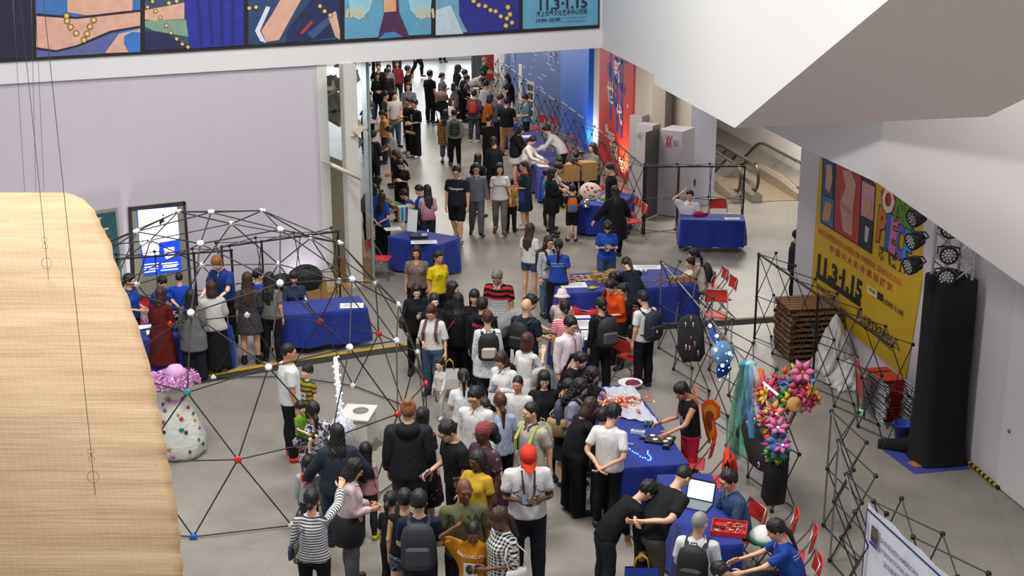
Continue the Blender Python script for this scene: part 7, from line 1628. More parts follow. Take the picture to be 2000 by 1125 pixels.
# cloths over chair backs
def drape(px, py, hd, col, label, seat=.45):
    p = G(px, py, seat); e = empty('draped_garment', (p[0], p[1], 0), math.radians(hd), label, 'garment'); m = cloth(col)
    vs = []; nI, nJ = 12, 11
    for i in range(nI):
        f = i/(nI-1); s = (f-.45)*1.15
        for j in range(nJ):
            x = (j/(nJ-1)-.5)*.50; y = .235+(.045 if s > 0 else -.045)+ (.03*math.sin(j*1.3+i*.5))*min(1, abs(s)*4); z = .87-abs(s)*.95+.03*math.sin(j*.9)
            if abs(s) < .06: y = .235+s*.8
            vs.append((x*(1+.15*abs(s)), y, max(.06, z)))
    MB().add(vs, [(i*nJ+j, i*nJ+j+1, i*nJ+nJ+j+1, i*nJ+nJ+j) for i in range(nI-1) for j in range(nJ-1)], 0, True).build('cloth_sheet', m, e)
    MB().tube([(-.12, .30, .72), (-.20, .33, .55), (-.16, .34, .40)], [.05, .045, .035], 8).build('sleeve', m, e)
drape(1384, 938, -100, '#d2381a', 'orange red cloth hung over a red chair back'); drape(1150, 640, 160, '#c01f1c', 'red hooded jacket hung on a chair by the craft table')

# ================================================================== costumes on the frame
def on5(px, py, off=0.0):
    n = np.array([P5(0, 0, 1)[i]-P5(0, 0, 0)[i] for i in range(3)]); n = n/np.linalg.norm(n); o = np.array(FR5.location)
    return onplane(px, py, o+(-n)*off, n)
def sheet(name, outline, thick, material, label, cat, off=.05, rows=None, smooth=True):
    pts = [on5(x, y, off) for x, y in outline]; c = np.mean(pts, 0); n = np.array(P5(0, 0, 1))-np.array(P5(0, 0, 0)); n /= np.linalg.norm(n)
    e = empty(name, tuple(c*[1, 1, 0]), 0, label, cat); b = np.array(e.location); K = len(pts); vs = [tuple(p-b-n*thick*.5) for p in pts]+[tuple((p-c)*.8+c-b-n*thick) for p in pts]+[tuple(p-b+n*thick*.5) for p in pts]
    fs = [tuple(range(K, 2*K)), tuple(range(3*K-1, 2*K-1, -1))]+[(i, (i+1) % K, K+(i+1) % K, K+i) for i in range(K)]+[(2*K+i, 2*K+(i+1) % K, (i+1) % K, i) for i in range(K)]
    MB().add(vs, fs, 0, smooth).build('cloth_body', material, e); return e, b, n
M_VELV = mat('black felt', '#131215', .9, bump=.3, bscale=14)
def eyes(e, b, n, lst, off):
    for x, y, r, c in lst:
        p = on5(x, y, off)-b; q = Vector((-n).tolist()).to_track_quat('Z', 'Y').to_matrix()
        MB().lathe([(r, 0), (r*.9, .008), (.001, .010)], tuple(p), 14, M=q, sx=.8).build('eye_patch', mat('patch '+c, c, .8), e); MB().lathe([(r*.45, .008), (r*.4, .013), (.001, .014)], tuple(p), 10, M=q).build('pupil', M_VELV, e)
e, b, n = sheet('black_costume', [(1334, 622), (1346, 614), (1362, 618), (1368, 640), (1371, 690), (1362, 706), (1352, 704), (1340, 708), (1331, 690), (1332, 650)], .10, M_VELV, 'black hanging costume with round eye patches on the frame', 'costume', .10)
eyes(e, b, n, [(1339, 634, .045, '#c9bdb4'), (1350, 622, .04, '#c98a90'), (1354, 634, .04, '#c9bdb4'), (1340, 678, .05, '#cdb9b0'), (1347, 680, .045, '#c2a89c'), (1357, 672, .05, '#c45a78'), (1364, 690, .055, '#c45a78'), (1350, 660, .035, '#c45a78')], .215)
e, b, n = sheet('black_dress', [(1446, 838), (1466, 806), (1488, 822), (1500, 860), (1520, 870), (1532, 880), (1528, 940), (1522, 985), (1508, 988), (1516, 930), (1500, 922), (1480, 905), (1470, 870)], .14, M_VELV, 'torn black dress with round eye patches hanging low on the frame', 'costume', .14)
eyes(e, b, n, [(1459, 828, .05, '#8b9aa4'), (1474, 822, .05, '#c9a8a8'), (1496, 895, .05, '#c9b0b4'), (1511, 888, .05, '#b9b4bc'), (1482, 908, .045, '#c9a0c0')], .295)
for c, xt, x0, x1, yb_, lab in (('#4f9a7c', 1452, 1422, 1452, 905, 'sea green'), ('#4a84b4', 1458, 1444, 1470, 868, 'sky blue'), ('#9cc4c8', 1466, 1462, 1486, 835, 'pale aqua')):
    c0 = on5(xt, 712); e = empty('tulle_costume', tuple(c0*[1, 1, 0]), 0, lab+' tulle hanging from the costume frame', 'costume'); b = np.array(e.location)
    for k in range(7):
        f = k/6; of = .10+.05*math.sin(k*2.3)+.02*k; xa, xb = xt-6+12*f, x0+(x1-x0)*f; ye = yb_-18*abs(math.sin(k*1.7)); vs = []
        for q in range(11):
            g = q/10; w_ = .02+.05*g**.6; cx = xa+(xb-xa)*g**.7+2.2*math.sin(g*7+k); p_ = on5(cx, 712+(ye-712)*g, of+.03*math.sin(g*9+k*2))-b
            for sg in (-1, 0, 1): vs.append(tuple(p_+np.array([.8*sg*w_, -.05*(1-abs(sg))*w_*6*.2-.03*(1-abs(sg)), 0])))
        MB().add(vs, [(3*q+a_, 3*q+3+a_, 3*q+4+a_, 3*q+1+a_) for q in range(10) for a_ in (0, 1)], 0, True).build('tulle_fold', mat('tulle '+c, c, .9, alpha=.5, noise=.2, nscale=6), e)
    MB().ball(tuple(on5(xt, 712, .1)-b), (.08, .06, .06), 9, 6).build('gather_knot', mat('tulle knot '+c, c, .9), e)
# blue lights wound round the top bar
e = empty('blue_light_coil', tuple(on5(1405, 690)*[1, 1, 0]), 0, 'blue cloth coil wound with cold lights on the frame', 'string lights'); b = np.array(e.location)
path = [on5(x, y, .06)-b for x, y in ((1385, 632), (1392, 652), (1402, 670), (1410, 684), (1416, 700), (1412, 722), (1404, 735))]
MB().tube(path, [.03, .05, .045, .05, .09, .10, .03], 8).build('cloth_coil', mat('coil blue', '#23408c', .8), e); MB().ball(tuple(on5(1412, 690, .12)-b), (.17, .12, .19), 12, 8).build('tulle_ball', mat('coil tulle', '#6f98b4', .9, alpha=.6), e)
B2 = MB().ball((0, 0, 0), .013, 6, 4).mesh('bulb', mat('bulb blue', '#5a86ff', .4, emit=9, ecol='#3a6cff')); B3 = MB().ball((0, 0, 0), .026, 8, 6).mesh('bulb', mat('bulb cold white', '#eaf2ff', .4, emit=9))
for x, y in ((1400, 668), (1411, 676), (1418, 690), (1402, 700), (1420, 705), (1404, 722), (1412, 724), (1424, 718), (1406, 742), (1430, 694), (1395, 690), (1422, 735)): inst('bulb', B2, e, Matrix.Translation(Vector(on5(x, y, .22)-b)))
for x, y in ((1387, 636), (1400, 656), (1411, 714), (1425, 690), (1398, 683)): inst('bulb', B3, e, Matrix.Translation(Vector(on5(x, y, .22)-b)))
# bouquet of paper flowers and the lit flower boa below it
FLC = ('#c8324a', '#d2581c', '#d2a82a', '#c86a92', '#3a8a8a', '#4a6fb4', '#b03a6a', '#3f8a4a', '#d28a5a')
def flower_mesh(c):
    mb = MB()
    for k in range(6):
        w = k*math.pi/3; d = Vector((math.cos(w), math.sin(w), .35)); s = Vector((-math.sin(w), math.cos(w), 0)); mb.add([(0, 0, 0), d*.06+s*.042, d*.135, d*.06-s*.042, d*.065+Vector((0, 0, .018))], [(0, 1, 4), (1, 2, 4), (2, 3, 4), (3, 0, 4), (3, 2, 1, 0)], 0, True)
    mb.ball((0, 0, .008), (.014, .014, .01), 6, 4, 1); return mb.mesh('flower', [mat('paper flower '+c, c, .8), mat('flower heart', '#d2b43a', .8)])
FLM = [flower_mesh(c) for c in FLC]
def bouquet(pts, off, name, label, cat, bulbs=False, spread=.06):
    c0 = on5(*pts[0]); e = empty(name, tuple(c0*[1, 1, 0]), 0, label, cat); b = np.array(e.location); prev = None
    core = MB(); 
    for k, (x, y) in enumerate(pts):
        p = on5(x, y, off+rng.uniform(-.05, .12))-b; q = Vector(rng.normal(size=3)+[-.3, -1, .7]).to_track_quat('Z', 'Y').to_matrix().to_4x4()
        inst('flower', FLM[k % len(FLM)], e, Matrix.Translation(Vector(p)) @ q @ Matrix.Scale(rng.uniform(.8, 1.35), 4))
        if bulbs and k % 3 == 0: inst('bulb', BLBS[(k//3) % len(BLBS)], e, Matrix.Translation(Vector(p)+Vector((0, -.06, .03))))
    return e, b
BLBS = [MB().ball((0, 0, 0), .015, 6, 4).mesh('bulb', mat('bulb '+c, c, .4, emit=7)) for c in ('#7a6aff', '#ff8ad0', '#ff6a4a', '#6ac8ff', '#b07aff')]
pb = [(1555+30*math.cos(t)*r+8*math.sin(3*t), 762+38*math.sin(t)*r) for r in (.25, .6, .95) for t in np.linspace(0, 6.28, 7+int(r*9))[:-1]]+[(1578, 775), (1585, 768), (1592, 778), (1586, 786)]
e, b = bouquet(pb, -.25, 'paper_bouquet', 'large bouquet of bright paper flowers beside the frame', 'bouquet')
MB().tube([on5(1556, 790, -.2)-b, on5(1540, 830, -.1)-b, on5(1525, 850, .0)-b], .02, 6).build('stem', mat('wrapped stem', '#7a5a3a', .8), e); MB().lathe([(.10, 0), (.09, .012), (.001, .014)], tuple(on5(1552, 790, .0)-b), 14, M=Matrix.Rotation(1.2, 3, 'X')).build('cork_disc', mat('cork', '#b5854e', .8, noise=.2), e)
pb = [(1490+34*f+9*math.sin(f*17+k), 748+140*f+6*math.cos(k*2+f*9)) for k in range(3) for f in np.linspace(.05, 1, 15)]
bouquet(pb, .16, 'flower_boa', 'glowing boa of paper flowers with coloured lights on the frame', 'costume', True)
e, b, n = sheet('coral_sash', [(1480, 720), (1488, 722), (1492, 760), (1490, 800), (1500, 830), (1488, 826), (1480, 790), (1478, 750)], .06, cloth('#c85a42'), 'coral sash hanging among the costumes', 'costume', .2)
e = empty('fairy_tube', tuple(on5(1500, 760)*[1, 1, 0]), 0, 'short glowing violet light tube among the flowers', 'light'); b = np.array(e.location); MB().tube([on5(1492, 748, .3)-b, on5(1518, 770, .3)-b], .014, 8).build('tube', mat('violet tube', '#cbb8ff', .4, emit=5), e); MB().ball(tuple(on5(1492, 748, .3)-b), .02, 6, 4).build('end_cap', M_PAPER, e)

# ---- dress of white plastic with a pink feather hat
p = G(350, 884); e = empty('plastic_dress', (p[0], p[1], 0), 0, 'white plastic bag dress with coloured patches under the dome', 'costume')
MB().lathe([(.36, .0), (.40, .08), (.39, .25), (.32, .48), (.25, .68), (.17, .80), (.13, .86), (.17, .94), (.20, 1.02), (.12, 1.10), (.05, 1.12)], n=26, wob=lambda w, i: .05*math.sin(w*9+i*1.7)+.03*math.sin(w*5-i)).build('dress_body', mat('crumpled white plastic', '#d9dcd2', .35, alpha=.93, noise=.06, bump=.8, bscale=16), e)
for k in range(34):
    z = rng.uniform(.06, 1.02); w = rng.uniform(-2.9, -.2); r = np.interp(z, [0, .08, .25, .48, .68, .8, .86, .94, 1.02], [.36, .40, .39, .32, .25, .17, .13, .17, .2])+.012; c = ('#c23a3a', '#2a3a6a', '#b8489a', '#c98a1e', '#2f7a5a', '#3a2a6a', '#23232a')[k % 7]
    M3 = Vector((math.cos(w), math.sin(w), .25)).to_track_quat('Z', 'Y').to_matrix(); MB().lathe([(.03, 0), (.028, .008), (.001, .012)], (r*math.cos(w), r*math.sin(w), z), 5+k % 3, M=M3, sx=rng.uniform(.6, 1.4)).build('patch', mat('dress patch '+c, c, .6), e)
MB().lathe([(.14, .84), (.165, .86), (.14, .885)], n=16).build('pink_sash', mat('pink feather', '#d29ac8', .9), e)
e = empty('feather_hat', (p[0], p[1], 0), 0, 'pink feather hat on top of the plastic dress', 'hat')
MB().lathe([(.001, 1.40), (.09, 1.38), (.14, 1.31), (.15, 1.22), (.12, 1.20)], n=18, c=(.03, 0, -.02)).build('crown', mat('pink felt', '#d6a6cc', .9), e)
mb = MB()
for k in range(1300):
    w = rng.uniform(0, 6.28); r = rng.uniform(.10, .35); z = 1.22-.30*(r-.10)+rng.uniform(-.04, .05); d = np.array([math.cos(w), math.sin(w), rng.uniform(-.8, .7)])*.05; s = rng.normal(size=3)*.007; a = np.array([r*math.cos(w), r*math.sin(w), z]); mb.add([a+s, a-s, a+d*.6-s*1.6, a+d, a+d*.6+s*1.6], [(0, 1, 2, 3, 4)])
o = mb.build('feathers', mat('pink feather', '#d29ac8', .9), e); o['kind'] = 'stuff'
MB().lathe([(.12, 1.20), (.30, 1.165), (.33, 1.13), (.12, 1.15)], n=24).build('brim', mat('pink felt', '#d6a6cc', .9), e)
MB().ball((.02, -.17, 1.22), .02, 8, 6).build('bulb', mat('bulb violet', '#c89aff', .4, emit=4), e)
# ---- white box seat with a fluffy lit instrument
p = G(697, 872); e = empty('white_plinth', (p[0], p[1], 0), math.radians(-8), 'white wooden box with a round hole beside the light pole', 'box')
MB().box((0, .1, .24), (.42, .55, .48), bev=.01).build('box_body', mat('white board', '#c9c6bc', .7), e); MB().box((0, .1, .50), (.48, .62, .035), bev=.008).build('top_board', mat('white board top', '#d6d4cc', .6), e); MB().lathe([(.13, .519), (.13, .524), (.001, .524)], (.04, .14, 0), 20, sx=.9).build('hole', mat('hole grey', '#7f7c76', .9), e)
MB().lathe([(.34, .0), (.30, .18), (.26, .36), (.22, .45)], (.02, .1, 0), 20, wob=lambda w, i: .10*math.sin(w*7+i*2)).build('plastic_wrap', mat('clear wrap', '#dcdcd8', .25, alpha=.28), e)
p2_ = G(668, 836, .50); e = empty('light_pole', (p2_[0], p2_[1], .30), 0, 'upright white pole of tiny lights rising from a fluffy white ball', 'light sculpture')
mb = MB().ball((0, 0, .18), (.17, .17, .16), 12, 8)
for k in range(1500):
    d = rng.normal(size=3); d /= np.linalg.norm(d); a = np.array([0, 0, .18])+d*.15; s = np.cross(d, rng.normal(size=3))*.006; mb.add([a+s, a-s, a+d*rng.uniform(.03, .06)+s*2], [(0, 1, 2)])
o = mb.build('fluff', mat('white fluff', '#dde2ea', .9), e); o['kind'] = 'stuff'
MB().tube([(0, 0, .25), (-.03, 0, .75), (-.06, .02, 1.28)], [.035, .032, .028], 8).build('neck', mat('lit white sleeve', '#e8eef6', .5, emit=.35), e)
WB = MB().ball((0, 0, 0), .012, 6, 4).mesh('bulb', mat('bulb cold white', '#eaf2ff', .4, emit=9))
for k in range(30): f = k/29; w = k*2.4; inst('bulb', WB, e, Matrix.Translation((-.06*f+.045*math.cos(w), .02*f+.045*math.sin(w), .3+.98*f)))

# ================================================================== right side: tower of stage lights, pallets, stacks
p = G(1826, 893); e = empty('lighting_tower', (p[0], p[1], 0), math.atan2(-U2[1], -U2[0])+math.pi/2, 'stage light tower wrapped in black cloth by the right wall', 'lighting tower')
mb = MB(); N1 = 28
prof = []
for z, r in ((0, .40), (.04, .37), (.3, .33), (1.0, .31), (2.0, .305), (2.75, .30)): prof.append((r, z))
def sq(w, i):
    c, s = abs(math.cos(w)), abs(math.sin(w)); return (1/max(c, s)-1)*.75+.02*math.sin(w*11+i)
MB().lathe(prof, n=36, wob=sq).build('black_drape', mat('black drape', '#0c0c0d', .95, bump=.5, bscale=8), e)
M_ALU = mat('white truss', '#b9b8b8', .4, .3); ct = [(-.2, -.2), (.2, -.2), (.2, .2), (-.2, .2)]
for x, y in ct: rod(e, (x, y, 2.5), (x, y, 4.3), .025, M_ALU, 'truss_chord')
for k in range(5):
    for i in range(4): a, b = ct[i], ct[(i+1) % 4]; z = 2.65+k*.36; rod(e, (a[0], a[1], z), (b[0], b[1], z+.36 if k % 2 else z+.30), .012, M_ALU, 'truss_brace'); rod(e, (a[0], a[1], z), (b[0], b[1], z), .012, M_ALU, 'truss_brace')
def par(px, py, aim, label, col):
    """spotlight: can, yoke and a face of small lenses"""
    c = onplane(px, py, np.array([p[0], p[1]-.25, 0]), np.array([0, 1., 0])); L_ = empty('stage_light', tuple(c), 0, label, 'stage light', 'stage lights on the tower'); M3 = Vector(aim).to_track_quat('Z', 'Y').to_matrix()
    MB().lathe([(.05, -.16), (.10, -.12), (.125, -.02), (.13, .06), (.12, .07), (.11, .05), (.001, .05)], (0, 0, 0), 18, M=M3).build('can', M_BLACK, L_)
    MB().lathe([(.108, .052), (.001, .054)], (0, 0, 0), 16, M=M3).build('lens_plate', mat('lens plate '+col, col, .3), L_)
    for r, nn in ((0, 1), (.045, 6), (.085, 11)):
        for q in range(nn): w = 2*math.pi*q/nn; inst('lens', LENS, L_, Matrix.Translation(M3 @ Vector((r*math.cos(w), r*math.sin(w), .056))) @ M3.to_4x4())
    MB().tube([M3 @ Vector((-.145, 0, .0)), M3 @ Vector((-.15, .05, -.14)), M3 @ Vector((0, .06, -.2)), M3 @ Vector((.15, .05, -.14)), M3 @ Vector((.145, 0, 0))], .012, 6).build('yoke', M_BLACK, L_)
LENS = MB().lathe([(.017, 0), (.012, .008), (.001, .010)], n=8).mesh('lens', mat('lens clear', '#c9c8c0', .1))
for px, py, nm in ((1855, 447, 'top'), (1853, 497, 'middle'), (1848, 540, 'bottom')): par(px, py, (-.25, -1, -.1), nm+' light of the front row on the tower', '#8f8a80')
for px, py, nm in ((1788, 425, 'top'), (1785, 470, 'middle'), (1780, 518, 'bottom')): par(px, py, (-1, -.35, -.25), nm+' light of the side row on the tower facing the hall', '#6f6c6a')
MB().lathe([(.05, 0), (.09, .03), (.07, .08), (.001, .10)], n=12).build('drape_fold', mat('black drape', '#0c0c0d', .95), e)
mb = MB(); a = G(1715, 873)-p; b_ = G(1800, 885)-p; ir = Matrix.Rotation(-e.rotation_euler[2], 3, 'Z'); mb.tube([ir @ Vector(a*[1, 1, 0]+[0, 0, .05]), ir @ Vector((a+b_)/2*[1, 1, 0]+[0, 0, .07]), ir @ Vector(b_*[1, 1, 0]+[0, 0, .12])], [.08, .11, .18], 10).build('trailing_drape', mat('black drape', '#0c0c0d', .95), e)
def flat(name, pix, h, material, label, cat):
    pts = [G(*q) for q in pix]; c = np.mean(pts, 0); o = MB().prism([(q[0]-c[0], q[1]-c[1]) for q in pts], 0.001, h).build(name, material, label=label, cat=cat); o.location = (c[0], c[1], 0); return o
o = flat('purple_tape', [(1722, 878), (1786, 926), (1896, 916), (1880, 905), (1800, 912), (1752, 872)], .006, mat('purple tape', '#3d3f8c', .6), 'purple tape border on the floor round the light tower', 'floor tape')
o = flat('base_board', [(1772, 905), (1788, 914), (1884, 905), (1866, 890)], .02, M_WOOD, 'thin wooden base board under the light tower', 'board')
st = G(1893, 907); en = G(1950, 957); e = empty('hazard_cable', tuple(st), 0, 'yellow and black striped cable cover along the right wall', 'cable cover')
for k in range(14): f0, f1 = k/14, (k+1)/14; MB().tube([(en-st)*f0+[0, 0, .03], (en-st)*f1+[0, 0, .03]], .028, 6).build('stripe', mat(('hazard yellow', 'hazard black')[k % 2], ('#c29a20', '#1d1b18')[k % 2], .6), e)
p = G(1763, 862); e = empty('waste_bin', (p[0], p[1], 0), 0, 'blue plastic bin beside the black drape', 'bin'); MB().lathe([(.11, 0), (.15, .26), (.165, .27), (.165, .29), (.145, .29), (.10, .02), (.001, .02)], n=18).build('bin_body', mat('blue plastic', '#1f3fa0', .4), e); MB().tube([(.165*math.cos(t), .165*math.sin(t), .285) for t in np.linspace(0, 6.28, 17)[:-1]], .012, 5, close=True).build('rim', mat('blue plastic', '#1f3fa0', .4), e)
# pallets
PLK = MB().box((0, 0, 0), (.95, .10, .018)).mesh('plank', mat('pallet plank', '#8a6244', .8, noise=.25, nscale=7)); BLK_ = MB().box((0, 0, 0), (.09, .80, .055)).mesh('runner', mat('pallet runner', '#3a2c22', .85, noise=.2)); 
pp = G(1574, 692)
for k in range(10):
    nm = ('lowest', 'second', 'third', 'fourth', 'fifth', 'sixth', 'seventh', 'eighth', 'ninth', 'topmost')[k]
    e = empty('pallet', (pp[0]+rng.uniform(-.02, .02), pp[1]+rng.uniform(-.02, .02), k*.098), math.atan2(R2[1], R2[0])+rng.uniform(-.03, .03), nm+' wooden pallet of the stack, counted from the floor', 'pallet', 'stacked pallets')
    for q in range(6): inst('plank', PLK, e, Matrix.Translation((0, -.34+q*.136, .086)))
    for q in range(3): inst('runner', BLK_, e, Matrix.Translation((-.42+.42*q, 0, .045)))
    for q in range(3): inst('plank', PLK, e, Matrix.Translation((0, -.34+q*.34, .010)))
# white plastic sheeting
for pix, hgt, lab in (((1626, 722), 1.0, 'tall heap of crumpled white sheeting against the poster'), ((1656, 752), .45, 'low heap of crumpled white sheeting before the folded chairs')):
    p = G(*pix); o = MB().lathe([(.34*(1-t)**.8+.015, hgt*t) for t in np.linspace(0, 1, 12)], n=40, wob=lambda w, i: .14*math.sin(w*5+i*.9)+.12*math.sin(w*11-i*1.3)+.08*math.sin(w*17+i*2.2)).build('plastic_sheeting', mat('white sheeting', '#c9c8c6', .5, bump=.7, bscale=9), label=lab, cat='plastic sheet'); o.location = (p[0], p[1], 0)
# stack of folded chairs
fm = MB(); fm.tube([(-.21, -.45, 0), (-.21, .42, 0), (-.18, .46, 0), (.18, .46, 0), (.21, .42, 0), (.21, -.45, 0)], .012, 6); fm.tube([(-.19, -.40, .018), (-.19, .2, .018), (.19, .2, .018), (.19, -.40, .018)], .011, 6)
FC1 = fm.mesh('frame', M_TUBE); FC2 = MB().box((0, .02, .012), (.38, .36, .02), bev=.006).mesh('seat', M_RED); FC3 = MB().box((0, .36, .010), (.38, .16, .016), bev=.006).mesh('backrest', M_RED)
pc = G(1735, 822)
for k in range(18):
    nm = ('lowest', 'second', 'third', 'fourth', 'fifth', 'sixth', 'seventh', 'eighth', 'ninth', 'tenth', 'eleventh', 'twelfth', 'thirteenth', 'fourteenth', 'fifteenth', 'sixteenth', 'seventeenth', 'topmost')[k]
    e = empty('folded_chair', (pc[0]+rng.uniform(-.02, .02), pc[1]+.15+rng.uniform(-.02, .02), .015+k*.038), math.atan2(R2[1], R2[0])+rng.uniform(-.05, .05), nm+' folded chair in the flat stack, counted from the floor', 'chair', 'folded chairs stacked flat')
    inst('frame', FC1, e); inst('seat', FC2, e); inst('backrest', FC3, e)
e = empty('folded_chair', (pc[0]-.42, pc[1]+.25, 0), math.atan2(R2[1], R2[0])+1.4, 'red folded chair standing upright against the stack', 'chair'); Rm = Matrix.Translation((0, 0, .46)) @ Matrix.Rotation(1.45, 4, 'X')
for nme, me in (('frame', FC1), ('seat', FC2), ('backrest', FC3)): inst(nme, me, e, Rm)
p = G(1682, 806); e = empty('green_light', (p[0], p[1], 0), 0, 'tiny green glowing light on the floor behind the frame', 'light')
for k in range(4): MB().ball((-.06+.04*k, .01*k, .03+.015*(k % 2)), .012, 6, 4).build('bulb', mat('bulb green', '#3adf7a', .4, emit=5), e)
# fire alarm boxes on the end of the poster wall
for px, py, lab in ((1571, 387, 'upper red alarm box on the end of the poster wall'), (1563, 491, 'lower red alarm box on the end of the poster wall')):
    c = onplane(px, py, rw(0)+U2*.03, U2); e = empty('alarm_box', tuple(c), math.atan2(R2[1], R2[0]), lab, 'alarm box'); MB().box((0, .02, 0), (.12, .10, .13), bev=.01).build('housing', M_RED, e); MB().box((-.066, .02, .0), (.01, .06, .06)).build('button', mat('alarm white', '#d9d4d0', .5), e)
# white school banner on its own frame, lower right
a = np.array(G(1697, 972, 1.75)); b_ = np.array(G(1905, 1160, 1.75)); d = (b_-a)/np.linalg.norm(b_-a); nb_ = np.array([d[1], -d[0], 0]); 
if nb_[0] > 0: nb_ = -nb_
root = empty('school_banner', (a[0], a[1], 0), 0, 'white school banner with a dark blue border on a frame', 'banner'); LB = 2.6; H_ = 1.70
vs = []; nI, nJ = 24, 6
for i in range(nI):
    for j in range(nJ): u = i/(nI-1); f = j/(nJ-1); sag = -.02*abs(math.sin(u*12))*(f == 1); q = d*LB*u+nb_*(.02*math.sin(u*26)*(.4+f*.6)); vs.append((q[0], q[1], .05+(H_-.05)*f+sag))
me_ = MB().add(vs, [(i*nJ+j, i*nJ+nJ+j, i*nJ+nJ+j+1, i*nJ+j+1) for i in range(nI-1) for j in range(nJ-1)], 0, True).build('banner_cloth', mat('banner white', '#d6d8e2', .7, bump=.25, bscale=5), root)
def bq(u0, u1, z0, z1, col, nm='print'):
    for s in (1,):
        n_ = max(1, int((u1-u0)/.1)); 
        mb = MB(); vs = []
        for k in range(n_+1): u = u0+(u1-u0)*k/n_; q = d*u+nb_*(.035); vs += [(q[0], q[1], z0), (q[0], q[1], z1)]
        mb.add(vs, [(2*k, 2*k+1, 2*k+3, 2*k+2) for k in range(n_)]).build(nm, mat('banner ink '+col, col, .7), root)
bq(.04, LB-.04, H_-.07, H_-.045, '#27306e', 'border'); bq(.04, .062, .1, H_-.045, '#27306e', 'border')
bq(.17, .31, H_-.36, H_-.18, '#3a3450', 'crest'); bq(.19, .29, H_-.30, H_-.20, '#b08a4a', 'crest'); bq(.15, .33, H_-.41, H_-.37, '#4a3f8a', 'crest')
rx = -d if False else d
for t, u, z, s in (('SHENZHEN AMERICAN', .80, H_-.25, .078), ('INTERNATIONAL SCHOOL', .82, H_-.36, .072), ('深圳美式国际学校', .80, H_-.48, .075)):
    M4 = frame(d*u+nb_*.045+ZZ*z, d, ZZ, np.cross(d, ZZ)); lettering(t, M4, s, mat('banner lettering', '#6f7486', .7), root, .001)
for u, c, h in ((.55, '#4a3f9a', .36), (.78, '#4a9ad0', .26), (.98, '#c9a08a', .24)):
    bq(u-.04, u+.05, H_-1.1, H_-1.1+h*.5, c, 'hand_print')
    for k in range(4): bq(u-.045+.026*k, u-.027+.026*k, H_-1.1+h*.5, H_-1.1+h*(.85+.15*math.sin(k)), c, 'hand_print')
    bq(u+.05, u+.075, H_-1.05, H_-1.1+h*.6, c, 'hand_print')
popup(None, None, 'display frame that carries the white school banner', z=1.70, nx=3, flip=-1 if np.cross(d, nb_)[2] > 0 else 1, world_pts=(a-nb_*.06, a+d*LB-nb_*.06))

# ================================================================== passage: stroller, tubes, boards, curtain
def held_tube(a, b, key, label):
    Y = PEOPLE[key]['obj'].location.y-.12; pa, pb = atY(*a, Y), atY(*b, Y); e = empty('cardboard_tube', tuple(pa), 0, label, 'tube', 'cardboard tubes'); MB().tube([(0, 0, 0), pb-pa], .045, 10).build('tube', mat('tube kraft', '#b58f5e', .7), e); MB().tube([(pb-pa)*.985, (pb-pa)*1.02], .047, 10).build('end_cap', M_PAPER, e)
held_tube((752, 196), (771, 217), 'b9', 'cardboard tube held by the man in dark green'); held_tube((766, 243), (792, 232), 'b14', 'cardboard tube held level by the man in black'); held_tube((792, 257), (817, 262), 'b13', 'short cardboard tube held by the man in the lettered tee')
p = G(862, 240); e = empty('stroller', (p[0], p[1], 0), math.radians(20), 'black stroller with a dusty pink hood in the passage', 'stroller')
MB().lathe([(.001, 1.10), (.15, 1.06), (.24, .95), (.27, .80), (.25, .78)], n=16, sy=.9).build('hood', mat('stroller hood', '#8a6460', .85), e); MB().box((0, 0, .58), (.40, .45, .34), bev=.06).build('seat', mat('stroller seat', '#1d1c20', .85), e)
for s in (-1, 1):
    MB().tube([(s*.22, -.40, .10), (s*.22, .1, .62), (s*.22, .40, 1.0)], .013, 6).build('frame_tube', M_BLACK, e); MB().tube([(s*.22, .35, .10), (s*.22, 0, .55)], .013, 6).build('frame_tube', M_BLACK, e)
    for y in (-.40, .35): MB().lathe([(.02, -.02), (.10, -.02), (.11, 0), (.10, .02), (.02, .02)], (s*.24, y, .11), 14, M=Matrix.Rotation(math.pi/2, 3, 'Y')).build('wheel', M_DARKRUB, e)
MB().tube([(-.22, .40, 1.0), (.22, .40, 1.0)], .014, 6).build('handle', M_BLACK, e)
for pl, pr, h, lab, pic in (((1013, 232), (1019, 234), 1.9, 'blank white board standing edge on behind the passage table', False), ((1029, 262), (1042, 266), 1.75, 'white board of photographs standing behind the passage table', True)):
    a, b = G(*pl), G(*pr); d_ = (b-a)/np.linalg.norm(b-a); nn = np.array([-d_[1], d_[0], 0]); e = empty('photo_board', tuple(a), 0, lab, 'display board'); W_ = np.linalg.norm(b-a)
    MB().add([tuple(q+ZZ*z) for z in (.55, h) for q in (d_*0, d_*W_, d_*W_+nn*.03, nn*.03)], [(3, 2, 1, 0), (4, 5, 6, 7), (0, 1, 5, 4), (1, 2, 6, 5), (2, 3, 7, 6), (3, 0, 4, 7)]).build('panel', M_PAPER, e)
    for q in (0, W_): MB().tube([d_*q, d_*q+ZZ*.6], .012, 5).build('leg', M_TUBE, e)
    if pic:
        for r in range(4):
            for c in range(2): x0 = W_*(.1+.42*c); MB().add([tuple(d_*x+ZZ*z-nn*.006) for x, z in ((x0, h-.1-.27*r-.2), (x0+W_*.36, h-.1-.27*r-.2), (x0+W_*.36, h-.1-.27*r), (x0, h-.1-.27*r))], [(0, 1, 2, 3)]).build('photograph', mat(('photo dark', 'photo brown')[(r+c) % 2], ('#3a3634', '#6a5850')[(r+c) % 2], .6), e)
ca = G(921, 172); e = empty('grey_curtain', (ca[0], ca[1], 0), 0, 'tall grey curtain hanging at the far right of the passage', 'curtain')
vs = []; 
for i in range(25):
    x = i/24*.42; y = .04*math.sin(i*1.5)
    vs += [(x, y, .02), (x, y, 4.4), (x, y+.012, .02), (x, y+.012, 4.4)]
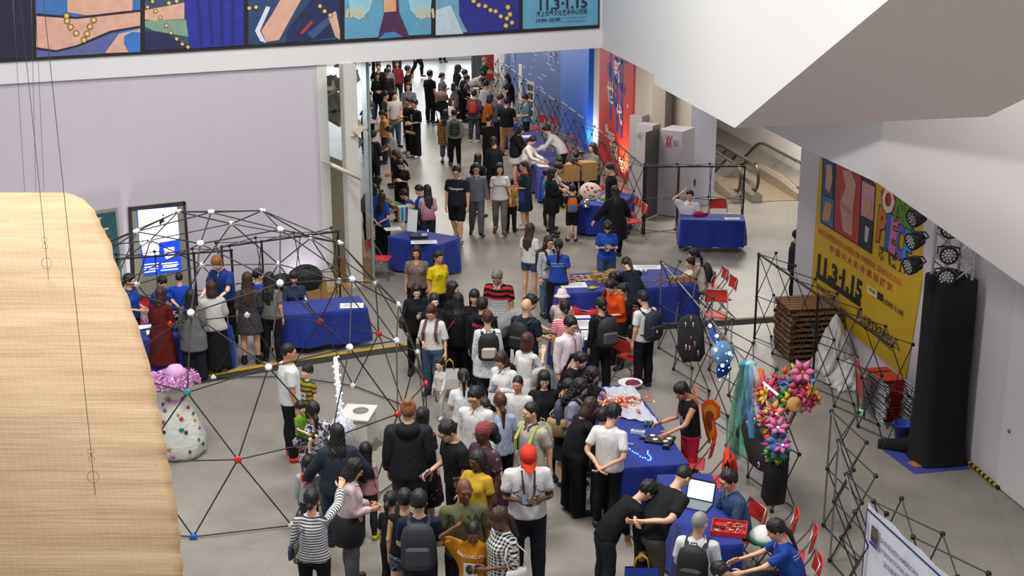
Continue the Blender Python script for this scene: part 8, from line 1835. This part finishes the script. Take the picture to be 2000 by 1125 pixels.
MB().add(vs, [f for i in range(24) for f in ((4*i, 4*i+4, 4*i+5, 4*i+1), (4*i+2, 4*i+3, 4*i+7, 4*i+6))], 0, True).build('curtain_cloth', cloth('#77767a'), e); MB().tube([(-.02, 0, 4.42), (.45, 0, 4.42)], .015, 6).build('rail', M_STEEL, e)
rp_ = G(948, 158); e = empty('red_roll_up', (rp_[0], rp_[1], 0), .1, 'narrow red standing banner behind the old man in green', 'banner'); MB().box((.1, .2, 1.3), (.55, .02, 2.5)).build('banner_cloth', mat('red banner cloth', '#c2402e', .7), e); MB().box((.1, .2, .03), (.6, .2, .06), bev=.01).build('base', M_STEEL, e)
for px, py, c, lab in ((1002, 240, '#c9c23a', 'lime yellow model on the far passage table'), (1006, 226, '#8fd08a', 'pale green model on the far passage table'), (1000, 215, '#d8d4c8', 'white paper tower on the far passage table')):
    e = item('paper_model', lab, 'craft', px, py, .757); MB().lathe([(.07, 0), (.05, .14), (.02, .26), (.001, .3)], n=8).build('cone', mat('model '+c, c, .6), e); MB().box((0, 0, .01), (.2, .2, .02)).build('base', M_PAPER, e)
# bags behind the blue table by the glass
for px, py, c, s, lab in ((598, 560, '#151517', (.34, .22, .28), 'large black bag heap behind the blue table'), (552, 562, '#1a1a1e', (.22, .18, .2), 'small black bag beside the seated girl')):
    p = G(px, py, .35); e = empty('duffel_bag', (p[0], p[1], 0), .3, lab, 'bag'); MB().ball((0, 0, s[2]+.25), s, 14, 9).build('bag_body', mat('bag nylon', c, .6, bump=.6, bscale=12), e); MB().tube([(-.15, -.1, s[2]*1.7+.2), (0, -.14, s[2]*2+.25), (.15, -.1, s[2]*1.7+.2)], .015, 6).build('handle', M_BLACK, e); MB().box((0, 0, .15), (.5, .3, .3)).build('support_box', M_CARD, e)
carton(612, 585, .5, .4, .42, 'brown carton behind the blue table by the wall', z=0.0, open_=False)
# white lights at the foot of the left wall and one warm light under the red poster
def uplight(loc, aim, energy, col, label, size=.9):
    e = empty('floor_uplight', tuple(loc), 0, label, 'lamp'); MB().lathe([(.10, 0), (.11, .05), (.09, .09), (.08, .09), (.08, .06), (.001, .06)], n=14).build('housing', M_BLACK, e); MB().lathe([(.078, .07), (.001, .075)], n=14).build('lens', mat('lamp lens '+str(col[2]), '#fff2e0', .3, emit=4), e)
    l = bpy.data.lights.new('floor_uplight_beam', 'SPOT'); l.energy = energy; l.color = col; l.spot_size = math.radians(110); l.spot_blend = 1; l.shadow_soft_size = .08
    o = bpy.data.objects.new('beam', l); link(o, e); o.location = (0, 0, .13); o.rotation_euler = Vector(aim).to_track_quat('-Z', 'Y').to_euler()
uplight(lw(-.55, 0, .35), tuple(-VN*.5+ZZ*1.0), 170, (.92, .95, 1), 'floor uplight at the right end of the left wall'); uplight(lw(-4.6, 0, .35), tuple(-VN*.5+ZZ*1.0), 190, (.92, .95, 1), 'floor uplight behind the attendant in the blue polo')
uplight(pw(.2, 0, .45), tuple(-PN*.5+ZZ*.9), 220, (1, .62, .3), 'warm floor uplight at the foot of the red poster'); uplight(pw(4.0, 0, .4), tuple(-PN*.5+ZZ*1.0), 170, (.7, .82, 1), 'cold floor uplight added to brighten the blue board')  # the cold lamp is added to brighten the blue board
